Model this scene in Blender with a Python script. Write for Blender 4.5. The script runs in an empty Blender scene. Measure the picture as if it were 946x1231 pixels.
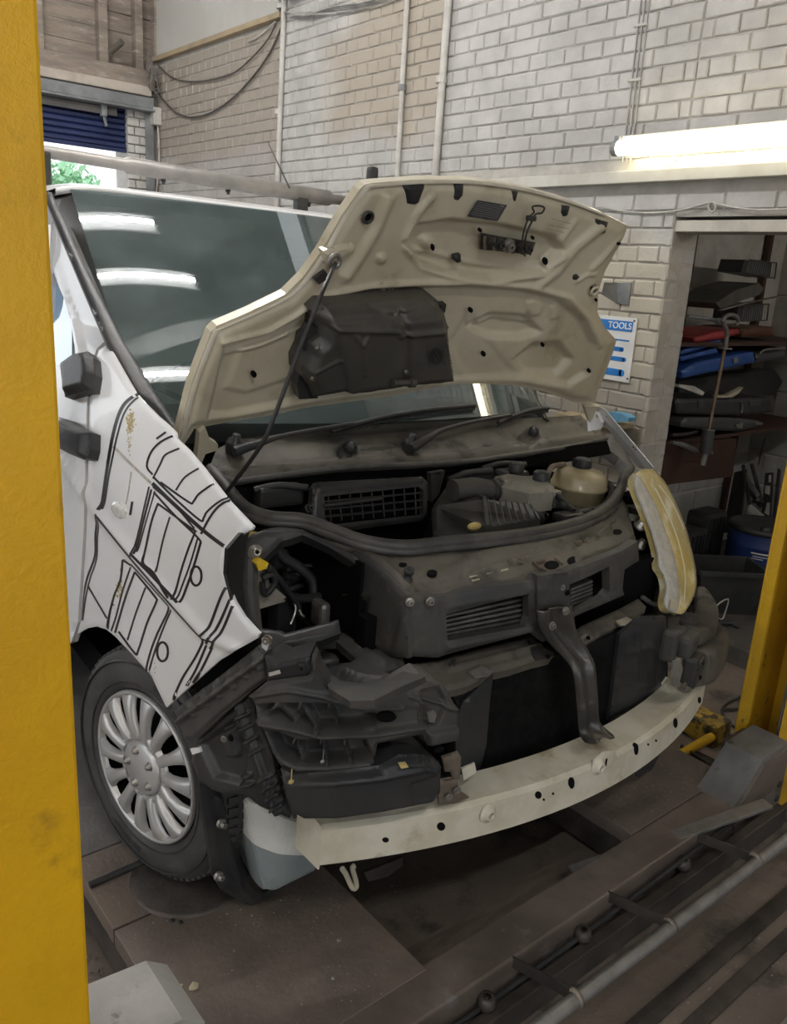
import bpy, bmesh, math, random
import numpy as np
from mathutils import Vector, Matrix, Euler
from mathutils.geometry import delaunay_2d_cdt

random.seed(7)
SC = bpy.context.scene
COL = SC.collection

# ------------------------------------------------------------------ camera
F = 997.6
def _rot(a, b, c):
    ca, sa, cb, sb, cc, sc = math.cos(a), math.sin(a), math.cos(b), math.sin(b), math.cos(c), math.sin(c)
    yaw = np.array([[ca, -sa, 0], [sa, ca, 0], [0, 0, 1]])
    base = np.array([[1, 0, 0], [0, 0, 1], [0, -1, 0]], float)
    return yaw @ base @ np.array([[1, 0, 0], [0, cb, sb], [0, -sb, cb]]) @ np.array([[cc, -sc, 0], [sc, cc, 0], [0, 0, 1]])
RC = _rot(-0.69909, 0.280458, -0.062267)          # camera axes: right, down, forward
CAM = np.array([-1.66508, -1.06040, 1.67401])
cd = bpy.data.cameras.new('camera'); cam = bpy.data.objects.new('camera', cd); COL.objects.link(cam)
cd.sensor_fit = 'VERTICAL'; cd.sensor_height = 36.0; cd.sensor_width = 36.0
cd.lens = F / 1231.0 * 36.0
cd.clip_start = 0.05; cd.clip_end = 300
_m = np.eye(4); _m[:3, 0] = RC[:, 0]; _m[:3, 1] = -RC[:, 1]; _m[:3, 2] = -RC[:, 2]; _m[:3, 3] = CAM
cam.matrix_world = Matrix(_m.tolist())
SC.camera = cam

# ------------------------------------------------------------------ colour management, sky
SC.view_settings.view_transform = 'Standard'
SC.view_settings.look = 'None'
SC.view_settings.gamma = 1.0
SC.view_settings.use_curve_mapping = False
SC.view_settings.exposure = 1.08
SC.cycles.use_denoising = True
SC.cycles.max_bounces = 8
SC.cycles.caustics_reflective = False
SC.cycles.caustics_refractive = False
SC.cycles.sample_clamp_indirect = 8.0
world = bpy.data.worlds.new('world'); SC.world = world
world.use_nodes = True
_nt = world.node_tree
_bg = _nt.nodes['Background']
_bg.inputs['Color'].default_value = (0.93, 0.97, 1.0, 1)     # even overcast sky
_bg.inputs['Strength'].default_value = 0.95

# ceiling fluorescent tubes (bodies are built with the room); one strength for all
TUBE_STRENGTH = 170.0

# ------------------------------------------------------------------ pixel rays, used to read positions off known planes
def ray(px, py):
    return RC @ np.array([(px - 473) / F, (py - 615.5) / F, 1.0])
def W(px, py, ax, v):
    d = ray(px, py); i = 'xyz'.index(ax)
    return CAM + d * (v - CAM[i]) / d[i]
_th, _ro = math.radians(-3), math.radians(-1)
VO = np.array([-.03, 0, 0.0])
_e = np.array([math.cos(_th), math.sin(_th), 0]); _n = np.array([-math.sin(_th), math.cos(_th), 0])
_e2 = _e + _ro * np.array([0, 0, 1.0]); _e2 /= np.linalg.norm(_e2)
VR = np.stack([_e2, _n, np.cross(_e2, _n)], 1)      # van axes in the world
CL = VR.T @ (CAM - VO)
def V(px, py, ax, v):
    d = VR.T @ ray(px, py); i = 'xyz'.index(ax)
    return CL + d * (v - CL[i]) / d[i]
def hits(pts, g, local=True, t0=0.8, t1=9.0, n=260):
    """points where the rays through pts first meet the implicit surface g(P) = 0"""
    pts = np.atleast_2d(np.array(pts, float))
    D = np.stack([(pts[:, 0] - 473) / F, (pts[:, 1] - 615.5) / F, np.ones(len(pts))], 1) @ RC.T
    O = CAM
    if local: D = D @ VR; O = CL
    ts = np.linspace(t0, t1, n); N = len(pts)
    lo = np.full(N, t0); hi = np.full(N, np.nan)
    prev = g(O + D * t0)
    for k in range(1, n):
        cur = g(O + D * ts[k])
        m = np.isnan(hi) & (np.sign(prev) != np.sign(cur))
        lo[m] = ts[k - 1]; hi[m] = ts[k]; prev = cur
        if not np.isnan(hi).any(): break
    bad = np.isnan(hi)
    if bad.any():
        if bad.all(): raise ValueError('surface missed')
        # nearest pixel that did meet the surface lends its distance
        good = np.where(~bad)[0]
        for i in np.where(bad)[0]:
            j = good[np.argmin(((pts[good] - pts[i]) ** 2).sum(1))]
            lo[i] = lo[j]; hi[i] = hi[j]
    glo = g(O + D * lo[:, None])
    for _ in range(40):
        mid = (lo + hi) / 2; gm = g(O + D * mid[:, None])
        s = np.sign(gm) == np.sign(glo)
        lo = np.where(s & ~bad, mid, lo); hi = np.where(s | bad, hi, mid)
    return O + D * ((lo + hi) / 2)[:, None]
def plane(p, nrm):
    p = np.array(p, float); nrm = np.array(nrm, float)
    return lambda P: (P - p) @ nrm
def pl3(a, b, c):
    a, b, c = map(np.array, (a, b, c)); return plane(a, np.cross(b - a, c - a))
def zoom(ox, oy, s):
    return lambda pts: [(ox + x * s, oy + y * s) for x, y in pts]
A1 = zoom(0, 0, 480/946); A2 = zoom(400, 0, 546/946); A3 = zoom(200, 200, 580/946); A4 = zoom(230, 470, 550/946)
A5 = zoom(50, 460, 290/892); A6 = zoom(200, 720, 420/946); A7 = zoom(540, 560, 360/946); A8 = zoom(690, 240, 256/685)
B1 = zoom(60, 760, 340/946); B2 = zoom(80, 1000, 420/946); B3 = zoom(420, 900, 526/946); B4 = zoom(780, 650, 166/584)
B6 = zoom(360, 350, 200/946); B7 = zoom(430, 220, 340/946); B8 = zoom(280, 620, 280/946)
D1 = zoom(520, 0, 260/946); D2 = zoom(740, 0, 206/906); D3 = zoom(180, 0, 360/946); D4 = zoom(700, 230, 160/597)
D5 = zoom(790, 270, 156/662); D6 = zoom(790, 520, 156/686); D7 = zoom(45, 0, 160/895); D8 = zoom(50, 200, 200/879)

# ------------------------------------------------------------------ materials
def mat(name, c1, c2=None, rough=.6, metal=0., scale=8., bump=0., bscale=60., detail=5., lo=.35, hi=.65,
        c3=None, s3=30., lo3=.6, hi3=.75, emit=None, spec=.5, coat=0., coord='Object', rough2=None, stretch=None, alpha=1., trans=0.):
    m = bpy.data.materials.new(name); m.use_nodes = True
    nt = m.node_tree; N = nt.nodes; L = nt.links; b = N['Principled BSDF']
    b.inputs['Base Color'].default_value = (*c1, 1); b.inputs['Roughness'].default_value = rough
    b.inputs['Metallic'].default_value = metal; b.inputs['Specular IOR Level'].default_value = spec
    b.inputs['Coat Weight'].default_value = coat; b.inputs['Alpha'].default_value = alpha
    b.inputs['Transmission Weight'].default_value = trans
    tc = N.new('ShaderNodeTexCoord'); vec = tc.outputs['Object']
    if coord == 'World':
        g = N.new('ShaderNodeNewGeometry'); vec = g.outputs['Position']
    if stretch:
        mp = N.new('ShaderNodeMapping'); mp.inputs['Scale'].default_value = stretch
        L.new(vec, mp.inputs['Vector']); vec = mp.outputs['Vector']
    col = None
    def noise(s, d=detail):
        n = N.new('ShaderNodeTexNoise'); n.inputs['Scale'].default_value = s; n.inputs['Detail'].default_value = d
        n.inputs['Roughness'].default_value = .62
        L.new(vec, n.inputs['Vector']); return n
    def ramp(f, a, z):
        r = N.new('ShaderNodeMapRange'); r.interpolation_type = 'SMOOTHSTEP'
        r.inputs['From Min'].default_value = a; r.inputs['From Max'].default_value = z
        L.new(f, r.inputs['Value']); return r.outputs['Result']
    def mix(f, a, bcol):
        x = N.new('ShaderNodeMix'); x.data_type = 'RGBA'
        L.new(f, x.inputs[0])
        if isinstance(a, tuple): x.inputs[6].default_value = (*a, 1)
        else: L.new(a, x.inputs[6])
        x.inputs[7].default_value = (*bcol, 1); return x.outputs[2]
    col = c1
    if c2:
        f = ramp(noise(scale).outputs['Fac'], lo, hi); col = mix(f, col, c2)
        if rough2 is not None:
            rr = N.new('ShaderNodeMapRange'); rr.inputs['To Min'].default_value = rough; rr.inputs['To Max'].default_value = rough2
            L.new(f, rr.inputs['Value']); L.new(rr.outputs['Result'], b.inputs['Roughness'])
    if c3:
        f = ramp(noise(s3, 8).outputs['Fac'], lo3, hi3); col = mix(f, col, c3)
    if not isinstance(col, tuple): L.new(col, b.inputs['Base Color'])
    if bump:
        bp = N.new('ShaderNodeBump'); bp.inputs['Strength'].default_value = bump; bp.inputs['Distance'].default_value = .01
        L.new(noise(bscale, 6).outputs['Fac'], bp.inputs['Height']); L.new(bp.outputs['Normal'], b.inputs['Normal'])
    if emit:
        b.inputs['Emission Color'].default_value = (*emit[0], 1); b.inputs['Emission Strength'].default_value = emit[1]
    return m

# ------------------------------------------------------------------ mesh helpers
def link(name, me, m=None, parent=None, smooth=False):
    o = bpy.data.objects.new(name, me); COL.objects.link(o)
    if m: me.materials.append(m)
    if parent: o.parent = parent
    if smooth:
        me.polygons.foreach_set('use_smooth', [True] * len(me.polygons))
    return o
class MB:
    """collects shapes, then links them as one mesh object"""
    def __init__(s): s.v = []; s.f = []; s.sm = []
    def add(s, v, f, smooth=False):
        n = len(s.v); s.v += [tuple(map(float, p)) for p in v]
        s.f += [tuple(i + n for i in q) for q in f]; s.sm += [smooth] * len(f); return s
    def box(s, lo, hi, bev=.0, M=None):
        lo = np.minimum(lo, hi); hi = np.maximum(lo, hi) if False else np.array(hi, float)
        lo = np.array(lo, float)
        return s.cbox((lo + hi) / 2, np.abs(hi - lo), bev, M)
    def cbox(s, c, size, bev=.0, M=None):
        hx, hy, hz = np.array(size) / 2; c = np.array(c, float)
        b = min(bev, hx * .9, hy * .9, hz * .9)
        M = np.eye(3) if M is None else np.array(M)
        if b <= 0:
            v = [(x, y, z) for x in (-hx, hx) for y in (-hy, hy) for z in (-hz, hz)]
            f = [(0, 1, 3, 2), (4, 6, 7, 5), (0, 4, 5, 1), (2, 3, 7, 6), (0, 2, 6, 4), (1, 5, 7, 3)]
        else:
            bm = bmesh.new(); bmesh.ops.create_cube(bm, size=1.0)
            for q in bm.verts: q.co = Vector((q.co.x * 2 * hx, q.co.y * 2 * hy, q.co.z * 2 * hz))
            bmesh.ops.bevel(bm, geom=bm.edges[:], offset=b, segments=2, affect='EDGES', profile=.6)
            bm.verts.index_update(); v = [tuple(q.co) for q in bm.verts]; f = [tuple(q.index for q in p.verts) for p in bm.faces]; bm.free()
        return s.add([M @ np.array(p) + c for p in v], f)
    def bar(s, a, b, w, h, bev=0., up=(0, 0, 1)):
        a, b = np.array(a, float), np.array(b, float); d = b - a; L = np.linalg.norm(d); d /= L
        up = np.array(up, float); x = np.cross(d, up)
        if np.linalg.norm(x) < 1e-4: x = np.cross(d, (1, 0, 0))
        x /= np.linalg.norm(x); z = np.cross(x, d)
        return s.cbox((a + b) / 2, (w, L, h), bev, np.stack([x, d, z], 1))
    def tube(s, pts, r, n=8, caps=True, smooth=True):
        pts = [np.array(p, float) for p in pts]; k = len(pts)
        rr = r if hasattr(r, '__len__') else [r] * k
        prev = None; v = []; f = []
        for i in range(k):
            d = pts[min(i + 1, k - 1)] - pts[max(i - 1, 0)]; d = d / (np.linalg.norm(d) + 1e-9)
            if prev is None:
                a = np.cross(d, (0, 0, 1.)); a = a if np.linalg.norm(a) > 1e-3 else np.cross(d, (1., 0, 0))
            else: a = prev - d * (prev @ d)
            a = a / (np.linalg.norm(a) + 1e-9); prev = a; b = np.cross(d, a)
            for j in range(n):
                t = 2 * math.pi * j / n; v.append(pts[i] + rr[i] * (a * math.cos(t) + b * math.sin(t)))
        for i in range(k - 1):
            for j in range(n):
                f.append((i * n + j, i * n + (j + 1) % n, (i + 1) * n + (j + 1) % n, (i + 1) * n + j))
        s.add(v, f, smooth)
        if caps: s.add(v[:n], [tuple(range(n))[::-1]]); s.add(v[-n:], [tuple(range(n))])
        return s
    def lathe(s, prof, o=(0, 0, 0), ax=(0, 0, 1), n=24, smooth=True):
        """prof: (radius, height) pairs revolved about ax through o"""
        ax = np.array(ax, float); ax /= np.linalg.norm(ax); o = np.array(o, float)
        a = np.cross(ax, (0, 0, 1.)); a = a if np.linalg.norm(a) > 1e-3 else np.array((1., 0, 0)); a /= np.linalg.norm(a); b = np.cross(ax, a)
        v = []; f = []
        for r, h in prof:
            for j in range(n):
                t = 2 * math.pi * j / n; v.append(o + ax * h + r * (a * math.cos(t) + b * math.sin(t)))
        for i in range(len(prof) - 1):
            for j in range(n):
                f.append((i * n + j, i * n + (j + 1) % n, (i + 1) * n + (j + 1) % n, (i + 1) * n + j))
        return s.add(v, f, smooth)
    def cyl(s, a, b, r, n=16, r2=None):
        a, b = np.array(a, float), np.array(b, float); h = np.linalg.norm(b - a); r2 = r if r2 is None else r2
        return s.lathe([(0, 0), (r, 0), (r, 0), (r2, h), (r2, h), (0, h)], a, b - a, n, False)
    def prism(s, poly, d):
        """closed 3-d outline pushed along d"""
        poly = [np.array(p, float) for p in poly]; d = np.array(d, float); n = len(poly)
        s.add(poly + [p + d for p in poly], [tuple(range(n)), tuple(range(2 * n - 1, n - 1, -1))] + [(i, i + n, (i + 1) % n + n, (i + 1) % n) for i in range(n)])
        return s
    def sphere(s, c, r, sc=(1, 1, 1), n=10):
        bm = bmesh.new(); bmesh.ops.create_uvsphere(bm, u_segments=n, v_segments=max(5, n // 2 + 1), radius=r)
        bm.verts.index_update()
        s.add([np.array(q.co) * np.array(sc) + np.array(c) for q in bm.verts], [tuple(q.index for q in p.verts) for p in bm.faces], True); bm.free(); return s
    def build(s, name, m, parent=None):
        me = bpy.data.meshes.new(name); me.from_pydata(s.v, [], s.f)
        me.polygons.foreach_set('use_smooth', s.sm)
        bm = bmesh.new(); bm.from_mesh(me); bmesh.ops.recalc_face_normals(bm, faces=bm.faces[:]); bm.to_mesh(me); bm.free()
        return link(name, me, m, parent)
def cr(pts, k=6, closed=False):
    """smooth curve through points"""
    P = [np.array(p, float) for p in pts]; n = len(P); out = []
    for i in range(n if closed else n - 1):
        p0 = P[(i - 1) % n] if closed or i > 0 else P[0]; p1 = P[i]; p2 = P[(i + 1) % n]
        p3 = P[(i + 2) % n] if closed or i + 2 < n else P[-1]
        for j in range(k):
            t = j / k
            out.append(.5 * ((2 * p1) + (-p0 + p2) * t + (2 * p0 - 5 * p1 + 4 * p2 - p3) * t * t + (-p0 + 3 * p1 - 3 * p2 + p3) * t ** 3))
    if not closed: out.append(P[-1])
    return out
def inside(P, poly):
    P = np.atleast_2d(P); poly = np.array(poly, float); c = np.zeros(len(P), bool); j = len(poly) - 1
    for i in range(len(poly)):
        a, b = poly[i], poly[j]
        c ^= ((a[1] > P[:, 1]) != (b[1] > P[:, 1])) & (P[:, 0] < (b[0] - a[0]) * (P[:, 1] - a[1]) / (b[1] - a[1] + 1e-12) + a[0]); j = i
    return c
def pdist(P, line, closed=False):
    P = np.atleast_2d(P); line = np.array(line, float)
    if closed: line = np.vstack([line, line[:1]])
    d = np.full(len(P), 1e9)
    for a, b in zip(line[:-1], line[1:]):
        ab = b - a; t = np.clip(((P - a) @ ab) / (ab @ ab + 1e-12), 0, 1)
        d = np.minimum(d, np.linalg.norm(P - (a + t[:, None] * ab), axis=1))
    return d
def sst(x): x = np.clip(x, 0, 1); return x * x * (3 - 2 * x)
def relief_h(P, rel):
    h = np.zeros(len(P))
    for it in rel:
        if it[0] == 'line': h += it[3] * sst(1 - pdist(P, it[1]) / it[2])
        elif it[0] == 'area':
            d = pdist(P, it[1], True); sd = np.where(inside(P, it[1]), d, -d); h += it[2] * sst(sd / it[3] + .5)
        elif it[0] == 'dot':
            h += it[3] * sst((1 - np.linalg.norm(P - np.array(it[1]), axis=1) / it[2]) * 1.6)
        elif it[0] == 'edge':      # rolled edge: falls away towards the outline
            h -= it[2] * (1 - sst(pdist(P, it[1], True) / it[3]))
    return h
def dens(poly, step, closed=True):
    out = []; n = len(poly)
    for i in range(n if closed else n - 1):
        a = np.array(poly[i], float); b = np.array(poly[(i + 1) % n], float)
        k = max(1, int(round(np.linalg.norm(b - a) / step)))
        out += [a + (b - a) * j / k for j in range(k)]
    if not closed: out.append(np.array(poly[-1], float))
    return out
def panel(name, out, g, m, parent=None, holes=(), relief=(), step=8, thick=.004, ext=None, local=True, smooth=True, t0=.8, mb=None):
    """a shell that follows the surface g inside an outline, with real relief and thickness"""
    step = step if step > 11 else max(1.4, step * .6)
    out = dens(out, step); holes = [dens(h, step) for h in holes]
    vs = list(out); es = [(i, (i + 1) % len(out)) for i in range(len(out))]
    for h in holes:
        b = len(vs); vs += h; es += [(b + i, b + (i + 1) % len(h)) for i in range(len(h))]
    o = np.array(out); lo = o.min(0); hi = o.max(0)
    gx, gy = np.meshgrid(np.arange(lo[0] + step / 2, hi[0], step), np.arange(lo[1] + step / 2, hi[1], step))
    G = np.stack([gx.ravel(), gy.ravel()], 1)
    if len(G):
        k = inside(G, out) & (pdist(G, out, True) > .45 * step)
        for h in holes: k &= ~inside(G, h) & (pdist(G, h, True) > .45 * step)
        vs += list(G[k])
    vv, _, ff, *_ = delaunay_2d_cdt([Vector((p[0], p[1])) for p in vs], es, [], 0, 1e-4)
    P = np.array([(p.x, p.y) for p in vv])
    tri = np.array([tuple(f) for f in ff]); cen = P[tri].mean(1)
    k = inside(cen, out)
    for h in holes: k &= ~inside(cen, h)
    tri = tri[k]
    Q = hits(P, g, local, t0); qx = hits(P + (1, 0), g, local, t0); qy = hits(P + (0, 1), g, local, t0)
    nr = np.cross(qx - Q, qy - Q); nr /= np.linalg.norm(nr, axis=1)[:, None] + 1e-12
    cam_ = CL if local else CAM
    s = np.sign(((cam_ - Q) * nr).sum(1)); nr *= np.where(s == 0, 1, s)[:, None]
    if relief: Q = Q + nr * relief_h(P, relief)[:, None]
    a = np.cross(Q[tri[:, 1]] - Q[tri[:, 0]], Q[tri[:, 2]] - Q[tri[:, 0]])
    flip = (a * nr[tri[:, 0]]).sum(1) < 0
    tri[flip] = tri[flip][:, ::-1]
    B = Q + np.array(ext) if ext is not None else Q - nr * thick
    n = len(Q); f = [tuple(t) for t in tri] + [tuple(t[::-1] + n) for t in tri]
    cnt = {}
    for t in tri:
        for x, y in ((0, 1), (1, 2), (2, 0)): cnt[(t[x], t[y])] = 1
    side = [(p, q) for (p, q) in cnt if (q, p) not in cnt]
    sf = [(q, p, p + n, q + n) for p, q in side]
    M = mb or MB()
    M.add(np.vstack([Q, B]), f, smooth)
    # side walls get their own verts so the rim stays crisp
    sv = []; sq = []
    for q in sf:
        b = len(sv); sv += [np.vstack([Q, B])[i] for i in q]; sq.append((b, b + 1, b + 2, b + 3))
    M.add(sv, sq, False)
    if mb: return mb
    me = bpy.data.meshes.new(name); me.from_pydata(M.v, [], M.f); me.polygons.foreach_set('use_smooth', M.sm)
    return link(name, me, m, parent)
def slab(name, pts, ax, v, m, parent, ext, local=True, mb=None, holes=(), step=400):
    """outline lying in the plane ax = v, pushed along ext"""
    i = 'xyz'.index(ax); nn = np.zeros(3); nn[i] = 1; p = np.zeros(3); p[i] = v
    return panel(name, pts, plane(p, nn), m, parent, holes, (), step, .01, ext, local, False, mb=mb)
def thing(name, label, cat, loc=(0, 0, 0), group=None):
    o = bpy.data.objects.new(name, None); COL.objects.link(o); o.location = loc; o['label'] = label; o['category'] = cat
    o.empty_display_size = .1
    if group: o['group'] = group
    return o
def tag(o, label, cat, group=None):
    o['label'] = label; o['category'] = cat
    if group: o['group'] = group
    return o
def struct(o): o['kind'] = 'structure'; return o
def stuff(o): o['kind'] = 'stuff'; return o
# =================================================================== ROOM
XW, YJ, YR, ZF = 1.9, 1.29, 7.0, -.16          # side wall face, door jamb, rear wall, workshop floor
M_conc = mat('floor_concrete', (.12, .096, .078), (.17, .137, .11), .75, scale=1.7, bump=.35, bscale=40, c3=(.055, .046, .04), s3=5, lo3=.52, hi3=.66, coord='World', rough2=.5)
M_white = mat('white_board', (.54, .53, .50), (.47, .46, .43), .7, scale=1.2, coord='World')
M_ceil = mat('ceiling_sheet', (.10, .105, .11), (.07, .075, .08), .8, scale=.8, coord='World')
M_wood = mat('weathered_timber', (.27, .225, .185), (.18, .148, .125), .8, scale=2.5, bump=.3, bscale=50, stretch=(1, 1, 5), coord='World', c3=(.36, .33, .29), s3=6, lo3=.55, hi3=.7)
M_wood2 = mat('trim_timber', (.42, .33, .21), (.32, .26, .18), .7, scale=5, coord='World')
M_mortar = mat('old_mortar', (.47, .45, .42), (.38, .36, .335), .9, scale=9, bump=.3, coord='World')
M_gsteel = mat('grey_painted_steel', (.22, .23, .24), (.15, .155, .16), .55, scale=6, bump=.1, coord='World')
M_black = mat('black_rubber', (.018, .018, .019), (.03, .03, .03), .6, scale=12, bump=.1)
M_pvc = mat('dirty_white_conduit', (.55, .54, .51), (.42, .40, .37), .6, scale=7, coord='World')
M_cable = mat('grey_cable', (.42, .41, .39), (.30, .29, .28), .6, scale=9, coord='World')
M_dcable = mat('dark_cable', (.06, .055, .05), (.1, .09, .08), .6, scale=9, coord='World')

def brick_material():
    m = mat('painted_brick', (.50, .49, .475), (.40, .39, .375), .75, scale=3.2, bump=.35, bscale=55, coord='World')
    nt = m.node_tree; N = nt.nodes; L = nt.links; b = N['Principled BSDF']
    base = b.inputs['Base Color'].links[0].from_socket
    g = N.new('ShaderNodeNewGeometry'); sp = N.new('ShaderNodeSeparateXYZ'); L.new(g.outputs['Position'], sp.inputs[0])
    nz = N.new('ShaderNodeTexNoise'); nz.inputs['Scale'].default_value = 2.3; nz.inputs['Detail'].default_value = 6; L.new(g.outputs['Position'], nz.inputs['Vector'])
    rnd = N.new('ShaderNodeObjectInfo')
    def M(op, a, c, clamp=False):
        x = N.new('ShaderNodeMath'); x.operation = op; x.use_clamp = clamp
        for i, v in enumerate((a, c)):
            if isinstance(v, (int, float)): x.inputs[i].default_value = v
            else: L.new(v, x.inputs[i])
        return x.outputs[0]
    def step(v, a, z):
        r = N.new('ShaderNodeMapRange'); r.interpolation_type = 'SMOOTHSTEP'; r.inputs['From Min'].default_value = a; r.inputs['From Max'].default_value = z
        L.new(v, r.inputs['Value']); return r.outputs['Result']
    def mixc(f, a, c):
        x = N.new('ShaderNodeMix'); x.data_type = 'RGBA'; L.new(f, x.inputs[0])
        for i, v in ((6, a), (7, c)):
            if isinstance(v, tuple): x.inputs[i].default_value = (*v, 1)
            else: L.new(v, x.inputs[i])
        return x.outputs[2]
    nn = M('MULTIPLY', M('SUBTRACT', nz.outputs['Fac'], .5), .5)
    y = M('ADD', sp.outputs[1], nn); z = M('ADD', sp.outputs[2], nn)
    # bare brown brick left between sprayed white edges (y 2.95 .. 7), the sprayed strip beside the pipe at y 4.75
    bare = M('MULTIPLY', step(sp.outputs[1], 2.93, 2.97), step(z, 2.42, 2.62))
    strip = M('MULTIPLY', step(y, 4.0, 4.35), M('SUBTRACT', 1, step(sp.outputs[1], 4.72, 4.82)))
    strip2 = M('MULTIPLY', step(z, 3.05, 3.3), M('MULTIPLY', step(y, 3.6, 4.1), M('SUBTRACT', 1, step(sp.outputs[1], 4.72, 4.82))))
    bare = M('MULTIPLY', bare, M('SUBTRACT', 1, M('MAXIMUM', strip, strip2)))
    col = mixc(M('MULTIPLY', bare, .97), base, (.37, .325, .268))
    far = M('MULTIPLY', step(sp.outputs[1], 4.76, 4.8), .5)
    col = mixc(far, col, (.31, .272, .24))
    # cream and grime on the lower wall beside the door
    low = M('MULTIPLY', M('SUBTRACT', 1, step(z, 1.78, 1.98)), step(sp.outputs[1], 1.291, 1.30))
    col = mixc(M('MULTIPLY', low, .8), col, (.47, .43, .34))
    grime = M('MULTIPLY', M('SUBTRACT', 1, step(z, 1.12, 1.38)), step(sp.outputs[1], 1.291, 1.31))
    col = mixc(M('MULTIPLY', grime, .75), col, (.25, .225, .2))
    # smoky soot patches
    n2 = N.new('ShaderNodeTexNoise'); n2.inputs['Scale'].default_value = 5.5; n2.inputs['Detail'].default_value = 4; L.new(g.outputs['Position'], n2.inputs['Vector'])
    col = mixc(M('MULTIPLY', step(n2.outputs['Fac'], .57, .74), .22), col, (.22, .2, .185))
    L.new(col, b.inputs['Base Color'])
    return m
M_brick = brick_material()

def brick_mesh(name, l, h, d=.03, seed=0):
    """front face with chipped, rounded arrises; local x = length, z = height, -y = outwards"""
    r = random.Random(seed); c = .006
    j = lambda a: r.uniform(-a, a)
    back = [(-l/2, d, -h/2), (l/2, d, -h/2), (l/2, d, h/2), (-l/2, d, h/2)]
    mid = [(x + j(.0015), c, z + j(.0015)) for x, _, z in back]
    fr = [(x * (1 - 2 * c / l) + j(.002), j(.002), z * (1 - 2 * c / h) + j(.002)) for x, _, z in back]
    v = back + mid + fr
    f = [(8, 9, 10, 11)]
    for a, b in ((0, 1), (1, 2), (2, 3), (3, 0)): f += [(a, b, 4 + b, 4 + a), (4 + a, 4 + b, 8 + b, 8 + a)]
    return v, f
BR = {}
for kind, L_ in (('s', .2275), ('h', .1085), ('q', .05), ('r', .095)):
    for k in range(4):
        v, f = brick_mesh(kind, L_ + .003, .0715, seed=k + ord(kind)); me = bpy.data.meshes.new('brick_' + {'s': 'stretcher', 'h': 'header', 'q': 'closer', 'r': 'return'}[kind])
        me.from_pydata(v, [], f); me.materials.append(M_brick); BR[kind, k] = (me, v, f)
def lay(cells, rot, parent, nmax, area):
    """cells: (x, y, z, kind). The nmax that show largest become bricks of their own, the rest one joined part"""
    sc = []
    for c in cells:
        P = np.array(c[:3]); q = (P - CAM) @ RC
        s = -1e9
        if q[2] > .2:
            u_, v_ = 473 + F * q[0] / q[2], 615.5 + F * q[1] / q[2]
            s = ({'s': 2., 'h': 1., 'q': .5, 'r': .9}[c[3]]) / q[2] ** 2 if area(u_, v_) else -q[2] * 1e3
        sc.append(s)
    order = np.argsort(-np.array(sc)); rest = MB(); R3 = Matrix.Rotation(rot, 3, 'Z'); rr = random.Random(3)
    for rank, i in enumerate(order):
        x, y, z, kd = cells[i]; me, v, f = BR[kd, rr.randrange(4)]
        E_ = Euler((rr.uniform(-.006, .006), rr.uniform(-.006, .006), rot + rr.uniform(-.008, .008)))
        off = R3 @ Vector((0, rr.uniform(-.003, .002), 0)); loc = Vector((x, y, z)) + off
        if rank < nmax and sc[i] > 0:
            o = bpy.data.objects.new('brick', me); COL.objects.link(o); o.location = loc; o.rotation_euler = E_; o.parent = parent
        elif sc[i] > -8e3:
            Mx = E_.to_matrix(); rest.add([Mx @ Vector(p) + loc for p in v], f)
    if rest.v: stuff(rest.build('brickwork', M_brick, parent))

# --- side wall: mortar body with a doorway, bricks proud of it
wr = MB()
xm = XW + .009
wr.box((xm, YJ, ZF), (xm + .2, 7.2, 4.6)); wr.box((xm, -6.2, 2.0), (xm + .2, YJ, 4.6)); wr.box((xm, -6.2, ZF), (xm + .2, -.35, 2.0))
wall_right = struct(wr.build('wall_right', M_mortar))
cells = []
CH, LS = .0785, .2375
z0 = 2.262 - 31 * CH
for k in range(-1, 60):
    z = z0 + (k + .5) * CH
    if z > 4.0: break
    if z < ZF + .03: continue
    st = (k % 2 == 0)
    y = YJ - 3.0
    L_ = LS if st else LS / 2
    off = 0 if st else LS / 4
    kk = 0
    yy = YJ + off
    # away from the jamb
    if not st: cells.append((XW, YJ + LS / 8, z, 'q'))
    while yy + L_ < YR + .02 and not (z > 3.39 and yy > 4.74):
        cells.append((XW, yy + L_ / 2, z, 's' if st else 'h')); yy += L_
    if z > 2.03:
        yy = YJ
        if not st: cells.append((XW, YJ - LS / 8, z, 'q')); yy -= off
        while yy > -.5:
            cells.append((XW, yy - L_ / 2, z, 's' if st else 'h')); yy -= L_
cells = [c for c in cells if not (2.135 < c[2] < 2.225 and c[1] < 3.0)]
in_frame = lambda u_, v_: -20 < u_ < 966 and -20 < v_ < 560 and not (60 < u_ < 700 and v_ > 232)
lay(cells, -math.pi / 2, wall_right, 262, in_frame)
# --- the jamb return, two bricks deep, facing the room
rc = []
for k in range(0, 60):
    z = z0 + (k + .5) * CH
    if z < ZF + .03 or z > 1.92: continue
    if k % 2: rc += [(XW + .055, YJ, z, 'h'), (XW + .163, YJ, z, 'r')]
    else: rc += [(XW + .05, YJ, z, 'r'), (XW + .158, YJ, z, 'h')]
mb = MB(); mb.box((xm, YJ + .008, ZF), (XW + .2, YJ + .03, 1.93))
lay(rc, 0, wall_right, 38, lambda u_, v_: 760 < u_ < 870 and 250 < v_ < 560)
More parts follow.
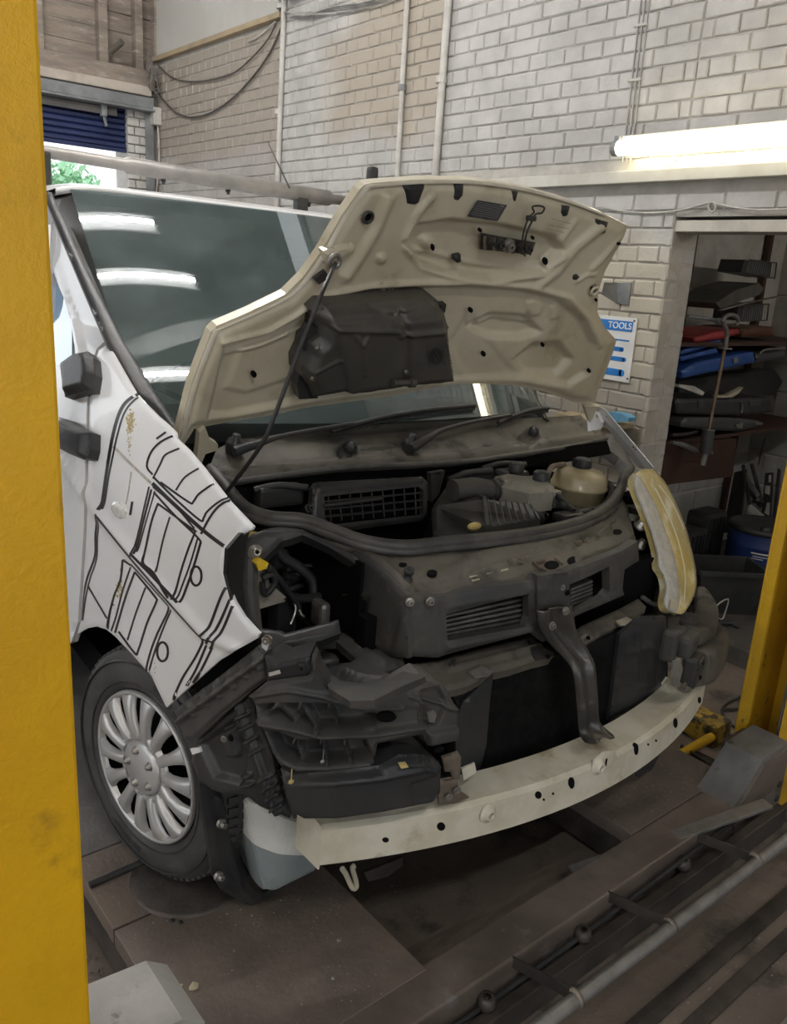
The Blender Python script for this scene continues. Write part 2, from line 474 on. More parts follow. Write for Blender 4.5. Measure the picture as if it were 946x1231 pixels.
# concrete string course and lintel
mb = MB(); mb.box((XW - .055, -.6, 2.15), (xm + .01, 2.9, 2.205), .004)
M_band = mat('painted_band', (.56, .55, .50), (.48, .46, .41), .7, scale=5, coord='World', bump=.1)
struct(mb.build('trim_1', M_band))
mb = MB(); mb.box((XW + .012, -.5, 1.935), (XW + .2, 1.29, 1.985), .004); mb
M_lint = mat('lintel_paint', (.55, .53, .47), (.42, .40, .36), .7, scale=6, coord='World')
struct(mb.build('trim_2', M_lint))

# white boards above the bricks at the far end, with a timber trim below them
brd = struct(MB().box((XW - .02, 4.80, 3.43), (XW + .01, 6.96, 4.6)).build('trim_3', M_white))
struct(MB().box((XW - .045, 4.76, 3.39), (XW + .01, 6.97, 3.43), .004).build('trim_4', M_wood2))
struct(MB().box((XW - .04, 6.90, 3.4), (XW + .01, 6.98, 4.6), .004).build('trim_5', M_wood))
# steel beam running in from the right at the very top
struct(MB().box((XW - .14, 2.2, 3.50), (XW - .01, 4.68, 3.53)).box((XW - .09, 2.2, 3.53), (XW - .06, 4.68, 3.68)).box((XW - .14, 2.2, 3.68), (XW - .01, 4.68, 3.71)).build('trim_6', M_gsteel))

# --- rear wall: timber boarding over a roller-shutter opening
wb = struct(MB().box((-7.2, YR + .1, 3.1), (2.1, YR + .25, 4.6)).box((1.86, YR - .02, ZF), (2.1, YR + .25, 3.1)).box((-7.2, YR + .02, ZF), (-2.6, YR + .2, 3.1)).build('wall_back', mat('rear_boarding', (.2, .17, .15), rough=.9)))
zz = 3.30
r = random.Random(5)
while zz < 4.5:
    o = MB().cbox((0, 0, 0), (1.1, .025, .145), .004).build('plank', M_wood, wb)
    o.location = (1.35, YR + .05 + r.uniform(-.004, .004), zz + .07); o.rotation_euler = (.12, r.uniform(-.008, .008), 0)
    o2 = bpy.data.objects.new('plank', o.data); COL.objects.link(o2); o2.parent = wb
    o2.location = (.24, YR + .05 + r.uniform(-.004, .004), zz + .072); o2.rotation_euler = (.12, r.uniform(-.008, .008), 0)
    zz += .15
for x, w in ((.87, .035), (1.41, .05), (1.735, .045), (.3, .05)):
    MB().cbox((x, YR - .01, 3.9), (w * 1.6, .09, 1.3), .004).build('stud', M_wood, wb)
MB().box((-2.6, YR - .10, 3.16), (1.86, YR + .02, 3.30), .006).build('timber_beam', M_wood, wb)
MB().box((-2.6, YR - .16, 3.08), (1.80, YR + .02, 3.16), .01).build('timber_packer', mat('pale_packer', (.45, .4, .35), (.33, .29, .25), .8, scale=4, coord='World'), wb)
MB().box((-2.6, YR - .13, 2.98), (1.83, YR + .06, 3.075), .004).box((-2.6, YR - .16, 2.955), (1.83, YR - .02, 2.975), .003).build('steel_lintel', M_gsteel, wb)
# brick pier at the right of the opening, its bricks too small to pick apart
pier = struct(MB().box((1.625, YR + .02, ZF), (1.86, YR + .3, 3.0)).build('trim_7', M_mortar))
pm = MB(); r = random.Random(9)
for k in range(41):
    z = ZF + .04 + k * .0765
    xs = ((1.62, .12), (1.74, .07)) if k % 2 else ((1.62, .07), (1.69, .12))
    for x, w in xs:
        pm.cbox((x + w / 2, YR + .012, z), (w - .01, .04, .066), .006)
stuff(pm.build('brickwork', mat('pier_brick', (.58, .57, .55), (.45, .43, .4), .8, scale=7, coord='World'), pier))
struct(MB().box((1.80, YR - .06, ZF), (1.855, YR + .01, 2.97), .003).box((1.775, YR - .06, ZF), (1.80, YR - .045, 2.97)).build('trim_8', M_gsteel))

# roller shutter, half raised
sh = thing('roller_shutter', 'dark blue ribbed roller shutter half raised in the rear doorway', 'shutter')
M_blue = mat('blue_shutter', (.012, .021, .075), (.018, .03, .10), .5, scale=3, coord='World')
for k in range(8):
    z = 2.625 + k * .052
    MB().add([(-2.5, YR + .06, z), (1.63, YR + .06, z), (1.63, YR + .04, z + .012), (-2.5, YR + .04, z + .012), (1.63, YR + .04, z + .040), (-2.5, YR + .04, z + .040), (1.63, YR + .06, z + .052), (-2.5, YR + .06, z + .052)],
             [(0, 1, 2, 3), (3, 2, 4, 5), (5, 4, 6, 7)]).build('slat', M_blue, sh)
MB().box((-2.5, YR + .03, 2.595), (1.63, YR + .075, 2.627), .004).build('bottom_rail', M_blue, sh)
MB().tube([(-2.5, YR + .02, 3.02), (1.62, YR + .02, 3.02)], .055, 16).build('roll_tube', mat('shutter_roll', (.32, .4, .5), rough=.5), sh)
MB().box((-2.5, YR - .03, 2.885), (1.52, YR - .01, 2.95), .003).build('guard_board', mat('guard_board', (.19, .185, .175), (.14, .135, .13), .8, scale=6, coord='World'), sh)
MB().box((1.36, YR - .09, 2.86), (1.41, YR - .03, 2.97), .008).bar((1.385, YR - .06, 2.88), (1.40, YR - .08, 2.78), .02, .02).build('latch_bracket', M_gsteel, sh)

# --- front and left walls out of view, openings added to shape the daylight, ceiling, floor
struct(MB().box((-7.2, -6.4, 3.7), (2.2, -6.2, 4.6)).box((-7.2, -6.4, ZF), (-4.6, -6.2, 3.7)).box((.2, -6.4, ZF), (2.2, -6.2, 3.7)).build('wall_front', M_white))
struct(MB().box((-7.2, -6.2, 3.7), (-7.0, 7.2, 4.6)).box((-7.2, 4.2, ZF), (-7.0, 7.2, 3.7)).box((-7.2, -6.2, ZF), (-7.0, -2.5, 3.7)).build('wall_left', M_white))
struct(MB().box((-7.2, -6.2, 4.5), (1.5, 7.2, 4.6)).box((1.85, -6.2, 4.5), (2.2, 7.2, 4.6)).box((1.5, -6.2, 4.5), (1.85, 1.3, 4.6)).box((1.5, 5.2, 4.5), (1.85, 7.2, 4.6)).build('ceiling', M_ceil))
for i_, y_ in enumerate((1.3, 2.6, 3.9, 5.2)): struct(MB().box((1.5, y_ - .02, 4.5), (1.85, y_ + .02, 4.56)).build('trim_%d' % (20 + i_), M_gsteel))
struct(MB().box((-7.2, -9, ZF - .1), (XW + .35, 7.2, ZF)).build('floor', M_conc))
# roof steelwork
for i, y in enumerate((-4.5, -1.5, 1.5, 4.5)):
    struct(MB().box((-7, y - .06, 4.28), (XW, y + .06, 4.30)).box((-7, y - .01, 4.3), (XW, y + .01, 4.48)).box((-7, y - .06, 4.47), (XW, y + .06, 4.5)).build('trim_%d' % (9 + i), M_gsteel))

# --- store room behind the doorway
M_store = mat('store_floor', (.05, .046, .043), (.075, .068, .062), .6, scale=3, coord='World', bump=.2)
M_block = mat('store_block_paint', (.40, .40, .40), (.31, .31, .30), .8, scale=4, coord='World', bump=.2)
struct(MB().box((XW + .35, -1.6, ZF - .1), (4.5, 2.2, -.10)).build('floor_store', M_store))
struct(MB().box((2.235, -.4, ZF - .02), (2.30, 1.25, -.06), .008).build('trim_13', mat('door_sill', (.06, .055, .05), (.1, .09, .08), .6, scale=8, coord='World')))
def block_wall(name, lo, hi, rot):
    w = struct(MB().box(lo, hi).build(name, M_mortar)); return w
wst = block_wall('wall_store_back', (4.208, -1.6, ZF), (4.35, 2.2, 2.7), 0)
wsl = block_wall('wall_store_left', (2.12, 1.908, ZF), (4.35, 2.05, 2.7), 0)
struct(MB().box((XW + .22, -1.75, ZF), (4.35, -1.6, 2.7)).build('wall_store_right', M_block))
struct(MB().box((XW + .2, -1.75, 2.6), (4.35, 2.2, 2.7)).build('ceiling_store', M_ceil))
bm_ = {}
def blk(w, h):
    if (w, h) not in bm_:
        v, f = [], []
        c = .008
        back = [(-w/2, .03, -h/2), (w/2, .03, -h/2), (w/2, .03, h/2), (-w/2, .03, h/2)]
        mid = [(x, c, z) for x, _, z in back]; fr = [(x * (1 - 2*c/w), 0, z * (1 - 2*c/h)) for x, _, z in back]
        f = [(8, 9, 10, 11)]
        for a, b in ((0, 1), (1, 2), (2, 3), (3, 0)): f += [(a, b, 4 + b, 4 + a), (4 + a, 4 + b, 8 + b, 8 + a)]
        me = bpy.data.meshes.new('block'); me.from_pydata(back + mid + fr, [], f); me.materials.append(M_block); bm_[w, h] = me
    return bm_[w, h]
for k in range(6):
    z = -.1 + (k + .5) * .225
    for j in range(5):
        y = 1.9 - (j + (.5 if k % 2 else 1) - .25) * .45
        o = bpy.data.objects.new('block', blk(.44, .215)); COL.objects.link(o); o.parent = wst; o.location = (4.2, y, z); o.rotation_euler = (0, 0, -math.pi / 2)
    for j in range(5):
        x = 2.2 + (j + (.5 if k % 2 else 0)) * .45
        if x < 4.15:
            o = bpy.data.objects.new('block', blk(.44, .215)); COL.objects.link(o); o.parent = wsl; o.location = (x, 1.9, z)

# --- pipes, cables and lamps on the side wall
for i, (x, y0, y1, zb, r_, lab) in enumerate((
        (XW - .02, 4.77, 4.70, 2.1, .02, 'pale vertical pipe at the edge of the white board panel'),
        (XW - .025, 3.32, 3.32, 2.1, .017, 'slim pipe on the bare brickwork with a joint collar halfway'),
        (XW - .03, 2.955, 2.93, 2.1, .022, 'white pipe dividing bare brown bricks from white painted bricks'))):
    t = thing('wall_pipe', lab, 'pipe')
    MB().tube([(x, y0, zb), (x, y1, 4.2)], r_, 10).build('pipe_run', M_pvc, t)
    for z in (2.75, 3.45): MB().cyl((x, y0, z), (x, y0, z + .035), r_ * 1.5, 10).build('collar', M_gsteel if i == 1 else M_pvc, t)
t = thing('cable_run', 'three thin cables clipped down the white bricks to the lamp', 'cable')
for k in range(3):
    a = W(752 - 4 + k * 5, 195, 'x', XW - .008); b = W(770 - 3 + k * 5, 30, 'x', XW - .008); d = (b - a) / (b[2] - a[2])
    MB().tube([a, a + d * .8, a + d * 1.9], .004, 6).build('cable', M_cable, t)
for py in (30, 96):
    a = W(770 - (py - 30) * .11, py, 'x', XW - .01)
    MB().cbox(a, (.012, .075, .012), .003).build('clip', M_pvc, t)
o = MB().tube(cr([W(x, y, 'x', XW - .012) for x, y in ((700, 252), (722, 249), (745, 253), (780, 256), (815, 253), (840, 247), (856, 244), (880, 249), (910, 252), (960, 251))], 5), .0045, 6).build('loose_cable', M_pvc)
tag(o, 'loose white cable sagging along the bricks above the doorway', 'cable')
o = MB().tube(cr([W(856 + 4.2 * math.cos(a), 249 + 6 * math.sin(a), 'x', XW - .015) for a in np.linspace(0, 6.28, 13)], 2), .005, 6).build('cable_ring', M_pvc)
tag(o, 'white ring hook carrying the loose cable above the doorway', 'hook')
# the lit wall lamp
lamp = thing('wall_lamp', 'long lit fluorescent batten lamp over the store room doorway', 'lamp')
M_tube = mat('lit_tube', (1, 1, 1), emit=((1, .90, .62), 5.5))
MB().tube([(XW - .07, 1.60, 2.305), (XW - .07, .10, 2.305)], .034, 16).build('lit_tube', M_tube, lamp)
MB().box((XW - .06, .1, 2.325), (XW - .004, 1.6, 2.36), .004).build('batten', M_pvc, lamp)
for ya, yb in ((1.60, 1.63), (.07, .10)): MB().cyl((XW - .07, ya, 2.305), (XW - .07, yb, 2.305), .036).box((XW - .08, ya, 2.31), (XW, yb, 2.36), .004).build('end_cap', M_gsteel, lamp)
MB().tube(cr([(XW - .06, 1.29, 2.28), (XW - .09, 1.28, 2.25), (XW - .1, 1.26, 2.225)], 4), .003, 5).build('pull_cord', M_pvc, lamp)
# cables draped over the bare bricks at the far end
hang = [([(332, 28), (320, 50), (300, 72), (280, 88), (255, 96), (225, 98), (205, 92), (190, 78)], .006, M_dcable, 'dark cable drooping in a loop across the bare bricks'),
        ([(338, 33), (324, 64), (301, 96), (275, 122), (250, 137), (228, 141), (210, 134), (196, 120), (188, 108)], .008, M_dcable, 'longest black cable drooping low over the bare bricks'),
        ([(331, 26), (322, 34), (310, 44), (298, 50)], .006, M_pvc, 'short white cable tail at the pipe top by the board')]
for pts, r_, mm, lab in hang:
    tag(MB().tube(cr([W(x, y, 'x', XW - .02) for x, y in pts], 5), r_, 6).build('drooping_cable', mm), lab, 'cable')
for k in range(4):
    pts = [(342, 17 - k), (365, 15 + k), (400, 14 - k * 2), (440, 8 - k * 2), (480, -4 - k * 3)]
    o = MB().tube(cr([W(x, y, 'x', XW - .03 - .01 * k) for x, y in pts], 4), .005, 5).build('bundled_cable', M_cable)
    tag(o, ('lowest', 'second lowest', 'second highest', 'highest')[k] + ' of the four grey cables bundled along the top of the bricks', 'cable', 'bundled cables at the top of the wall')
tgl = MB(); r = random.Random(4)
for k in range(9):
    pts = [W(176 + r.uniform(-2, 10), 70 + r.uniform(-6, 6), 'y', YR - .2), W(180 + r.uniform(-6, 10), 85 + r.uniform(-8, 8), 'y', YR - .2), W(184 + r.uniform(-8, 8), 100 + r.uniform(-8, 8), 'y', YR - .2), W(190, 108 + r.uniform(-5, 8), 'y', YR - .18)]
    tgl.tube(cr(pts, 4), .006, 5)
tag(tgl.build('cable_tangle', mat('tangle', (.2, .18, .16), (.1, .09, .085), .7, scale=12)), 'tangle of old cables in the corner above the roller shutter', 'cable')
t = thing('wall_box', 'small white switch box on the bricks by the far corner', 'box')
a = W(192, 141, 'x', XW)
MB().cbox((XW - .04, a[1], a[2]), (.08, .10, .15), .01).build('box_body', M_pvc, t)
MB().tube(cr([(XW - .02, a[1], a[2] - .07), (XW - .02, a[1] - .02, a[2] - .35), (XW - .02, a[1] + .05, a[2] - .62), (XW - .02, a[1] + .1, a[2] - .75)], 4), .008, 6).build('drop_cable', M_pvc, t)
tag(MB().cyl(W(133, 62, 'y', YR - .14), W(147, 50, 'y', YR - .26), .028, 10).build('pipe_stub', mat('rusty_stub', (.10, .085, .07), rough=.8)), 'short dark pipe stub on the timber beam over the shutter', 'pipe')

# outside, through the shutter opening
tr = thing('tree', 'pale green tree beyond the open rear shutter', 'tree')
MB().tube([(8.2, 30, ZF), (8.25, 30.1, 2.5), (8.2, 30, 4.5)], [.25, .2, .1], 8).build('trunk', M_wood, tr)
lv = MB(); r = random.Random(2)
for k in range(1500):
    a, b, d = r.uniform(0, 6.28), r.uniform(-1, 1), r.uniform(.3, 1) ** .5
    c = np.array((8.3 + 1.7 * d * math.cos(a) * math.sqrt(1 - b * b), 30 + 1.2 * d * math.sin(a), 3.55 + 1.2 * d * b + .2 * math.sin(k)))
    u_ = np.array([r.uniform(-1, 1) for _ in range(3)]); v_ = np.array([r.uniform(-1, 1) for _ in range(3)])
    s_ = .17
    lv.add([c - u_ * s_, c + v_ * s_ * .5, c + u_ * s_, c - v_ * s_ * .5], [(0, 1, 2, 3)])
stuff(lv.build('leaves', mat('leaf_green', (.26, .52, .30), (.42, .68, .44), .6, scale=1.5, coord='World'), tr))
struct(MB().box((-30, 7.2, ZF - .12), (30, 70, ZF - .02)).build('ground_yard', mat('yard_tarmac', (.3, .3, .3), rough=.9)))

# ceiling lamps seen only in the windscreen and as the room's light
# (tube end, tube end, label)
CEIL_LAMPS = [((-.73, 2.30), (-.03, 2.155), 'rearmost ceiling lamp mirrored highest in the windscreen'), ((-.71, 1.96), (.15, 1.785), 'middle ceiling lamp mirrored in the windscreen'),
              ((-.71, 1.345), (.10, 1.18), 'ceiling lamp mirrored lowest in the windscreen beside the bonnet')]
CEIL_LAMPS += [((x - .75, y), (x + .75, y), 'unseen fluorescent batten lamp over ' + w_) for x, y, w_ in ((-4.6, 2.2, 'the empty bay level with the van cab'), (-4.6, -1.5, 'the empty bay nearer the front entrance'), (-2.0, -2.6, 'the floor in front of the lift'), (-.2, 4.8, 'the rear of the van'))]  # further lamps out of view, kept to light the room
M_ctube = mat('ceiling_tube', (1, 1, 1), emit=((1, .97, .92), TUBE_STRENGTH))
for i, (a, b, lab) in enumerate(CEIL_LAMPS):
    t = thing('ceiling_lamp', lab, 'lamp', group='workshop ceiling lamps')
    a = np.array((*a, 4.12)); b = np.array((*b, 4.12)); d = (b - a) / np.linalg.norm(b - a)
    MB().tube([a, b], .012, 10).build('lit_tube', M_ctube, t)
    MB().bar(a - d * .05 + (0, 0, .08), b + d * .05 + (0, 0, .08), .10, .05, .005).build('batten', M_gsteel, t)
    for e_, s_ in ((a, -1), (b, 1)):
        MB().cbox(e_ + d * s_ * .02 + (0, 0, .02), (.035, .035, .08), .004).build('lamp_holder', M_gsteel, t)
        MB().tube([e_ - d * s_ * .1 + (0, 0, .1), e_ - d * s_ * .1 + (0, 0, .38)], .006, 6).build('hanger', M_gsteel, t)
t = thing('store_fill_lamp', 'unseen batten lamp added to brighten the store room', 'lamp')  # added out of view to brighten the shelves and back wall
MB().tube([(3.0, -.55, 2.5), (3.9, -.55, 2.5)], .016, 10).build('lit_tube', mat('store_fill_tube', (1, 1, 1), emit=((1, .93, .8), 45)), t)
MB().box((2.95, -.6, 2.53), (3.95, -.5, 2.6), .005).build('batten', M_gsteel, t)
# =================================================================== THE LIFT THE VAN STANDS ON
M_yel = mat('yellow_paint', (.72, .40, .004), (.60, .32, .004), .42, scale=2.2, bump=.18, bscale=90, c3=(.20, .12, .02), s3=7, lo3=.57, hi3=.80, lo=.3, hi=.7)
M_yelw = mat('chipped_yellow_paint', (.72, .43, .02), (.55, .32, .02), .5, scale=3, bump=.3, bscale=60, c3=(.09, .06, .03), s3=11, lo3=.60, hi3=.67)
M_steel = mat('bare_worn_steel', (.25, .205, .172), (.16, .13, .11), .5, metal=.35, scale=3.5, bump=.2, bscale=30, c3=(.26, .235, .22), s3=5, lo3=.6, hi3=.66, rough2=.35)
M_plate = mat('ramp_plate', (.205, .165, .135), (.13, .104, .088), .62, metal=.15, scale=2.6, bump=.3, bscale=45, c3=(.17, .13, .10), s3=2.1, lo3=.52, hi3=.72, rough2=.5)
M_plate2 = mat('ramp_plate_grey', (.20, .19, .18), (.13, .12, .115), .5, metal=.2, scale=3, bump=.2, c3=(.08, .06, .05), s3=4)
M_dsteel = mat('dark_oily_steel', (.045, .04, .037), (.095, .078, .068), .5, metal=.4, scale=6, bump=.25)
M_lsteel = mat('light_steel_bar', (.34, .33, .32), (.24, .23, .22), .38, metal=.6, scale=9, bump=.1)
M_grime = mat('grey_housing', (.33, .32, .30), (.24, .23, .22), .6, scale=6, bump=.2, c3=(.1, .09, .085), s3=16, lo3=.6, hi3=.7)

def channel_post(name, label, x0, x1, y0, y1, th_, m, open_dir):
    t = thing(name, label, 'post')
    for nm, a, b in (('flange', (x0, y0, ZF), (x1, y0 + th_, 4.2)), ('flange', (x0, y1 - th_, ZF), (x1, y1, 4.2)),
                     ('web', (x1 - th_, y0 + th_, ZF), (x1, y1 - th_, 4.2)) if open_dir < 0 else ('web', (x0, y0 + th_, ZF), (x0 + th_, y1 - th_, 4.2))):
        MB().box(a, b, .006).build(nm, m, t)
    # inward lips
    xl = x0 if open_dir < 0 else x1 - th_
    for ya, yb in ((y0 + th_, y0 + .045), (y1 - .045, y1 - th_)):
        MB().box((xl, ya, ZF), (xl + th_, yb, 4.2)).build('lip', m, t)
    return t
channel_post('lift_post', 'tall yellow lift post close to the camera beside the van door', -1.62, -1.330, .0, .26, .012, M_yel, 1)
pr = channel_post('lift_post', 'worn yellow channel post standing before the store room doorway', 1.185, 1.46, .03, .24, .014, M_yelw, -1)
MB().box((1.14, -.02, ZF - .01), (1.50, .29, ZF + .015), .004).build('base_plate', M_dsteel, pr)
MB().box((1.30, .09, ZF + .01), (1.325, .115, 3.6), .004).build('lock_ladder', M_dsteel, pr)
MB().tube([(1.235, .10, ZF + .15), (1.235, .10, 4.0)], .007, 8).build('lift_cable', M_lsteel, pr)

# cross-beam between the two posts with its carriages
cb = thing('lift_crossbeam', 'low steel cross-beam in front of the van between the yellow posts', 'lift beam')
MB().box((-1.25, .03, -.115), (1.20, .15, -.002), .006).build('beam', M_steel, cb)
MB().box((-1.15, -.03, -.155), (1.12, .005, -.075), .004).build('lower_channel', M_dsteel, cb)
MB().box((-1.15, -.005, -.15), (1.12, .03, -.13)).build('bottom_flange', M_dsteel, cb)
h = MB()
prof = [(.84, -.003), (.90, .035), (1.00, .125), (1.19, .135), (1.19, -.13), (.98, -.13)]
h.prism([(x, .035, z) for x, z in prof], (0, .14, 0))
h.build('carriage_housing', mat('dark_grey_housing', (.19, .185, .18), (.13, .125, .12), .5, scale=6, bump=.2, c3=(.06, .055, .05), s3=16, lo3=.6, hi3=.7), cb)
MB().prism([(x, .026, z) for x, z in [(.82, -.02), (.90, .015), (1.0, .11), (1.185, .12), (1.185, -.15), (.90, -.15)]], (0, .009, 0)).build('side_cheek', M_steel, cb)
MB().box((1.02, .16, .06), (1.17, .20, .12), .01).build('lock_box', M_dsteel, cb)
for i in range(2):
    MB().cyl((1.15, .02, -.02 - i * .06), (1.15, .035, -.02 - i * .06), .013, 6).build('bolt', M_dsteel, cb)
lh = MB(); lh.prism([(x, .10, z) for x, z in [(-1.33, .318), (-1.13, .300), (-1.085, .265), (-1.075, -.13), (-1.33, -.13)]], (0, .17, 0))
lh.build('carriage_housing', mat('pale_grey_housing', (.40, .39, .36), (.31, .30, .28), .55, scale=6, bump=.15, c3=(.16, .15, .14), s3=16, lo3=.62, hi3=.72), cb)
MB().prism([(x, .09, z) for x, z in [(-1.33, .30), (-1.13, .283), (-1.10, .26), (-1.09, -.14), (-1.33, -.14)]], (0, .009, 0)).build('side_cheek', M_dsteel, cb)
# guard tube on brackets in front of the beam
A, B = np.array((-.9, -.139, -.012)), np.array((1.35, -.156, -.012))
MB().tube([A, B], .018, 14).build('guard_tube', M_lsteel, cb)
for x in (-.60, -.25, .155, .62):
    br = MB()
    br.bar((x, .035, -.018), (x + .035, -.135, -.004), .006, .032)
    br.build('tube_bracket', M_dsteel, cb)
    ring = MB(); ring.lathe([(.019, 0), (.027, 0), (.027, .012), (.019, .012)], (x + .03, -.1405, -.012), (1, -.008, 0), 16); ring.build('tube_clip', M_steel, cb)
for x in (-.36, .02, .52):
    m_ = MB(); m_.lathe([(.010, 0), (.024, 0), (.026, .01), (.02, .03), (.010, .03)], (x, .012, -.075), (0, 0, 1), 14); m_.build('pulley_boss', M_dsteel, cb)
MB().tube(cr([(-1.1, .018, -.06), (-.4, .016, -.075), (.2, .014, -.06), (.9, .016, -.03)], 6), .008, 8).build('hose', M_black, cb)

# flat bars lying on the frame
tag(MB().bar(W(688, 1048, 'z', -.045), W(923, 966, 'z', .03), .045, .012, .002).build('flat_steel_bar', M_lsteel), 'loose grey flat steel bar resting on the lift frame', 'bar')
tag(MB().bar((-.62, -.03, -.06), (-.47, -.05, -.055), .09, .014, .003).build('steel_offcut', M_lsteel), 'short pale steel offcut lying under the guard tube', 'offcut')
tag(MB().bar((.05, -.455, ZF + .012), (.75, -.455, ZF + .012), .030, .024, .004).build('floor_rail', M_lsteel), 'pale steel strip on the floor at the bottom corner', 'strip')
# thin dark strips on the floor in front
for i, (y, w, lab) in enumerate(((-.215, .05, 'dark floor strip nearest the guard tube'), (-.30, .045, 'narrow dark strip in the middle of the front floor'))):
    tag(MB().box((-.9, y - w / 2, ZF), (1.2, y + w / 2, ZF + .008), .003).build('floor_strip', M_dsteel), lab, 'strip')

# runways
def runway(lab, plates, side, t=None):
    t = thing('lift_runway', lab, 'ramp')
    for (x0, x1, y0, y1, m) in plates:
        MB().box((x0, y0 + .002, -.05), (x1, y1 - .002, 0), .003).build('plate', m, t)
    return t
rl = runway('lift runway plates under the front wheel of the van', ((-1.04, -.46, .13, .70, M_plate), (-1.04, -.46, .703, 1.02, M_plate), (-1.04, -.46, 1.023, 4.6, M_plate2)), -1)
MB().box((-1.04, .13, -.14), (-1.02, 4.6, -.05)).build('side_rail', M_dsteel, rl); MB().box((-.48, .15, -.14), (-.46, 4.6, -.05)).build('side_rail', M_dsteel, rl)
a, b = W(108, 1064, 'z', .008), W(147, 1047, 'z', .008)
MB().tube([a, b, b + (b - a) * 5], .010, 8).build('edge_strip', M_black, rl)
m_ = MB(); m_.lathe([(0, 0), (.165, 0), (.165, .006), (.155, .012), (.0, .012)], (-.79, .775, -.006), (0, 0, 1), 40); m_.build('turn_plate', M_dsteel, rl)
m_ = MB()
for px, py in ((207, 1107), (217, 1109)): m_.lathe([(0, 0), (.007, 0), (.007, .002), (0, .002)], W(px, py, 'z', 0.0005), (0, 0, 1), 10)
stuff(m_.build('drain_hole', M_black, rl))
rr_ = runway('lift runway plates on the far side of the van', ((.43, 1.01, .15, .62, M_plate), (.43, 1.01, .623, 4.6, M_plate2)), 1)
MB().box((.43, .15, -.14), (.45, 4.6, -.05)).build('side_rail', M_dsteel, rr_); MB().box((.99, .15, -.14), (1.01, 4.6, -.05)).build('side_rail', M_dsteel, rr_)
# lighter worn strip on the floor between the runways
tag(MB().box((-.44, .24, ZF), (.42, .33, ZF + .006), .002).build('floor_plank', mat('worn_plank', (.16, .125, .095), (.10, .08, .065), .8, scale=5, bump=.2, stretch=(1, 6, 1))), 'worn brown board on the floor between the runways', 'board')

# yellow kerb, handled wheel chock, cable on the floor
kerb = MB().box((1.385, .40, ZF), (1.52, 1.05, ZF + .10), .02).build('kerb', mat('worn_kerb_paint', (.45, .29, .03), (.25, .17, .04), .7, scale=8, bump=.5, bscale=40, c3=(.06, .045, .03), s3=18, lo3=.46, hi3=.56)); tag(kerb, 'low chipped yellow kerb on the floor behind the bumper beam', 'kerb')
ck = thing('wheel_chock', 'dark steel chock with a yellow handle beside the far runway', 'chock')
a, b = W(855, 886, 'z', -.02), W(812, 910, 'z', -.02)
MB().tube([a, b], .018, 12).build('handle', M_yelw, ck)
for p, q in (((808, 908), (862, 945)), ((818, 900), (872, 937))):
    MB().bar(W(*p, 'z', -.03), W(*q, 'z', -.03), .008, .04, .002).build('side_bar', M_dsteel, ck)
MB().box((1.02, .22, ZF), (1.16, .36, -.055), .01).build('foot', M_dsteel, ck)
pts = [(946, 838), (915, 832), (885, 840), (868, 853), (880, 872), (905, 880), (935, 878)]
tag(MB().tube(cr([W(x, y, 'z', ZF + .006) for x, y in pts], 6), .006, 6).tube(cr([W(x, y, 'z', ZF + .012) for x, y in ((868, 853), (900, 850), (925, 840), (905, 836))], 5), .006, 6).build('floor_cable', M_black), 'black cable coiled on the floor beside the yellow post', 'cable')

# debris
M_chip = mat('yellowed_chip', (.55, .48, .32), (.45, .38, .25), .7, scale=30)
def chip(c, s, m, seed):
    r = random.Random(seed); bm = bmesh.new(); bmesh.ops.create_icosphere(bm, subdivisions=1, radius=s)
    for q in bm.verts: q.co = Vector((q.co.x * r.uniform(.6, 1.4), q.co.y * r.uniform(.5, 1.1), q.co.z * r.uniform(.3, .6)))
    bm.verts.index_update(); M = MB().add([np.array(q.co) + c for q in bm.verts], [tuple(v.index for v in f.verts) for f in bm.faces]); bm.free(); return M
for i, (px, py, s, lab) in enumerate(((233, 1186, .014, 'pale yellow foam crumb on the ramp plate by the grey housing'), (218, 1184, .005, 'smallest pale crumb beside the yellow foam crumb'), (408, 1130, .008, 'grey flake lying in the middle of the ramp plate'),
                                       (400, 1176, .006, 'thin grey sliver near the lower edge of the ramp plate'))):
    tag(chip(W(px, py, 'z', .004), s, M_chip if i < 2 else M_lsteel, i).build('foam_crumb' if i < 2 else 'flake', M_chip if i < 2 else M_lsteel), lab, 'debris')
r = random.Random(11); deb = MB()
def dust(n, x0, x1, y0, y1, z, s0, s1):
    for _ in range(n):
        c = np.array((r.uniform(x0, x1), r.uniform(y0, y1), z)); s = r.uniform(s0, s1); a = r.uniform(0, 6)
        d = np.array((math.cos(a), math.sin(a), 0)) * s; e_ = np.array((-d[1], d[0], 0)) * r.uniform(.3, .9)
        deb.add([c - d, c + e_, c + d, c - e_, c + (0, 0, s * .7)], [(0, 1, 4), (1, 2, 4), (2, 3, 4), (3, 0, 4)])
dust(220, -1.03, -.47, .14, .85, .0, .001, .0035); dust(200, .44, 1.0, .16, .6, 0, .001, .0035)
dust(420, -.3, 1.3, -.6, -.17, ZF, .001, .005); dust(200, 1.0, 2.2, .0, 1.1, ZF, .001, .005); dust(60, -.4, .4, .2, .7, ZF, .001, .004)
stuff(deb.build('debris', mat('pale_debris', (.3, .27, .23), (.2, .17, .14), .8, scale=40)))
deb = MB(); dust(900, -1.32, -1.05, .2, 1.1, ZF + .004, .002, .008)
stuff(deb.build('gravel', mat('dark_gravel', (.075, .06, .055), (.13, .11, .1), .8, scale=60)))
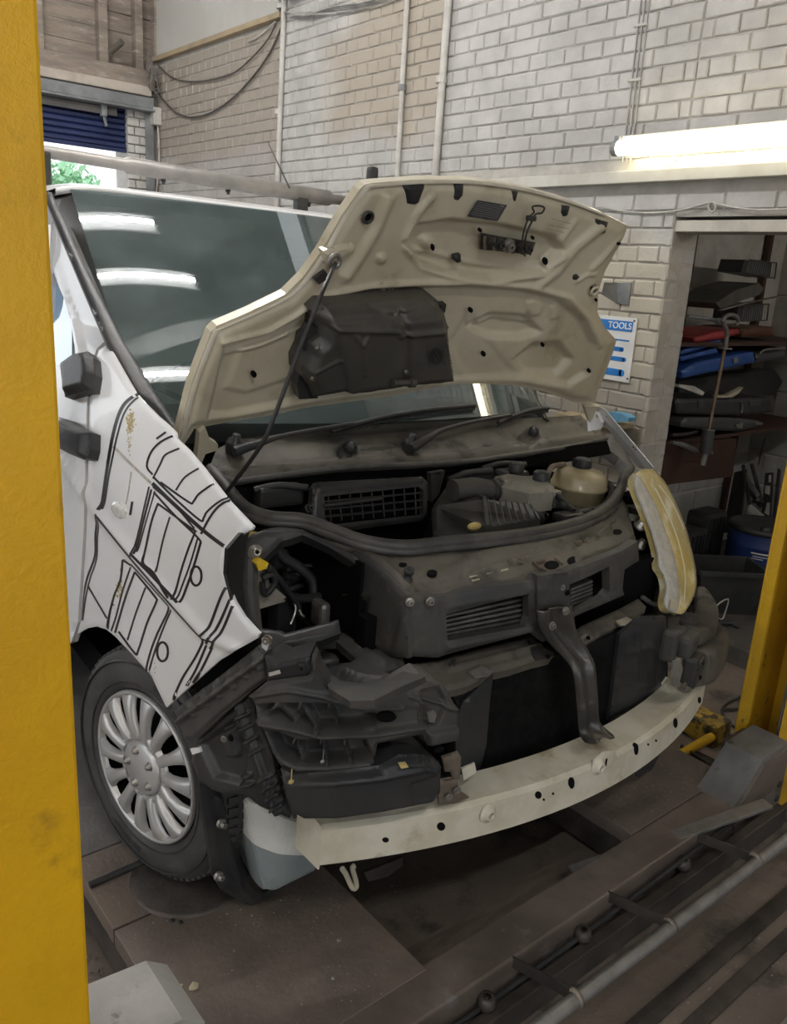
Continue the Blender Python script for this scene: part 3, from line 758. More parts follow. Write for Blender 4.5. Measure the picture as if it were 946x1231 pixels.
# =================================================================== THE VAN (built in its own axes: x across, y rearwards, z up)
van = bpy.data.objects.new('van', None); COL.objects.link(van)
_m = np.eye(4); _m[:3, :3] = VR; _m[:3, 3] = VO
van.matrix_world = Matrix(_m.tolist())
van['label'] = 'white van with bonnet raised, bumper removed and black line decals on wing'; van['category'] = 'van'

M_body = mat('white_van_paint', (.74, .745, .76), (.70, .70, .71), .28, scale=2, coat=.4, c3=(.55, .52, .46), s3=4, lo3=.62, hi3=.85)
M_inner = mat('cream_bonnet_inner', (.53, .485, .375), (.43, .385, .285), .36, scale=3.2, bump=.06, coat=.15, c3=(.23, .19, .12), s3=5.5, lo3=.54, hi3=.80)
M_beam = mat('dirty_cream_beam', (.64, .605, .50), (.50, .455, .345), .5, scale=5, bump=.1, c3=(.26, .20, .10), s3=7, lo3=.55, hi3=.76)
M_pl = mat('dusty_black_plastic', (.040, .040, .042), (.068, .064, .058), .44, scale=5, bump=.15, bscale=70, c3=(.15, .135, .112), s3=9, lo3=.56, hi3=.82, rough2=.6, spec=0.3)
M_pl2 = mat('cleaner_black_plastic', (.024, .0245, .027), (.040, .039, .038), .38, scale=6, bump=.1, c3=(.07, .065, .058), s3=11, lo3=.60, hi3=.85, spec=0.3)
M_pl3 = mat('dust_covered_plastic', (.072, .065, .055), (.115, .104, .086), .55, scale=5, bump=.2, c3=(.034, .032, .029), s3=8, lo3=.5, hi3=.66, spec=0.3)
M_cover = mat('grey_brown_cover', (.050, .047, .042), (.072, .067, .059), .42, scale=2.5, bump=.06, c3=(.036, .035, .033), s3=4, lo3=.5, hi3=.7)
M_void = mat('dark_recess', (.005, .005, .0055), rough=.8, spec=0.1)  # near-black, puts the shade of gaps and recesses into the colour
M_seal = mat('rubber_seal', (.04, .039, .038), (.075, .07, .064), .5, scale=14, bump=.1)
M_rad = mat('radiator_core', (.006, .006, .0065), (.012, .012, .012), .7, metal=.0, scale=40, bump=.5, bscale=260, spec=0.12)
M_alu = mat('oxidised_alloy', (.36, .35, .33), (.24, .23, .21), .42, metal=.7, scale=18, bump=.15)
M_bolt = mat('dull_bolt', (.42, .40, .37), (.25, .23, .2), .4, metal=.8, scale=40)
M_rust = mat('rusty_bracket', (.11, .08, .06), (.16, .13, .10), .7, metal=.2, scale=14, bump=.2)
M_hub = mat('silver_wheel_cover', (.46, .46, .46), (.38, .38, .375), .34, metal=.45, scale=6, c3=(.26, .25, .235), s3=10, lo3=.6, hi3=.8)
M_tyre = mat('tyre_rubber', (.030, .030, .031), (.05, .048, .046), .62, scale=9, bump=.12, c3=(.085, .08, .072), s3=12, lo3=.6, hi3=.8)
M_tank = mat('yellowed_tank', (.40, .35, .235), (.30, .245, .14), .4, scale=8, coat=.2)
M_bottle = mat('washer_bottle', (.62, .62, .585), (.48, .47, .43), .45, scale=5, c3=(.36, .34, .3), s3=5, lo3=.56, hi3=.72)
M_fluid = mat('washer_fluid', (.21, .24, .245), (.17, .195, .2), .42, scale=5)
M_decal = mat('black_line_decal', (.012, .012, .013), rough=.35)
M_foam = mat('yellow_foam', (.55, .42, .16), (.42, .32, .12), .85, scale=30, bump=.4)
M_chromew = mat('bright_wire', (.6, .6, .58), rough=.3, metal=.8)
M_yclip = mat('yellow_connector', (.75, .5, .03), rough=.4)

def sx(y, z):
    return -.945 + .12 * np.clip((.55 - y) / .5, 0, 2) ** 2 + .16 * (np.clip(z - 1.05, 0, .4) / .4) ** 1.6 + np.clip(z - 1.45, 0, 1) * .10
SIDE = lambda P: P[:, 0] - sx(P[:, 1], P[:, 2])
def SIDEo(o): return lambda P: P[:, 0] - sx(P[:, 1], P[:, 2]) - o
WS = lambda P: P[:, 2] - 1.25 - (P[:, 1] - .95 - .16 * (P[:, 0] / .8) ** 2) * .8
def WSo(o): return lambda P: P[:, 2] - 1.25 - o - (P[:, 1] - .95 - .16 * (P[:, 0] / .8) ** 2) * .8
def HOODo(o): return lambda P: P[:, 1] - o - (.84 - .424 * (P[:, 2] - 1.19) + .06 * (1 - (P[:, 0] / .8) ** 2))
HOOD = HOODo(0)
def TOPo(o): return lambda P: P[:, 2] - o - (.955 + .28 * (P[:, 1] - .27 - .35 * P[:, 0] ** 2))
TOP = TOPo(0)
def FACEo(o): return lambda P: P[:, 1] - o - (.19 + .35 * P[:, 0] ** 2)
FACE = FACEo(0)
def CORNERo(o):
    def g(P):
        a = np.clip(np.abs(P[:, 0]) - .40, 0, None) / (.53 + o); b = np.clip(.62 - P[:, 1], 0, None) / (.54 + o)
        return a ** 2.4 + b ** 2.4 - 1
    return g
CORNER = CORNERo(0)
def LAMP(P):
    d = P[:, 0] - .62; return P[:, 1] - (.20 + .56 * (P[:, 2] - .60) + .20 * d + .25 * d * d)
def RCORo(o):
    def g(P):
        d = P[:, 0] - .5; return P[:, 1] - (.10 - o + .10 * d + .36 * d * np.abs(d))
    return g
def ZP(z): return plane((0, 0, z), (0, 0, 1))
def YP(y): return plane((0, y, 0), (0, 1, 0))
def XP(x): return plane((x, 0, 0), (1, 0, 0))
def mirror(o, name=None):
    me = o.data.copy(); bm = bmesh.new(); bm.from_mesh(me)
    for v in bm.verts: v.co.x = -v.co.x
    bmesh.ops.reverse_faces(bm, faces=bm.faces[:]); bm.to_mesh(me); bm.free()
    n = bpy.data.objects.new(name or o.name.split('.')[0], me); COL.objects.link(n); n.parent = o.parent; return n
def ribbon(M, pts, w, g, off=.0012, k=4, smooth_=True, rel=None):
    pts = cr(pts, k) if smooth_ and len(pts) > 2 else dens(pts, 4, False)
    P = np.array(pts); T = np.gradient(P, axis=0); T /= np.linalg.norm(T, axis=1)[:, None] + 1e-9
    Nn = np.stack([-T[:, 1], T[:, 0]], 1) * w / 2
    a, b = hits(P + Nn, g), hits(P - Nn, g)
    d = CL - (a + b) / 2; d /= np.linalg.norm(d, axis=1)[:, None]
    if rel:
        nr = np.gradient(a, axis=0); nr = np.cross(nr, b - a); nr /= np.linalg.norm(nr, axis=1)[:, None] + 1e-12; nr *= np.sign((nr * d).sum(1))[:, None]
        a = a + nr * (relief_h(P + Nn, rel) + off)[:, None]; b = b + nr * (relief_h(P - Nn, rel) + off)[:, None]
    else: a = a + d * off; b = b + d * off
    v = np.empty((2 * len(a), 3)); v[0::2] = a; v[1::2] = b
    return M.add(v, [(2 * i, 2 * i + 1, 2 * i + 3, 2 * i + 2) for i in range(len(a) - 1)])
def bolt(p, nrm, r, par, m=None, name='bolt', hgt=.006):
    nrm = np.array(nrm, float); nrm /= np.linalg.norm(nrm)
    M = MB(); M.lathe([(0, 0), (r, 0), (r, hgt * .4), (r * .62, hgt * .45), (r * .62, hgt), (r * .3, hgt), (r * .25, hgt * .6), (0, hgt * .6)], np.array(p) + nrm * .0005, nrm, 12, False)
    return M.build(name, m or M_bolt, par)
def pin(px, py, g, r, par, m=None, name='bolt', hgt=.006):
    q = hits([(px, py), (px + 1, py), (px, py + 1)], g); nr = np.cross(q[1] - q[0], q[2] - q[0]); nr *= np.sign((CL - q[0]) @ nr)
    return bolt(q[0], nr, r, par, m, name, hgt)
def hole(px, py, rx, ry, g, par, name='hole', n=14, rot=0.):
    """a dark punched hole with a short sleeve, set into a panel"""
    pts = [(px + rx * math.cos(t) * math.cos(rot) - ry * math.sin(t) * math.sin(rot), py + rx * math.cos(t) * math.sin(rot) + ry * math.sin(t) * math.cos(rot)) for t in np.linspace(0, 2 * math.pi, n, endpoint=False)]
    q = hits(pts, g); c = q.mean(0); nr = np.cross(q[0] - c, q[n // 4] - c); nr /= np.linalg.norm(nr) + 1e-12; nr *= np.sign((CL - c) @ nr)
    M = MB(); M.add([p + nr * .0012 for p in q], [tuple(range(n))]); M.add(list(q + nr * .0012) + list(q - nr * .006), [(i, (i + 1) % n, n + (i + 1) % n, n + i) for i in range(n)])
    return M.build(name, M_void, par)

# ---------------------------------------------------------------- body sides
wing_out = ([(128, 412), (117, 420), (111, 437), (106, 480)] + A5([(168, 200), (165, 410), (160, 560), (150, 720), (140, 880)]) +
            [(89, 772), (91, 763), (103, 755.5), (115, 753.5), (126, 757), (136, 765), (157, 787), (180, 813), (198, 851)] +
            A5([(545, 1122), (650, 1030), (790, 948), (800, 930), (745, 870), (710, 815), (682, 750), (671, 690), (680, 635), (702, 592), (740, 558), (772, 542), (778, 530), (690, 438), (590, 308), (540, 248), (492, 200), (488, 178), (462, 152), (425, 120), (375, 70), (340, 30), (300, -40)]))
crease = A5([(75, 290), (165, 415), (205, 480), (340, 640), (480, 800), (600, 930), (790, 1020)])
WREL = [('edge', wing_out, .004, 4), ('line', crease, 11, .008)]
wing = panel('front_wing', wing_out, SIDE, M_body, van, relief=WREL, step=5, thick=.006)
dm = MB()
for pts, w in (
    ([(355, 40), (310, 75), (285, 120), (265, 190), (250, 270), (235, 370), (225, 440), (215, 470)], 9), ([(355, 54), (322, 87), (300, 127), (279, 200), (264, 270), (248, 350), (236, 430), (226, 468)], 5),
    ([(210, 485), (200, 560), (198, 640), (170, 720), (155, 790), (147, 880)], 6), ([(218, 495), (207, 570), (204, 650), (178, 730), (163, 800), (152, 880)], 4),
    ([(410, 372), (480, 440), (600, 548), (685, 612)], 11), ([(415, 350), (490, 425), (585, 508), (600, 500), (612, 478), (650, 445), (690, 422)], 6),
    ([(412, 385), (500, 462), (566, 540)], 5), ([(460, 183), (425, 208)], 6),
    ([(484, 197), (440, 220), (405, 258), (390, 310), (412, 340)], 6), ([(440, 368), (545, 442), (562, 440), (582, 412), (635, 374)], 6),
    ([(412, 355), (440, 300), (458, 267), (510, 243)], 5), ([(497, 398), (530, 350), (582, 317)], 5),
    ([(695, 432), (655, 458), (622, 500), (590, 560)], 7),
    ([(407, 395), (375, 520), (348, 632)], 6), ([(398, 385), (362, 540), (335, 650)], 5), ([(420, 400), (385, 520), (356, 625)], 4),
    ([(430, 450), (408, 510), (388, 600), (380, 662), (420, 704), (480, 795)], 6), ([(430, 450), (442, 456), (560, 543), (568, 552), (545, 610), (515, 700), (490, 800)], 6),
    ([(475, 497), (450, 580), (424, 700)], 5), ([(578, 575), (550, 670), (515, 765), (503, 800)], 5), ([(590, 588), (560, 690), (530, 775), (515, 812)], 7), ([(590, 588), (566, 560), (500, 498), (415, 405)], 6),
    ([(208, 488), (340, 650), (480, 812), (600, 947)], 7), ([(340, 632), (420, 715), (510, 812)], 6), ([(332, 672), (400, 745), (472, 826)], 6),
    ([(300, 655), (332, 676)], 6), ([(300, 655), (292, 730), (268, 790), (246, 880), (244, 912)], 6), ([(345, 700), (312, 790), (288, 870), (272, 925)], 6), ([(330, 682), (300, 770), (277, 860), (258, 918)], 5),
    ([(385, 757), (350, 850), (318, 952)], 5), ([(345, 700), (420, 792), (424, 812), (390, 890), (358, 990), (345, 1000), (285, 920)], 6),
    ([(472, 826), (464, 855), (430, 925), (405, 990), (384, 1068)], 6), ([(480, 840), (452, 905), (422, 985), (395, 1075)], 5), ([(172, 752), (242, 872)], 5), ([(270, 822), (258, 830), (246, 905)], 4),
    ([(680, 758), (660, 800), (626, 890), (606, 925), (590, 938)], 8), ([(696, 802), (662, 880), (626, 945), (608, 965)], 8), ([(706, 826), (676, 900), (646, 955), (622, 985)], 8), ([(600, 947), (648, 958)], 6),
    ([(602, 948), (570, 1015), (520, 1095), (484, 1176)], 7), ([(610, 970), (572, 1060), (535, 1122)], 7), ([(632, 978), (592, 1060), (556, 1112)], 7), ([(336, 440), (328, 490)], 7)):
    ribbon(dm, A5(pts), w * 1.3 * .3251, SIDE, off=.0007, rel=WREL)
for c, rx, ry in (((572, 715), 20, 35), ((448, 995), 20, 35)):
    ribbon(dm, A5([(c[0] + rx * math.cos(t), c[1] + ry * math.sin(t)) for t in np.linspace(0, 2 * math.pi, 17)]), 9 * .3251, SIDE, off=.0007, k=3, rel=WREL)
stuff(dm.build('line_decal', M_decal, wing))
gm = MB(); ribbon(gm, A5([(265, 235), (330, 300), (405, 372)]), 3.2, SIDE, off=.0006, rel=WREL); ribbon(gm, A5([(332, 330), (322, 400), (312, 450)]), 1.6, SIDE, off=.0005, rel=WREL)
gm.build('smeared_line', mat('smeared_line', (.33, .30, .26), (.45, .43, .4), .6, scale=60), wing)
# mud splashes with a ragged shape
sp = MB(); r = random.Random(8)
M_mud = mat('dried_mud', (.33, .25, .10), (.45, .38, .25), .85, scale=90)
for cx, cy, rx, ry, n_ in ((330, 150, 15, 42, 90), (322, 230, 7, 40, 30), (305, 610, 9, 40, 20), (290, 760, 11, 50, 34), (418, 1060, 3, 30, 8)):
    for k in range(n_):
        x, y = cx + rx * r.gauss(0, .5), cy + ry * r.gauss(0, .5); s = r.uniform(1.5, 4) * (1.1 if n_ > 30 else .7)
        p = A5([(x + s * math.cos(t) * r.uniform(.6, 1.2), y + s * 1.5 * math.sin(t) * r.uniform(.6, 1.2)) for t in np.linspace(0, 6.28, 7)[:-1]])
        q = hits(p, SIDE); d = CL - q.mean(0); d /= np.linalg.norm(d); sp.add(q + d * (.0012 + max(0, float(relief_h(np.array(p), WREL).max()))), [tuple(range(6))])
stuff(sp.build('mud_splash', M_mud, wing))
ind = panel('side_indicator', A5([(247, 452), (256, 442), (272, 442), (296, 462), (300, 478), (297, 500), (280, 504), (262, 495), (247, 470)]), SIDEo(-.010), mat('clear_indicator', (.62, .62, .60), (.5, .5, .48), .2, scale=60, coat=.6), wing, relief=[('edge', A5([(247, 452), (256, 442), (272, 442), (296, 462), (300, 478), (297, 500), (280, 504), (262, 495), (247, 470)]), .006, 3)], step=3, thick=.012)

# door, pillar and their glass
seam = A5([(160, -40), (163, 200), (159, 410), (154, 560), (144, 720), (134, 885)])
door = panel('front_door', [(50, 440), (111, 437), (104.5, 480)] + A5([(163, 200), (159, 410), (154, 560), (144, 720), (134, 885)]) + [(86, 772), (20, 800), (-40, 800), (-40, 440)], SIDE, M_body, van, relief=[('line', A5([(-80, 60), (75, 290), (163, 420)]), 8, .012)], step=9, thick=.02)
pill = panel('pillar', [(54, 236), (127, 409), (116, 419), (110, 437), (84, 440), (88, 428), (88, 393), (80, 359), (59, 318), (40, 270), (20, 250), (20, 225)], SIDE, M_body, van, relief=[('line', [(59, 300), (88, 380), (97, 430)], 6, .008)], step=6, thick=.05)
M_glass = mat('side_glass', (.16, .33, .55), (.22, .40, .62), .06, scale=2, coat=1., spec=.8)  # blue of the reflected sky put into the glass colour
win = panel('door_glass', [(62, 326), (80, 361), (86.5, 393), (86.5, 440), (-40, 440), (-40, 280), (20, 255)], SIDEo(.012), M_glass, van, step=12, thick=.004)
gs = MB(); ribbon(gs, [(40, 272), (59.5, 319), (80.5, 360), (88, 393), (88, 440)], 2.2, SIDE, off=.008); gs.build('window_seal', M_seal, van)
for o in (door, pill, win): mirror(o)
trim_ = panel('screen_trim', [(57, 229), (62, 230), (108, 330), (150, 410), (190, 475), (222, 522), (214, 528), (185, 490), (162, 473), (128, 412), (54, 238)], WSo(.004), M_pl2, van, relief=[('edge', [(57, 229), (62, 230), (108, 330), (150, 410), (190, 475), (222, 522), (214, 528), (185, 490), (162, 473), (128, 412), (54, 238)], .004, 4)], step=6, thick=.02)
mirror(trim_)

# windscreen as a tinted pane of glass
def glass_mat():
    m = bpy.data.materials.new('windscreen_glass'); m.use_nodes = True; nt = m.node_tree; N = nt.nodes; L = nt.links
    out = N['Material Output']; N.remove(N['Principled BSDF'])
    tr = N.new('ShaderNodeBsdfTransparent'); tr.inputs[0].default_value = (.42, .50, .49, 1)
    gl = N.new('ShaderNodeBsdfGlossy'); gl.inputs['Roughness'].default_value = .015
    df = N.new('ShaderNodeBsdfDiffuse'); df.inputs[0].default_value = (.17, .22, .22, 1)
    fr = N.new('ShaderNodeFresnel'); fr.inputs[0].default_value = 1.52
    mr = N.new('ShaderNodeMath'); mr.operation = 'MULTIPLY_ADD'; mr.inputs[1].default_value = 1.2; mr.inputs[2].default_value = .03; mr.use_clamp = True
    tc = N.new('ShaderNodeTexCoord'); nz = N.new('ShaderNodeTexNoise'); nz.inputs['Scale'].default_value = 6; nz.inputs['Detail'].default_value = 8
    L.new(tc.outputs['Object'], nz.inputs['Vector'])
    dr = N.new('ShaderNodeMapRange'); dr.inputs['From Min'].default_value = .35; dr.inputs['From Max'].default_value = .75; dr.inputs['To Min'].default_value = .20; dr.inputs['To Max'].default_value = .42
    L.new(nz.outputs['Fac'], dr.inputs['Value'])
    m1 = N.new('ShaderNodeMixShader'); m2 = N.new('ShaderNodeMixShader')
    L.new(dr.outputs['Result'], m1.inputs[0]); L.new(tr.outputs[0], m1.inputs[1]); L.new(df.outputs[0], m1.inputs[2])
    L.new(fr.outputs[0], mr.inputs[0]); L.new(mr.outputs[0], m2.inputs[0]); L.new(m1.outputs[0], m2.inputs[1]); L.new(gl.outputs[0], m2.inputs[2])
    L.new(m2.outputs[0], out.inputs[0]); return m
M_ws = glass_mat()
nx, ny = 28, 16; v = []; f = []
for j in range(ny + 1):
    for i in range(nx + 1):
        t = j / ny; hw = .80 - .04 * t; x = -hw + 2 * hw * i / nx; z = 1.225 + (1.862 - 1.225) * t
        y = (z - 1.25) / .8 + .95 + .16 * (x / .8) ** 2; v.append((x, y, z))
for j in range(ny):
    for i in range(nx): a = j * (nx + 1) + i; f.append((a, a + 1, a + nx + 2, a + nx + 1))
me = bpy.data.meshes.new('windscreen'); me.from_pydata(v, [], f); link('windscreen', me, M_ws, van, True)
# black printed band along the top of the glass
bd = MB()
for j, (za, zb) in enumerate(((1.815, 1.86),)):
    vv = []
    for i in range(nx + 1):
        x = -.76 + 1.52 * i / nx
        for z in (za, zb): vv.append((x, (z - 1.25) / .8 + .95 + .16 * (x / .8) ** 2 + .006, z))
    bd.add(vv, [(2 * i, 2 * i + 2, 2 * i + 3, 2 * i + 1) for i in range(nx)])
bd.build('screen_band', mat('screen_band', (.05, .07, .075), rough=.5), van)

# roof
def roof_z(x, y):
    b = 1.925 - .01 * (x / .7) ** 2 - .10 * np.clip((abs(x) - .62) / .22, 0, 1.2) ** 2
    s = np.clip((y - 1.72) / .75, 0, 1); return b - (b - 1.868 + .0 * x) * (1 - math.sin(s * math.pi / 2)) * (1 if abs(x) < .85 else 1)
v = []; f = []; nx, ny = 30, 20
for j in range(ny + 1):
    for i in range(nx + 1):
        x = -.80 + 1.60 * i / nx; yt = 1.725 + .16 * (x / .8) ** 2; t = j / ny; y = yt + (4.7 - yt) * t ** 1.8
        v.append((x, y, float(roof_z(x, y)) + (.012 * math.sin(t * 60) * 0)))
for j in range(ny):
    for i in range(nx): a = j * (nx + 1) + i; f.append((a, a + 1, a + nx + 2, a + nx + 1))
n0 = len(v); v += [(x, y, z - .02) for x, y, z in v]; f += [tuple(n0 + i for i in q[::-1]) for q in f]
for i in range(nx): f += [(i, n0 + i, n0 + i + 1, i + 1)]
me = bpy.data.meshes.new('roof'); me.from_pydata(v, [], f); link('roof', me, M_body, van, True)
# load area shell
sec = [(0, 1.9), (.62, 1.895), (.735, 1.84), (.775, 1.75), (.80, 1.45), (.86, 1.25), (.945, 1.05), (.945, .5), (.90, .30), (0, .30)]
sec = sec + [(-x, z) for x, z in sec[-2:0:-1]]; k = len(sec); sh_ = MB()
ys = [2.05, 4.72]
sh_.add([(x, y, z) for y in ys for x, z in sec], [(i, (i + 1) % k, k + (i + 1) % k, k + i) for i in range(k)] + [tuple(range(k)), tuple(range(2 * k - 1, k - 1, -1))])
sh_.build('load_area', M_body, van)
# underbody, bulkhead, dark engine bay
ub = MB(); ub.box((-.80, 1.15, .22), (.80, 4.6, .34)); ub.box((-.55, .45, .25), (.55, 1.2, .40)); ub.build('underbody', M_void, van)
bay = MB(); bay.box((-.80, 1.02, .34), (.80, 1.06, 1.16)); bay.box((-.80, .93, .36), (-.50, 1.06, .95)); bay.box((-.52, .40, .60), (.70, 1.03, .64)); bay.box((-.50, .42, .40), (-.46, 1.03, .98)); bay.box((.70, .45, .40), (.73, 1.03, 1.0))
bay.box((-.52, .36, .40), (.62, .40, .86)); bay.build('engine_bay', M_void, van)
# inner wheel arch
ia = MB(); n = 20; v = []
for i in range(n + 1):
    t = math.pi * (-.04 + .86 * i / n)
    for x in (-.86, -.52): v.append((x, .80 + .40 * math.cos(t), .34 + .39 * math.sin(t)))
ia.add(v, [(2 * i, 2 * i + 1, 2 * i + 3, 2 * i + 2) for i in range(n)], True); ia.box((-.54, .42, .2), (-.52, 1.2, .76)); ial = ia.build('arch_liner', M_void, van); mirror(ial)
# cab interior seen dimly through the glass
M_cab = mat('cab_trim', (.05, .055, .058), (.075, .08, .08), .7, scale=6)
MB().prism([(-.74, 1.12, 1.14), (-.74, 1.35, 1.22), (-.74, 1.62, 1.18), (-.74, 1.70, .8), (-.74, 1.12, .8)], (1.48, 0, 0)).build('dashboard', M_cab, van)
c = np.array((-.38, 1.74, 1.16)); sw = MB(); ax = np.array((0, .82, .57)); e1 = np.array((1., 0, 0)); e2_ = np.cross(ax, e1)
sw.tube([c + .19 * (e1 * math.cos(t) + e2_ * math.sin(t)) for t in np.linspace(0, 2 * math.pi, 33)], .015, 8, False)
for t in (-.5, 3.64, 1.57): sw.bar(c, c + .185 * (e1 * math.cos(t) + e2_ * math.sin(t)), .03, .015)
sw.lathe([(0, 0), (.06, 0), (.05, .03), (0, .035)], c - ax * .02, -ax, 14); sw.build('steering_wheel', M_pl2, van)
for x in (-.38, .15, .52):
    s_ = MB(); s_.cbox((x, 2.2, .75), (.46 if x < 0 else .36, .5, .16), .05); s_.cbox((x, 2.42, 1.15), (.44 if x < 0 else .34, .13, .75), .05); s_.cbox((x, 2.43, 1.62), (.24, .09, .17), .04); s_.build('seat', M_cab, van)
MB().box((-.80, 2.5, .35), (.80, 2.53, 1.88)).build('bulkhead', M_cab, van)
MB().tube([(.05, 1.70, 1.80), (.05, 1.72, 1.76)], .01, 6).cbox((.05, 1.73, 1.735), (.22, .03, .07), .015).build('interior_mirror', M_pl2, van)

# mirror housing on the near door, mostly behind the yellow post
mm = MB(); mm.cbox((-1.10, 1.34, 1.27), (.20, .12, .30), .04); mm.build('door_mirror', M_pl2, van)
ma = MB(); q = [(66, 434), (84, 421), (98, 418), (105, 426), (106, 446), (102, 466), (92, 467), (70, 474)]
mo = panel('mirror_arm', q, SIDEo(-.05), M_pl2, van, relief=[('edge', q, .02, 6)], step=4, thick=.06)
q = A5([(66, 128), (100, 150), (156, 176), (152, 240), (142, 276), (128, 280), (74, 258), (40, 240), (40, 120)])
panel('mirror_arm', q, SIDEo(-.05), M_pl2, van, relief=[('edge', q, .02, 6)], step=4, thick=.06)

# roof bar with its end stop, aerial
a, b = V(40, 180, 'y', 2.75), V(430, 244, 'y', 2.75); d = b - a; a = a + d * -.2
P_ = lambda t: V(40 + 390 * t, 180 + 64 * t, 'y', 2.75)
rb = MB(); b = P_(1.05)
rb.tube([a, P_(.28), P_(.29), P_(.91), P_(.92), b], [.026, .026, .036, .038, .024, .024], 14); rbo = rb.build('roof_bar', mat('worn_grey_bar', (.25, .235, .22), (.18, .17, .16), .45, metal=.3, scale=7), van)
for t in (.4, .6, .85): bolt(P_(t) - np.array((0, 0, .036)), (0, -.3, -1), .012, rbo, M_pl2, hgt=.02)
q = V(446, 223, 'y', 2.75)
es = MB(); es.cbox((q + P_(1.04)) / 2 + (0, 0, .02), (.05, .06, abs(q[2] - P_(1.04)[2]) + .15), .02); es.build('bar_end_stop', M_pl2, van)
for s in (-.62, .62):
    zb = a[2] + (b[2] - a[2]) * (s - a[0]) / (b[0] - a[0])
    MB().box((s - .03, 2.72, 1.86), (s + .03, 2.78, zb), .01).build('bar_foot', M_pl2, van)
MB().tube([V(348, 226, 'y', 2.1), V(322, 171, 'y', 2.25)], [.004, .002], 6).build('aerial', M_pl2, van)

# ---------------------------------------------------------------- front wheel, steered
wc = np.array((-.905, .80, .332)); wc = VR.T @ (hubw - VO) if 'hubw' in globals() else wc
st = math.radians(15); wa = np.array((-math.cos(st), -math.sin(st), 0.0)); wb_ = np.array((-wa[1] * -1, 0, 0)); wt = np.cross((0, 0, 1.), wa)
def WP(r, t, h): return wc + wa * h + r * (wt * math.cos(t) + np.array((0, 0, 1.)) * math.sin(t))
wheel = bpy.data.objects.new('front_wheel', None); COL.objects.link(wheel); wheel.parent = van
wheel.location = wc; wpi = Matrix.Translation(-Vector(wc))
def wpart(M, nm, m):
    o = M.build(nm, m, wheel); o.matrix_parent_inverse = wpi; return o
ty = MB(); ty.lathe([(.205, -.17), (.235, -.19), (.285, -.195), (.315, -.180), (.327, -.165), (.330, -.135), (.323, -.134), (.323, -.126), (.330, -.125), (.331, -.095), (.323, -.094), (.323, -.086), (.331, -.085), (.330, -.055), (.323, -.054), (.323, -.047), (.329, -.046), (.325, -.022), (.315, -.008), (.298, .003), (.275, .009), (.245, .008), (.225, .002), (.213, -.012), (.205, -.03)], wc, wa, 72)
wpart(ty, 'tyre', M_tyre)
tb = MB(); r = random.Random(1)
for k_ in range(70):
    t = 2 * math.pi * k_ / 70
    for h0, h1 in ((-.165, -.138), (-.122, -.098), (-.082, -.058), (-.043, -.016)):
        tt = t + (0.02 if h0 < -.1 else 0)
        r0 = .3335 if h1 < -.02 else .328
        tb.add([WP(.318, tt, h0), WP(.318, tt + .055, h0), WP(.318, tt + .07, h1), WP(.318, tt + .015, h1), WP(.3335, tt, h0), WP(.3335, tt + .055, h0), WP(r0, tt + .07, h1), WP(r0, tt + .015, h1)], [(4, 5, 6, 7), (0, 1, 5, 4), (1, 2, 6, 5), (2, 3, 7, 6), (3, 0, 4, 7)])
stuff(wpart(tb, 'tread', M_tyre))
sw_ = MB()
for rr0, rr1 in ((.296, .2985), (.238, .241)): sw_.lathe([(rr0, .0035), (rr0, .0095), (rr1, .0105), (rr1 + .002, .004)], wc, wa, 72)
for t0_ in (.9, 4.2):
    for k_ in range(3):
        a0 = t0_ + k_ * .17; n = 6
        vs_ = [WP(rr, a0 + .13 * i / n, .0098) for i in range(n + 1) for rr in (.258, .276)]; sw_.add(vs_, [(2 * i, 2 * i + 1, 2 * i + 3, 2 * i + 2) for i in range(n)])
stuff(wpart(sw_, 'sidewall_moulding', M_pl2))
rm = MB(); rm.lathe([(.0, -.05), (.19, -.05), (.205, -.02), (.205, .0)], wc, wa, 40); wpart(rm, 'rim', M_void)
cv = MB(); cv.lathe([(.198, -.008), (.203, .004), (.209, .009), (.214, .007), (.216, -.004), (.212, -.010)], wc, wa, 60); cv.lathe([(.0, .004), (.082, .004), (.088, .009), (.098, .007), (.102, -.006)], wc, wa, 48)
wpart(cv, 'wheel_cover', M_hub)
hc = MB(); hc.lathe([(0, .018), (.068, .016), (.078, .010), (.078, .002)], wc, wa, 40); wpart(hc, 'hub_cap', M_hub)
NS = 14
for k_ in range(NS):
    t = 2 * math.pi * (k_ + .3) / NS; sp_ = MB(); rs = [.085, .10, .13, .165, .19, .204]; ws = [.019, .0165, .0155, .019, .025, .034]; hs = [.007, .012, .015, .014, .010, .004]
    v = []
    for r_, w_, h_ in zip(rs, ws, hs):
        for q, hh in ((-1, -.016), (-.8, 0.), (-.35, .003), (.35, .003), (.8, 0.), (1, -.016)): v.append(WP(r_, t + q * w_ / r_, h_ + hh))
    sp_.add(v, [(6 * i + j, 6 * i + j + 1, 6 * i + j + 7, 6 * i + j + 6) for i in range(5) for j in range(5)], True); wpart(sp_, 'spoke', M_hub)
for k_ in range(5):
    t = 2 * math.pi * (k_ + .45) / 5; bl = MB(); bl.lathe([(.0125, .010), (.0125, .017), (.009, .018), (.008, .026), (0, .028)], WP(.053, t, 0), wa, 14); wpart(bl, 'wheel_bolt', M_alu)
# other wheels, mostly hidden
for x, y, s in ((.90, .80, 1), (-.90, 3.9, -1), (.90, 3.9, 1)):
    o = MB(); cc = np.array((x, y, .332 + .017 * x)); ax = np.array((s, 0, 0.)); o.lathe([(0, .0), (.2, 0), (.21, -.02), (.23, .0), (.27, .006), (.315, -.01), (.33, -.03), (.33, -.16), (.31, -.19), (.2, -.18)], cc, ax, 40); o.build('rear_wheel' if y > 2 else 'front_wheel', M_tyre, van)
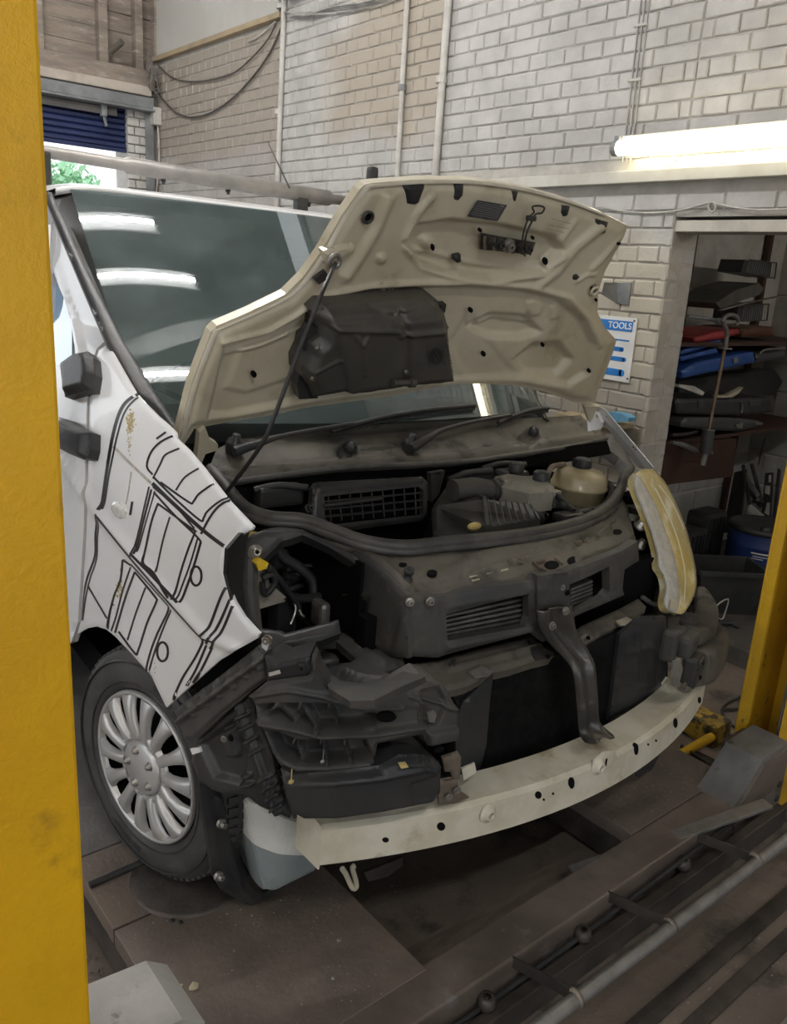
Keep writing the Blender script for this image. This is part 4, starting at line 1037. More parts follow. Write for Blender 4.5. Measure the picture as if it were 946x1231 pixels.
# ---------------------------------------------------------------- bonnet, standing open
hood_out = ([(222, 541), (216, 534)] + A3([(55, 430), (93, 330), (105, 318), (170, 290), (240, 255), (275, 220), (310, 170), (350, 100), (385, 50), (395, 40), (410, 37), (500, 30), (600, 30), (690, 42), (780, 65), (860, 95), (910, 120), (905, 135), (890, 165), (865, 210), (852, 250), (850, 290), (865, 320), (887, 345), (880, 370), (865, 410), (850, 445), (845, 468), (800, 466), (750, 447), (690, 434), (620, 430), (565, 432), (450, 455), (300, 475), (200, 495), (120, 508), (60, 520)]) + [(230, 530)])
rel = [('edge', hood_out, .014, 13),
       ('area', A3([(470, 150), (490, 118), (560, 108), (660, 118), (760, 140), (775, 165), (740, 205), (640, 222), (560, 212), (500, 195)]), -.030, 9.92),
       ('line', A3([(470, 160), (500, 195), (560, 215), (640, 224), (730, 212), (775, 175)]), 6.48, .013),
       ('line', A3([(480, 168), (540, 178), (600, 196), (690, 206), (745, 196)]), 3.6, .010),
       ('line', A3([(436, 62), (412, 120), (380, 175), (352, 215)]), 10.8, .013), ('line', A3([(520, 60), (490, 95), (470, 140)]), 7.2, .010),
       ('line', A3([(850, 120), (800, 160), (765, 205), (730, 232)]), 9.36, .013), ('line', A3([(800, 108), (770, 150)]), 5.76, .008), ('line', A3([(895, 140), (860, 175), (835, 200)]), 5.76, .008),
       ('area', A3([(118, 350), (200, 330), (262, 298), (310, 262), (400, 244), (480, 240), (600, 238), (700, 245), (770, 262), (815, 300), (838, 350), (830, 405), (790, 430), (700, 418), (570, 420), (300, 455), (130, 490), (85, 492)]), -.018, 7.44),
       ('line', A3([(112, 345), (200, 324), (255, 292), (305, 255), (400, 235), (480, 230), (600, 228), (710, 236), (790, 258), (828, 300), (850, 350)]), 5.04, .010),
       ('area', A3([(600, 318), (640, 296), (710, 300), (740, 330), (700, 342), (640, 340)]), -.022, 7.44), ('line', A3([(610, 320), (650, 303), (715, 310)]), 3.6, .010),
       ('area', A3([(690, 385), (725, 355), (775, 352), (800, 385), (770, 415), (710, 412)]), -.022, 8.68),
       ('area', A3([(560, 350), (600, 290), (640, 350), (690, 410), (600, 420)]), -.006, 8.68),
       ('area', A3([(150, 360), (270, 310), (290, 340), (250, 420), (160, 450), (120, 440)]), .008, 8.68), ('line', A3([(115, 372), (190, 352), (240, 330)]), 3.6, .008),
       ('area', A3([(712, 272), (728, 264), (742, 275), (738, 295), (722, 298), (712, 288)]), .007, 3.1), ('area', A3([(760, 278), (772, 274), (775, 302), (760, 304)]), .006, 3.1),
       ('dot', A3([(523, 156)])[0], 13, .018), ('dot', A3([(420, 180)])[0], 8, .010), ('line', A3([(805, 225), (825, 212), (840, 212)]), 2.88, .008), ('dot', A3([(838, 243)])[0], 7, -.012)]
hood = panel('bonnet', hood_out, HOOD, M_inner, van, relief=rel, step=4, thick=.026, smooth=True)
# outer skin edge in white paint showing round the rim
sk = MB(); P = dens(cr(hood_out[1:18], 3), 5, False)
qq = hits(P, HOODo(.010)); c0 = np.array((0, .72, 1.5)); out_ = (qq - c0); out_[:, 1] = 0; out_ /= np.linalg.norm(out_, axis=1)[:, None]
v = []; 
for p, o_ in zip(qq, out_): v += [p - o_ * .006 + (0, -.004, 0), p + o_ * .003 + (0, -.002, 0), p + o_ * .004 + (0, .006, 0), p - o_ * .006 + (0, .014, 0)]
sk.add(v, [(4 * i + j, 4 * i + j + 1, 4 * i + j + 5, 4 * i + j + 4) for i in range(len(qq) - 1) for j in range(3)], True); sk.build('skin_edge', mat('skin_edge_paint', (.50, .475, .41), (.42, .385, .31), .5, scale=9), hood)
HB = HOODo(-.012)
for q in ([(160, 12), (228, 10), (226, 22), (208, 70), (195, 76), (168, 72)], [(332, 10), (358, 8), (356, 45), (340, 62), (322, 58)], [(524, 32), (540, 34), (533, 62), (520, 76)], [(688, 78), (714, 82), (706, 112), (690, 116), (682, 100)], [(800, 122), (842, 134), (832, 170), (812, 180), (790, 168)]):
    panel('rubber_buffer', B7(q), HOODo(-.006), M_pl2, hood, relief=[('edge', B7(q), .006, 3)], step=4, thick=.012)
q = B7([(402, 58), (500, 74), (468, 128), (366, 112)]); panel('bonnet_label', q, HOODo(-.012), mat('label_grey', (.045, .046, .05), (.06, .06, .062), .5, scale=60), hood, step=8, thick=.001)
lm = MB()
for k in range(7):
    a = .12 + k * .12; ribbon(lm, B7([(402 - 36 * a + 8, 58 + 54 * a), (500 - 32 * a - 8, 74 + 54 * a)]), .7, HOODo(-.012), off=.0022)
ribbon(lm, B7([(476, 76), (490, 79)]), 2, HOODo(-.012), off=.0024)
stuff(lm.build('label_print', mat('label_print', (.18, .18, .19), rough=.5), hood))
q = B7([(414, 168), (595, 200), (580, 240), (410, 222)]); lat = panel('latch_plate', q, HOODo(.012), M_dsteel, hood, step=8, thick=.004)
for x, y, r_ in ((440, 195, .012), (470, 200, .014), (500, 207, .02), (535, 212, .016), (565, 215, .012)):
    pin(*B7([(x, y)])[0], HOODo(-.002), r_, lat, M_pl2 if x != 500 else M_alu, 'latch_pin', .022)
for a, b in (((425, 180), (425, 218)), ((455, 186), (455, 222)), ((520, 198), (520, 232)), ((550, 204), (550, 236))): 
    m_ = MB(); p0, p1 = hits(B7([a, b]), HOODo(-.004)); m_.bar(p0, p1, .008, .012, .001); m_.build('latch_rib', M_rust, lat)
sh_ = MB(); sh_.tube(cr(list(hits(B7([(560, 244), (550, 225), (552, 180), (562, 140), (575, 112), (590, 98), (584, 80), (604, 76), (624, 82), (616, 100), (596, 104), (582, 130), (566, 165), (560, 210), (578, 240)]), HOODo(-.035))), 4), .0028, 6); sh_.build('safety_hook', M_pl2, hood)
q = hits(B7([(580, 118)]), HOODo(-.035))[0]; MB().cbox(q, (.03, .014, .014), .003).build('hook_clip', M_pl2, hood)
for x, y, rx, ry in ((410, 158, 5, 7), (586, 184, 5, 6), (628, 262, 8, 12), (252, 216, 5, 11), (875, 202, 4, 4)): hole(*B7([(x, y)])[0], rx * .36, ry * .36, HOODo(-.003 if x != 252 else -.02), hood)
for x, y, r_ in ((394, 98, 8), (172, 408, 6), (597, 282, 5), (622, 368, 5), (738, 350, 4), (829, 401, 4), (886, 152, 3), (838, 243, 6), (843, 262, 3)): hole(*A3([(x, y)])[0], r_ * .62 * .8, r_ * .62, HOODo(-.006 if x not in (838, 843) else .006), hood)
for x, y in ((394, 98), (838, 243)):
    q = hits(A3([(x, y)]), HOODo(-.008))[0]; m_ = MB(); m_.lathe([(.009, 0), (.015, .002), (.017, .008), (.012, .012), (.009, .004)], q + (0, .002, 0), (0, -.92, -.39), 18); m_.build('rubber_grommet', M_pl2 if x == 394 else M_inner, hood)
for q in (B7([(328, 246), (350, 242), (352, 268), (338, 272), (326, 262)]), B7([(722, 312), (735, 306), (750, 318), (735, 330), (722, 326)])): panel('plug', q, HOODo(-.008), M_pl2, hood, relief=[('edge', q, .008, 3)], step=3, thick=.012)
m_ = MB()
for a in ([(70, 345), (82, 332), (86, 345), (76, 358), (90, 356), (80, 372), (70, 366)], [(104, 345), (108, 340), (106, 362)], [(114, 362), (124, 338)], [(124, 345), (130, 336), (132, 350)], [(134, 344), (138, 334), (140, 346)]): ribbon(m_, B7(a), .7, HOODo(-.004), off=.003)
for a in ([(640, 140), (690, 150), (716, 156)], [(628, 152), (690, 166)], [(624, 170), (660, 178)], [(650, 120), (712, 136)]): ribbon(m_, B7(a), .6, HOODo(-.004), off=.003)
stuff(m_.build('pencil_marks', mat('pencil', (.25, .22, .17), rough=.8), hood))
# hinge brackets at the lower corners
for q in ([(238, 541), (240, 520), (247, 514), (252, 528), (262, 534), (262, 541), (247, 546), (242, 558), (236, 553)], [(702, 488), (722, 489), (728, 498), (722, 518), (716, 522), (708, 505)]):
    panel('hinge', q, HOODo(.0), M_inner, van, step=4, thick=.02)
# filter box fixed under the bonnet
bo = B6([(130, 165), (180, 118), (400, 96), (780, 70), (822, 84), (840, 140), (862, 225), (885, 400), (905, 488), (884, 530), (640, 560), (300, 602), (112, 636), (96, 580), (50, 520), (48, 455), (85, 380), (95, 330), (150, 290), (160, 225)])
brel = [('edge', bo, .030, 11), ('area', B6([(190, 190), (540, 165), (860, 130), (890, 520), (640, 545), (285, 590)]), .014, 6), ('line', B6([(590, 120), (600, 350), (605, 540)]), 5, -.010), ('line', B6([(190, 205), (550, 215), (560, 240), (860, 215)]), 4, .010),
        ('line', B6([(345, 290), (360, 460)]), 3, .008), ('line', B6([(300, 240), (345, 290), (372, 250)]), 3, .008), ('line', B6([(420, 120), (560, 150), (800, 100)]), 5, -.010), ('line', B6([(280, 575), (650, 545), (890, 505)]), 4, .010), ('line', B6([(70, 480), (160, 430), (240, 390)]), 2, .006)]
fb = panel('filter_box', bo, HOODo(-.095), M_cover, hood, relief=brel, step=4, thick=.085)
q = B6([(60, 205), (165, 215), (150, 290), (90, 300), (80, 345), (20, 340), (20, 285)]); panel('box_bracket', q, HOODo(-.05), M_pl2, fb, step=5, thick=.03)
q = B6([(0, 470), (50, 455), (60, 520), (100, 575), (105, 610), (0, 615), (-15, 540)]); panel('box_bracket', q, HOODo(-.045), M_pl2, fb, step=5, thick=.03)
q = B6([(800, 78), (835, 74), (828, 125), (812, 118)]); panel('box_tab', q, HOODo(-.03), M_pl2, fb, step=4, thick=.02)
a, b = hits(B6([(530, 522), (640, 520)]), HOODo(-.125)); MB().tube([a, b], .010, 12).tube([b - (b - a) * .15, b + (b - a) * .12], .014, 12).build('drain_spout', M_cover, fb)
for x, y in ((602, 458), (545, 135), (100, 320), (72, 495)): pin(*B6([(x, y)])[0], HOODo(-.118 if x > 500 else -.085), .007, fb, M_bolt, 'box_screw', .008)
lg = MB()
cx, cy = 778, 372
for r_ in (30, 44): ribbon(lg, B6([(cx + r_ * .72 * math.cos(t), cy + r_ * math.sin(t)) for t in np.linspace(0, 6.2832, 17)]), 1.5, HOODo(-.111), off=.003, k=2)
for a, b in (((762, 385), (792, 360)), ((768, 352), (788, 392))): ribbon(lg, B6([a, b]), 1.5, HOODo(-.111), off=.003)
for x0, y0, x1, y1 in ((728, 335, 742, 430), (812, 318, 826, 415), (838, 305, 862, 415)):
    for k in range(9):
        t = k / 8.5; ribbon(lg, B6([(x0 + (x1 - x0) * t - 6, y0 + (y1 - y0) * t), (x0 + (x1 - x0) * t + 7, y0 + (y1 - y0) * t + 1)]), 1.0, HOODo(-.111), off=.003)
stuff(lg.build('moulded_mark', M_pl2, fb))
# prop rod from wing edge up to its clip on the bonnet
rod = [hits([(403, 317)], HOODo(-.03))[0], V(388, 350, 'y', .56), V(360, 420, 'y', .55), V(330, 500, 'y', .57), V(314, 535, 'y', .60), V(285, 575, 'y', .70), V(272, 592, 'y', .755)]
MB().tube(cr(rod, 5), .0055, 8).build('prop_rod', M_pl2, van)
q = A3([(312, 170), (345, 155), (372, 152), (376, 170), (352, 182), (345, 200), (322, 205), (314, 190)]); cl = panel('rod_clip', q, HOODo(-.012), M_inner, hood, relief=[('edge', q, .012, 4)], step=4, thick=.02)
p = hits(A3([(330, 186)]), HOODo(-.03))[0]; m_ = MB(); m_.tube([p + .015 * (np.array((math.cos(t), 0, 0)) + np.array((0, -.3, .95)) * math.sin(t)) for t in np.linspace(0, 6.283, 17)], .006, 8, False); m_.build('clip_ring', M_alu, cl)
q = A3([(290, 222), (312, 205), (320, 218), (300, 232)]); panel('plug', q, HOODo(-.012), M_pl2, hood, step=4, thick=.012)
# ---------------------------------------------------------------- front end with the bumper skin taken off
# white bumper beam, swept along its bow
def sweep(name, prof, x0, x1, yf, m, n=26, par=van):
    """prof: closed (dy, z) outline carried along x on the bow yf(x)"""
    xs = np.linspace(x0, x1, n); k = len(prof); v = []; f = []
    for x in xs:
        for dy, z in prof: v.append((x, yf(x) + dy, z))
    for i in range(n - 1):
        for j in range(k): f.append((i * k + j, i * k + (j + 1) % k, (i + 1) * k + (j + 1) % k, (i + 1) * k + j))
    f += [tuple(range(k)), tuple(range(n * k - 1, (n - 1) * k - 1, -1))]
    return MB().add(v, f).build(name, m, par)
bow = lambda x: .05 + .27 * x * x
bprof = [(.0, .452), (.012, .462), (.10, .474), (.10, .470), (.014, .455), (.006, .448), (.006, .366), (.014, .359), (.09, .350), (.09, .345), (.012, .352), (.0, .362)]
beam = sweep('bumper_beam', bprof, -.725, .80, bow, M_beam)
BF = lambda P: P[:, 1] - (.05 + .27 * P[:, 0] ** 2)
for x, y, rx, ry in (B3([(78, 197)])[0] + (4, 3), B3([(198, 168)])[0] + (5, 5), B3([(408, 100)])[0] + (4, 4.5), B3([(420, 110)])[0] + (1.2, 1.6), B3([(440, 97)])[0] + (1.2, 1.6), B3([(480, 74)])[0] + (3.5, 7),
                     A7([(280, 1040)])[0] + (3.5, 3.5), A7([(383, 1000)])[0] + (3, 6), A7([(590, 895)])[0] + (2.6, 7), A7([(628, 880)])[0] + (1, 1.5), A7([(653, 868)])[0] + (1, 1.5), A7([(714, 812)])[0] + (2.5, 6), A7([(790, 740)])[0] + (1.8, 4)):
    hole(x, y, rx, ry, BF, beam)
for x, y in ((300, 140), (538, 38)):
    q = hits(B3([(x, y)]), BF)[0]; m_ = MB(); m_.lathe([(.026, -.001), (.022, .004), (.016, .006), (.013, .014), (.008, .014), (.008, .004)], q, (0, -1, 0), 20); m_.build('towing_boss', M_beam, beam)
q = hits(A7([(490, 938)]), BF)[0]; MB().cbox(q, (.018, .004, .026), .001).build('square_hole', M_void, beam)
pr_ = A7([(455, 985), (460, 930), (490, 905), (525, 900), (535, 925), (520, 955), (480, 975)]); panel('pressing', pr_, lambda P: BF(P) + .002, M_beam, beam, relief=[('edge', pr_, .004, 4)], step=4, thick=.003)
M_endc = MB(); M_endc.prism([(-.727, bow(-.725) - .002, .352), (-.727, bow(-.725) - .002, .468), (-.727, bow(-.725) + .10, .478), (-.727, bow(-.725) + .10, .345)], (.004, 0, 0)); M_endc.build('end_plate', M_beam, beam)
for q in (A6([(800, 460), (835, 445), (840, 470), (805, 492)]), A7([(675, 690), (690, 668), (720, 690), (722, 705), (690, 715)])):
    panel('beam_tab', q, lambda P: P[:, 1] - .03 - bow(P[:, 0]), M_beam, beam, step=6, thick=.006)

# radiator, baffles
rad = panel('radiator', A7([(120, 760), (150, 660), (330, 600), (560, 520), (690, 480), (690, 690), (650, 750), (480, 860), (100, 975), (110, 880)]), lambda P: P[:, 1] - .21 - .12 * P[:, 0] ** 2, M_rad, van, step=14, thick=.05)
fins = MB()
for k in range(34):
    z = .44 + k * .0075
    fins.add([(x, .207 + .12 * x * x, z + dz) for x in np.linspace(-.34, .40, 8) for dz in (0, .0028)], [(2 * i, 2 * i + 1, 2 * i + 3, 2 * i + 2) for i in range(7)])
stuff(fins.build('radiator_fins', M_rad, rad))
panel('air_baffle', A7([(20, 985), (20, 800), (45, 745), (140, 655), (128, 750), (118, 880), (95, 970)]), lambda P: P[:, 1] - .19 - .27 * P[:, 0] ** 2 + .25 * (P[:, 0] + .36) * 0, M_pl2, van, relief=[('line', A7([(70, 730), (50, 960)]), 4, .006)], step=8, thick=.01)
bo_ = A7([(545, 535), (610, 480), (690, 478), (695, 560), (690, 680), (640, 745), (510, 810)])
panel('air_baffle', bo_, lambda P: P[:, 1] - .19 - .12 * P[:, 0] ** 2, M_pl2, van, relief=[('edge', bo_, .006, 5), ('line', A7([(590, 520), (580, 720)]), 5, .01), ('line', A7([(635, 560), (640, 700)]), 5, .008), ('line', A7([(560, 590), (640, 570), (690, 600)]), 4, .008), ('line', A7([(560, 690), (650, 690)]), 4, .008)], step=6, thick=.012)

# upper carrier: top panel (with the bonnet seal), front face with the grille openings, lower shelf
seal_px = A4([(40, 160), (70, 195), (108, 238), (160, 260), (230, 266), (290, 287), (360, 311), (440, 321), (520, 313), (600, 306), (700, 294), (780, 277), (830, 259), (868, 234), (886, 205), (894, 182), (908, 160)])
top_out = seal_px[3:15] + A4([(905, 235), (918, 290), (925, 310)]) + A7([(600, 238), (550, 270), (470, 300), (390, 328), (372, 346), (280, 346), (262, 370), (120, 385), (0, 412)]) + [(523, 718), (484, 714), (463, 691), (434, 667), (398, 652), (363, 637), (330, 628)]
rel = [('area', A4([(560, 345), (740, 300), (850, 270), (865, 300), (740, 335), (640, 370), (560, 390)]), .008, 6), ('area', A4([(580, 380), (690, 345), (715, 375), (600, 410)]), .006, 5), ('area', A4([(790, 330), (880, 270), (915, 300), (905, 320), (800, 355)]), .012, 5),
       ('area', A4([(470, 380), (520, 345), (580, 375), (560, 400), (490, 415)]), -.008, 7), ('line', A4([(300, 310), (390, 350), (460, 415)]), 6, .010), ('line', A4([(440, 350), (520, 345), (700, 325), (860, 290)]), 4, .006), ('edge', top_out, .010, 5), ('line', A4([(640, 350), (690, 340), (830, 308)]), 3, -.006)]
top_ = panel('carrier_top', top_out, TOP, M_pl3, van, relief=rel, step=5, thick=.02)
hole(*A4([(498, 376)])[0], 6, 3.5, TOP, top_); hole(*A4([(437, 360)])[0], 5, 3, TOP, top_); hole(*A4([(880, 292)])[0], 6, 3.4, TOPo(.012), top_); hole(*A4([(792, 352)])[0], 9, 5.5, TOP, top_); hole(*A4([(300, 300)])[0], 6, 2, TOP, top_)
lp = A4([(706, 352), (752, 340), (782, 366), (736, 380)]); lpp = panel('latch_surround', lp, TOPo(.010), M_rust, van, step=6, thick=.012); hole(*A4([(745, 360)])[0], 9, 5, TOPo(.011), lpp)
for a, b in (((716, 355), (730, 350)), ((742, 374), (768, 367)), ((722, 366), (734, 372)), ((752, 346), (768, 358))): m_ = MB(); p0, p1 = hits(A4([a, b]), TOPo(.014)); m_.bar(p0, p1, .006, .006, .001); m_.build('latch_rib', M_pl3, lpp)
for x, y in ((657, 357), (678, 354), (800, 318), (817, 313), (838, 305)): pin(*A4([(x, y)])[0], TOPo(.008), .010, top_, M_rust, hgt=.012)
ms = MB()
for a in ([(575, 385), (600, 378)], [(610, 377), (622, 374)], [(640, 372), (655, 368)], [(580, 392), (596, 389)], [(690, 322), (760, 305)], [(700, 328), (768, 311)], [(650, 333), (682, 326)]): ribbon(ms, A4(a), 2.2, TOPo(.006), off=.002)
stuff(ms.build('worn_sticker', mat('worn_sticker', (.24, .22, .16), (.4, .36, .25), .7, scale=70), top_))
sm_ = MB(); SL = hits(seal_px, TOPo(.018)); sm_.tube(cr(list(SL), 5), .017, 10); sm_.build('bonnet_seal', M_seal, van)
sm_ = MB(); sm_.tube(cr(list(hits([(x, y + 7) for x, y in seal_px[1:-2]], TOPo(.010))), 5), .012, 8); sm_.build('seal_lip', M_seal, van)

f_out = [(486, 716), (523, 718)] + A7([(0, 412), (120, 385), (262, 370), (280, 348), (372, 348), (390, 330), (470, 302), (550, 272), (602, 240), (606, 300), (560, 330), (552, 405), (400, 470), (392, 520), (300, 560), (262, 530), (0, 598)]) + [(527, 792), (487, 790)]
g1 = A7([(-10, 470), (120, 435), (250, 403), (252, 480), (240, 508), (120, 530), (-5, 553)]); g2 = A7([(380, 375), (440, 350), (505, 318), (508, 395), (490, 415), (392, 462), (378, 440)])
face = panel('carrier_face', f_out, FACE, M_pl, van, holes=[g1, g2], relief=[('line', A7([(0, 445), (262, 395)]), 5, .006), ('line', A7([(520, 330), (530, 400)]), 4, .006), ('line', [(523, 720), (527, 785)], 3, .008), ('line', A7([(0, 570), (262, 515)]), 6, .012), ('line', A7([(395, 468), (545, 405)]), 6, .012), ('edge', f_out, .006, 4)], step=6, thick=.025)
mat_cool = mat('dull_cooler', (.16, .155, .145), (.10, .095, .09), .5, metal=.5, scale=20)
for nm, g_, n_, slope in (('cooler', A7([(-20, 450), (258, 385), (258, 530), (-20, 575)]), 6, -.17), ('cooler', A7([(370, 370), (440, 345), (440, 445), (370, 475)]), 6, -.3)):
    panel('cooler_core', g_, FACEo(.075), M_void, face, step=12, thick=.02)
    x0, y0 = g_[0]; x1, y1 = g_[1]; x2, y2 = g_[2]; x3, y3 = g_[3]
    for k in range(n_):
        t = .16 + k * .115
        a = (x0 + (x3 - x0) * t, y0 + (y3 - y0) * t); b = (x1 + (x2 - x1) * t, y1 + (y2 - y1) * t)
        p0, p1 = hits([a, b], FACEo(.05)); MB().bar(p0, p1, .03, .0075, .002).build('cooler_tube', mat_cool, face)
panel('dark_duct', A7([(440, 345), (510, 315), (510, 400), (440, 440)]), FACEo(.06), M_void, face, step=12, thick=.01)
# left lens-pocket side wall, running back from the face
pa, pb = V(486, 716, 'y', .27), V(398, 653, 'y', .56); WALL = plane(pa, np.cross(pb - pa, (0, 0, 1.)))
w_out = [(398, 653), (434, 668), (463, 691), (487, 716), (489, 792), (470, 790), (430, 768), (411, 752), (409, 700)]
sw2 = panel('pocket_wall', w_out, WALL, M_pl, van, relief=[('area', B8([(450, 335), (482, 330), (482, 415), (452, 410)]), -.010, 3), ('area', B8([(510, 345), (545, 340), (540, 420), (512, 420)]), -.010, 3), ('line', B8([(440, 320), (570, 315)]), 3, .006), ('line', B8([(700, 430), (660, 540)]), 8, .008), ('edge', w_out, .005, 4)], step=5, thick=.012)
for x, y in ((716, 348), (798, 345)): pin(*B8([(x, y)])[0], FACEo(-.006), .011, face, M_bolt, hgt=.014)
q = hits(B8([(705, 262)]), TOPo(.0))[0]; m_ = MB(); m_.lathe([(.014, 0), (.014, .006), (.010, .008), (.010, .02), (.013, .022), (.013, .032), (.006, .032), (.005, .022)], q, (.0, -.25, 1), 16); m_.build('buffer_stud', M_pl2, top_)
# lens pocket: rim frame, dark back, wiring
rim_out = [(296, 646), (303, 640), (318, 634), (335, 631), (363, 634), (398, 651), (434, 667), (440, 672), (428, 676)] + B8([(400, 125), (280, 75), (200, 95), (130, 165), (100, 185), (105, 320), (120, 450), (200, 460), (215, 470), (430, 415), (440, 470), (360, 500), (205, 530), (190, 590), (150, 590), (135, 520), (100, 480), (60, 420), (40, 300), (45, 130)])
POCK = plane(V(300, 650, 'y', .60), np.cross(V(300, 650, 'y', .60) - V(330, 780, 'y', .36), V(300, 650, 'y', .60) - V(434, 668, 'y', .45)))
rim = panel('pocket_frame', rim_out, POCK, M_pl2, van, relief=[('edge', rim_out, .008, 4), ('line', [(303, 648), (318, 640), (360, 641), (396, 659)], 4, .006)], step=5, thick=.03)
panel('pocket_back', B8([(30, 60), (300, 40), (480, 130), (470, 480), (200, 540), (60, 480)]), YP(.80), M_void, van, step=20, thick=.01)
hl = MB(); q = hits(B8([(92, 152)]), POCK)[0]; m_ = MB(); m_.lathe([(.02, 0), (.02, .006), (.012, .008), (.010, .02), (.005, .02), (.005, .008)], q, (-.2, -.8, .4), 16); m_.build('frame_stud', M_bolt, rim)
q = B8([(92, 215), (118, 205), (150, 270), (170, 290), (215, 330), (212, 348), (110, 378), (95, 330)]); panel('lamp_bracket', q, YP(.56), mat('pale_bracket', (.33, .30, .25), (.22, .2, .17), .6, scale=9), van, step=6, thick=.004)
q = B8([(95, 195), (120, 178), (145, 192), (138, 215), (105, 225)]); panel('connector', q, YP(.53), M_yclip, van, step=5, thick=.03)
for pts, r_, y0, y1 in (([(185, 135), (200, 165), (270, 210), (320, 260), (328, 310), (325, 355)], .014, .66, .62), ([(280, 203), (330, 205), (365, 235), (378, 270), (365, 310)], .006, .66, .62), ([(110, 195), (160, 230), (190, 290), (240, 330), (310, 335), (380, 320), (430, 295)], .012, .55, .62),
                        ([(150, 215), (200, 270), (235, 320), (265, 365), (270, 400)], .007, .54, .56), ([(120, 255), (160, 240), (170, 275), (130, 320), (120, 270)], .008, .54, .54), ([(240, 330), (255, 380), (235, 440)], .003, .56, .54), ([(250, 340), (275, 395), (290, 410)], .003, .56, .54),
                        ([(210, 240), (260, 250), (300, 230), (340, 260)], .012, .70, .70), ([(230, 300), (300, 280), (370, 300), (410, 270)], .010, .70, .68), ([(330, 370), (380, 345), (420, 320)], .010, .62, .62)):
    P = [V(*p, 'y', y0 + (y1 - y0) * i / (len(pts) - 1)) for i, p in enumerate(B8(pts))]
    MB().tube(cr(P, 5), r_, 8).build('wiring', M_chromew if r_ < .004 else M_black, van)
m_ = MB(); q = V(*B8([(370, 185)])[0], 'y', .68); m_.lathe([(.018, 0), (.03, 0), (.03, .02), (.018, .02)], q, (.2, -.9, .1), 18); m_.build('motor_ring', M_pl2, van)
for x, y, sx_, sz_, yy in ((400, 255, .09, .07, .72), (300, 300, .10, .08, .74), (240, 230, .07, .06, .74), (200, 390, .06, .10, .62), (355, 395, .03, .07, .56), (180, 170, .05, .05, .74), (420, 230, .05, .07, .66)):
    MB().cbox(V(*B8([(x, y)])[0], 'y', yy), (sx_, .06, sz_), .012).build('lamp_mechanism', M_alu if x == 355 else M_pl2, van)
q = B8([(440, 205), (452, 205), (452, 240), (440, 275), (436, 240)]); panel('bracket_tongue', q, YP(.52), M_alu, van, step=5, thick=.004)
# inner return of the wing behind the lens pocket
ri = [(290, 641), (300, 640), (296, 655), (292, 700), (296, 745), (302, 762), (294, 756), (282, 730), (272, 690), (274, 660)]
panel('wing_return', ri, plane(V(285, 690, 'x', -.90), np.cross(V(285, 690, 'x', -.90) - V(296, 645, 'x', -.87), V(285, 690, 'x', -.90) - V(300, 700, 'y', .42))), M_pl2, van, step=5, thick=.006)
q = B8([(40, 70), (60, 50), (120, 62), (118, 82), (95, 90), (60, 88)]); panel('foam_block', q, TOPo(.012), M_foam, van, relief=[('edge', q, .006, 4)], step=4, thick=.02)

# lamp tray and lower shelf
tray_out = B8([(195, 545), (215, 520), (345, 505), (430, 470), (470, 455), (690, 560), (700, 600), (615, 625), (640, 650), (650, 700), (600, 735), (480, 750), (420, 735), (360, 660), (320, 600)])
tw = B8([(215, 545), (330, 515), (420, 510), (500, 580), (480, 595), (330, 610)])
tray = panel('lamp_tray', tray_out, ZP(.775), M_pl, van, holes=[tw], relief=[('line', B8([(350, 630), (430, 615), (500, 650), (600, 665), (650, 640)]), 5, .010), ('area', B8([(370, 645), (430, 625), (500, 660), (620, 690), (600, 715), (420, 705)]), -.02, 5), ('line', B8([(420, 480), (620, 600)]), 5, .012), ('edge', tray_out, .006, 4)], step=5, thick=.02)
panel('tray_floor', B8([(190, 540), (430, 490), (530, 600), (320, 640)]), ZP(.70), M_pl2, tray, step=12, thick=.01)
q = B8([(300, 545), (340, 530), (420, 550), (440, 570), (330, 605), (310, 575)]); mt = panel('lamp_mount', q, ZP(.735), M_alu, van, relief=[('edge', q, .006, 4)], step=5, thick=.02); pin(*B8([(345, 552)])[0], ZP(.737), .012, mt, M_rust)
SH = lambda P: P[:, 2] - (.745 + .45 * (P[:, 1] - .22 - .30 * P[:, 0] ** 2))
sh_out = [(478, 800), (500, 795), (527, 790)] + A7([(0, 595), (262, 530), (275, 545), (330, 598), (270, 612), (200, 635), (140, 648), (60, 690), (0, 705)]) + [(520, 838), (500, 838), (494, 815)]
shf = panel('lower_shelf', sh_out, SH, M_pl3, van, relief=[('line', A7([(0, 640), (200, 590), (300, 560)]), 4, .008), ('edge', sh_out, .008, 4)], step=6, thick=.03)
sh2 = A7([(392, 522), (420, 502), (545, 445), (600, 415), (625, 440), (620, 460), (560, 490), (455, 545), (430, 560), (410, 545)])
shf2 = panel('lower_shelf', sh2, SH, M_pl3, van, relief=[('edge', sh2, .006, 4)], step=6, thick=.03)
for q in (A7([(60, 650), (100, 632), (142, 645), (128, 660), (80, 668)]), A7([(525, 490), (560, 477), (585, 488), (572, 503), (540, 505)]), A7([(405, 545), (430, 530), (456, 545), (430, 562)])):
    panel('shelf_tab', q, lambda P: SH(P) - .008, M_alu, shf, step=6, thick=.006)
q = A7([(250, 548), (330, 590), (332, 600), (275, 612), (262, 590)]); panel('shelf_tab', q, lambda P: SH(P) - .006, M_pl2, shf, step=6, thick=.006)
for x, y in ((438, 545), (310, 605)): pin(*A7([(x, y)])[0], lambda P: SH(P) - .012, .006, shf, M_void)
pin(*B8([(765, 648)])[0], SH, .013, shf, M_rust); pin(*B8([(890, 608)])[0], SH, .009, shf, M_pl2, hgt=.02)
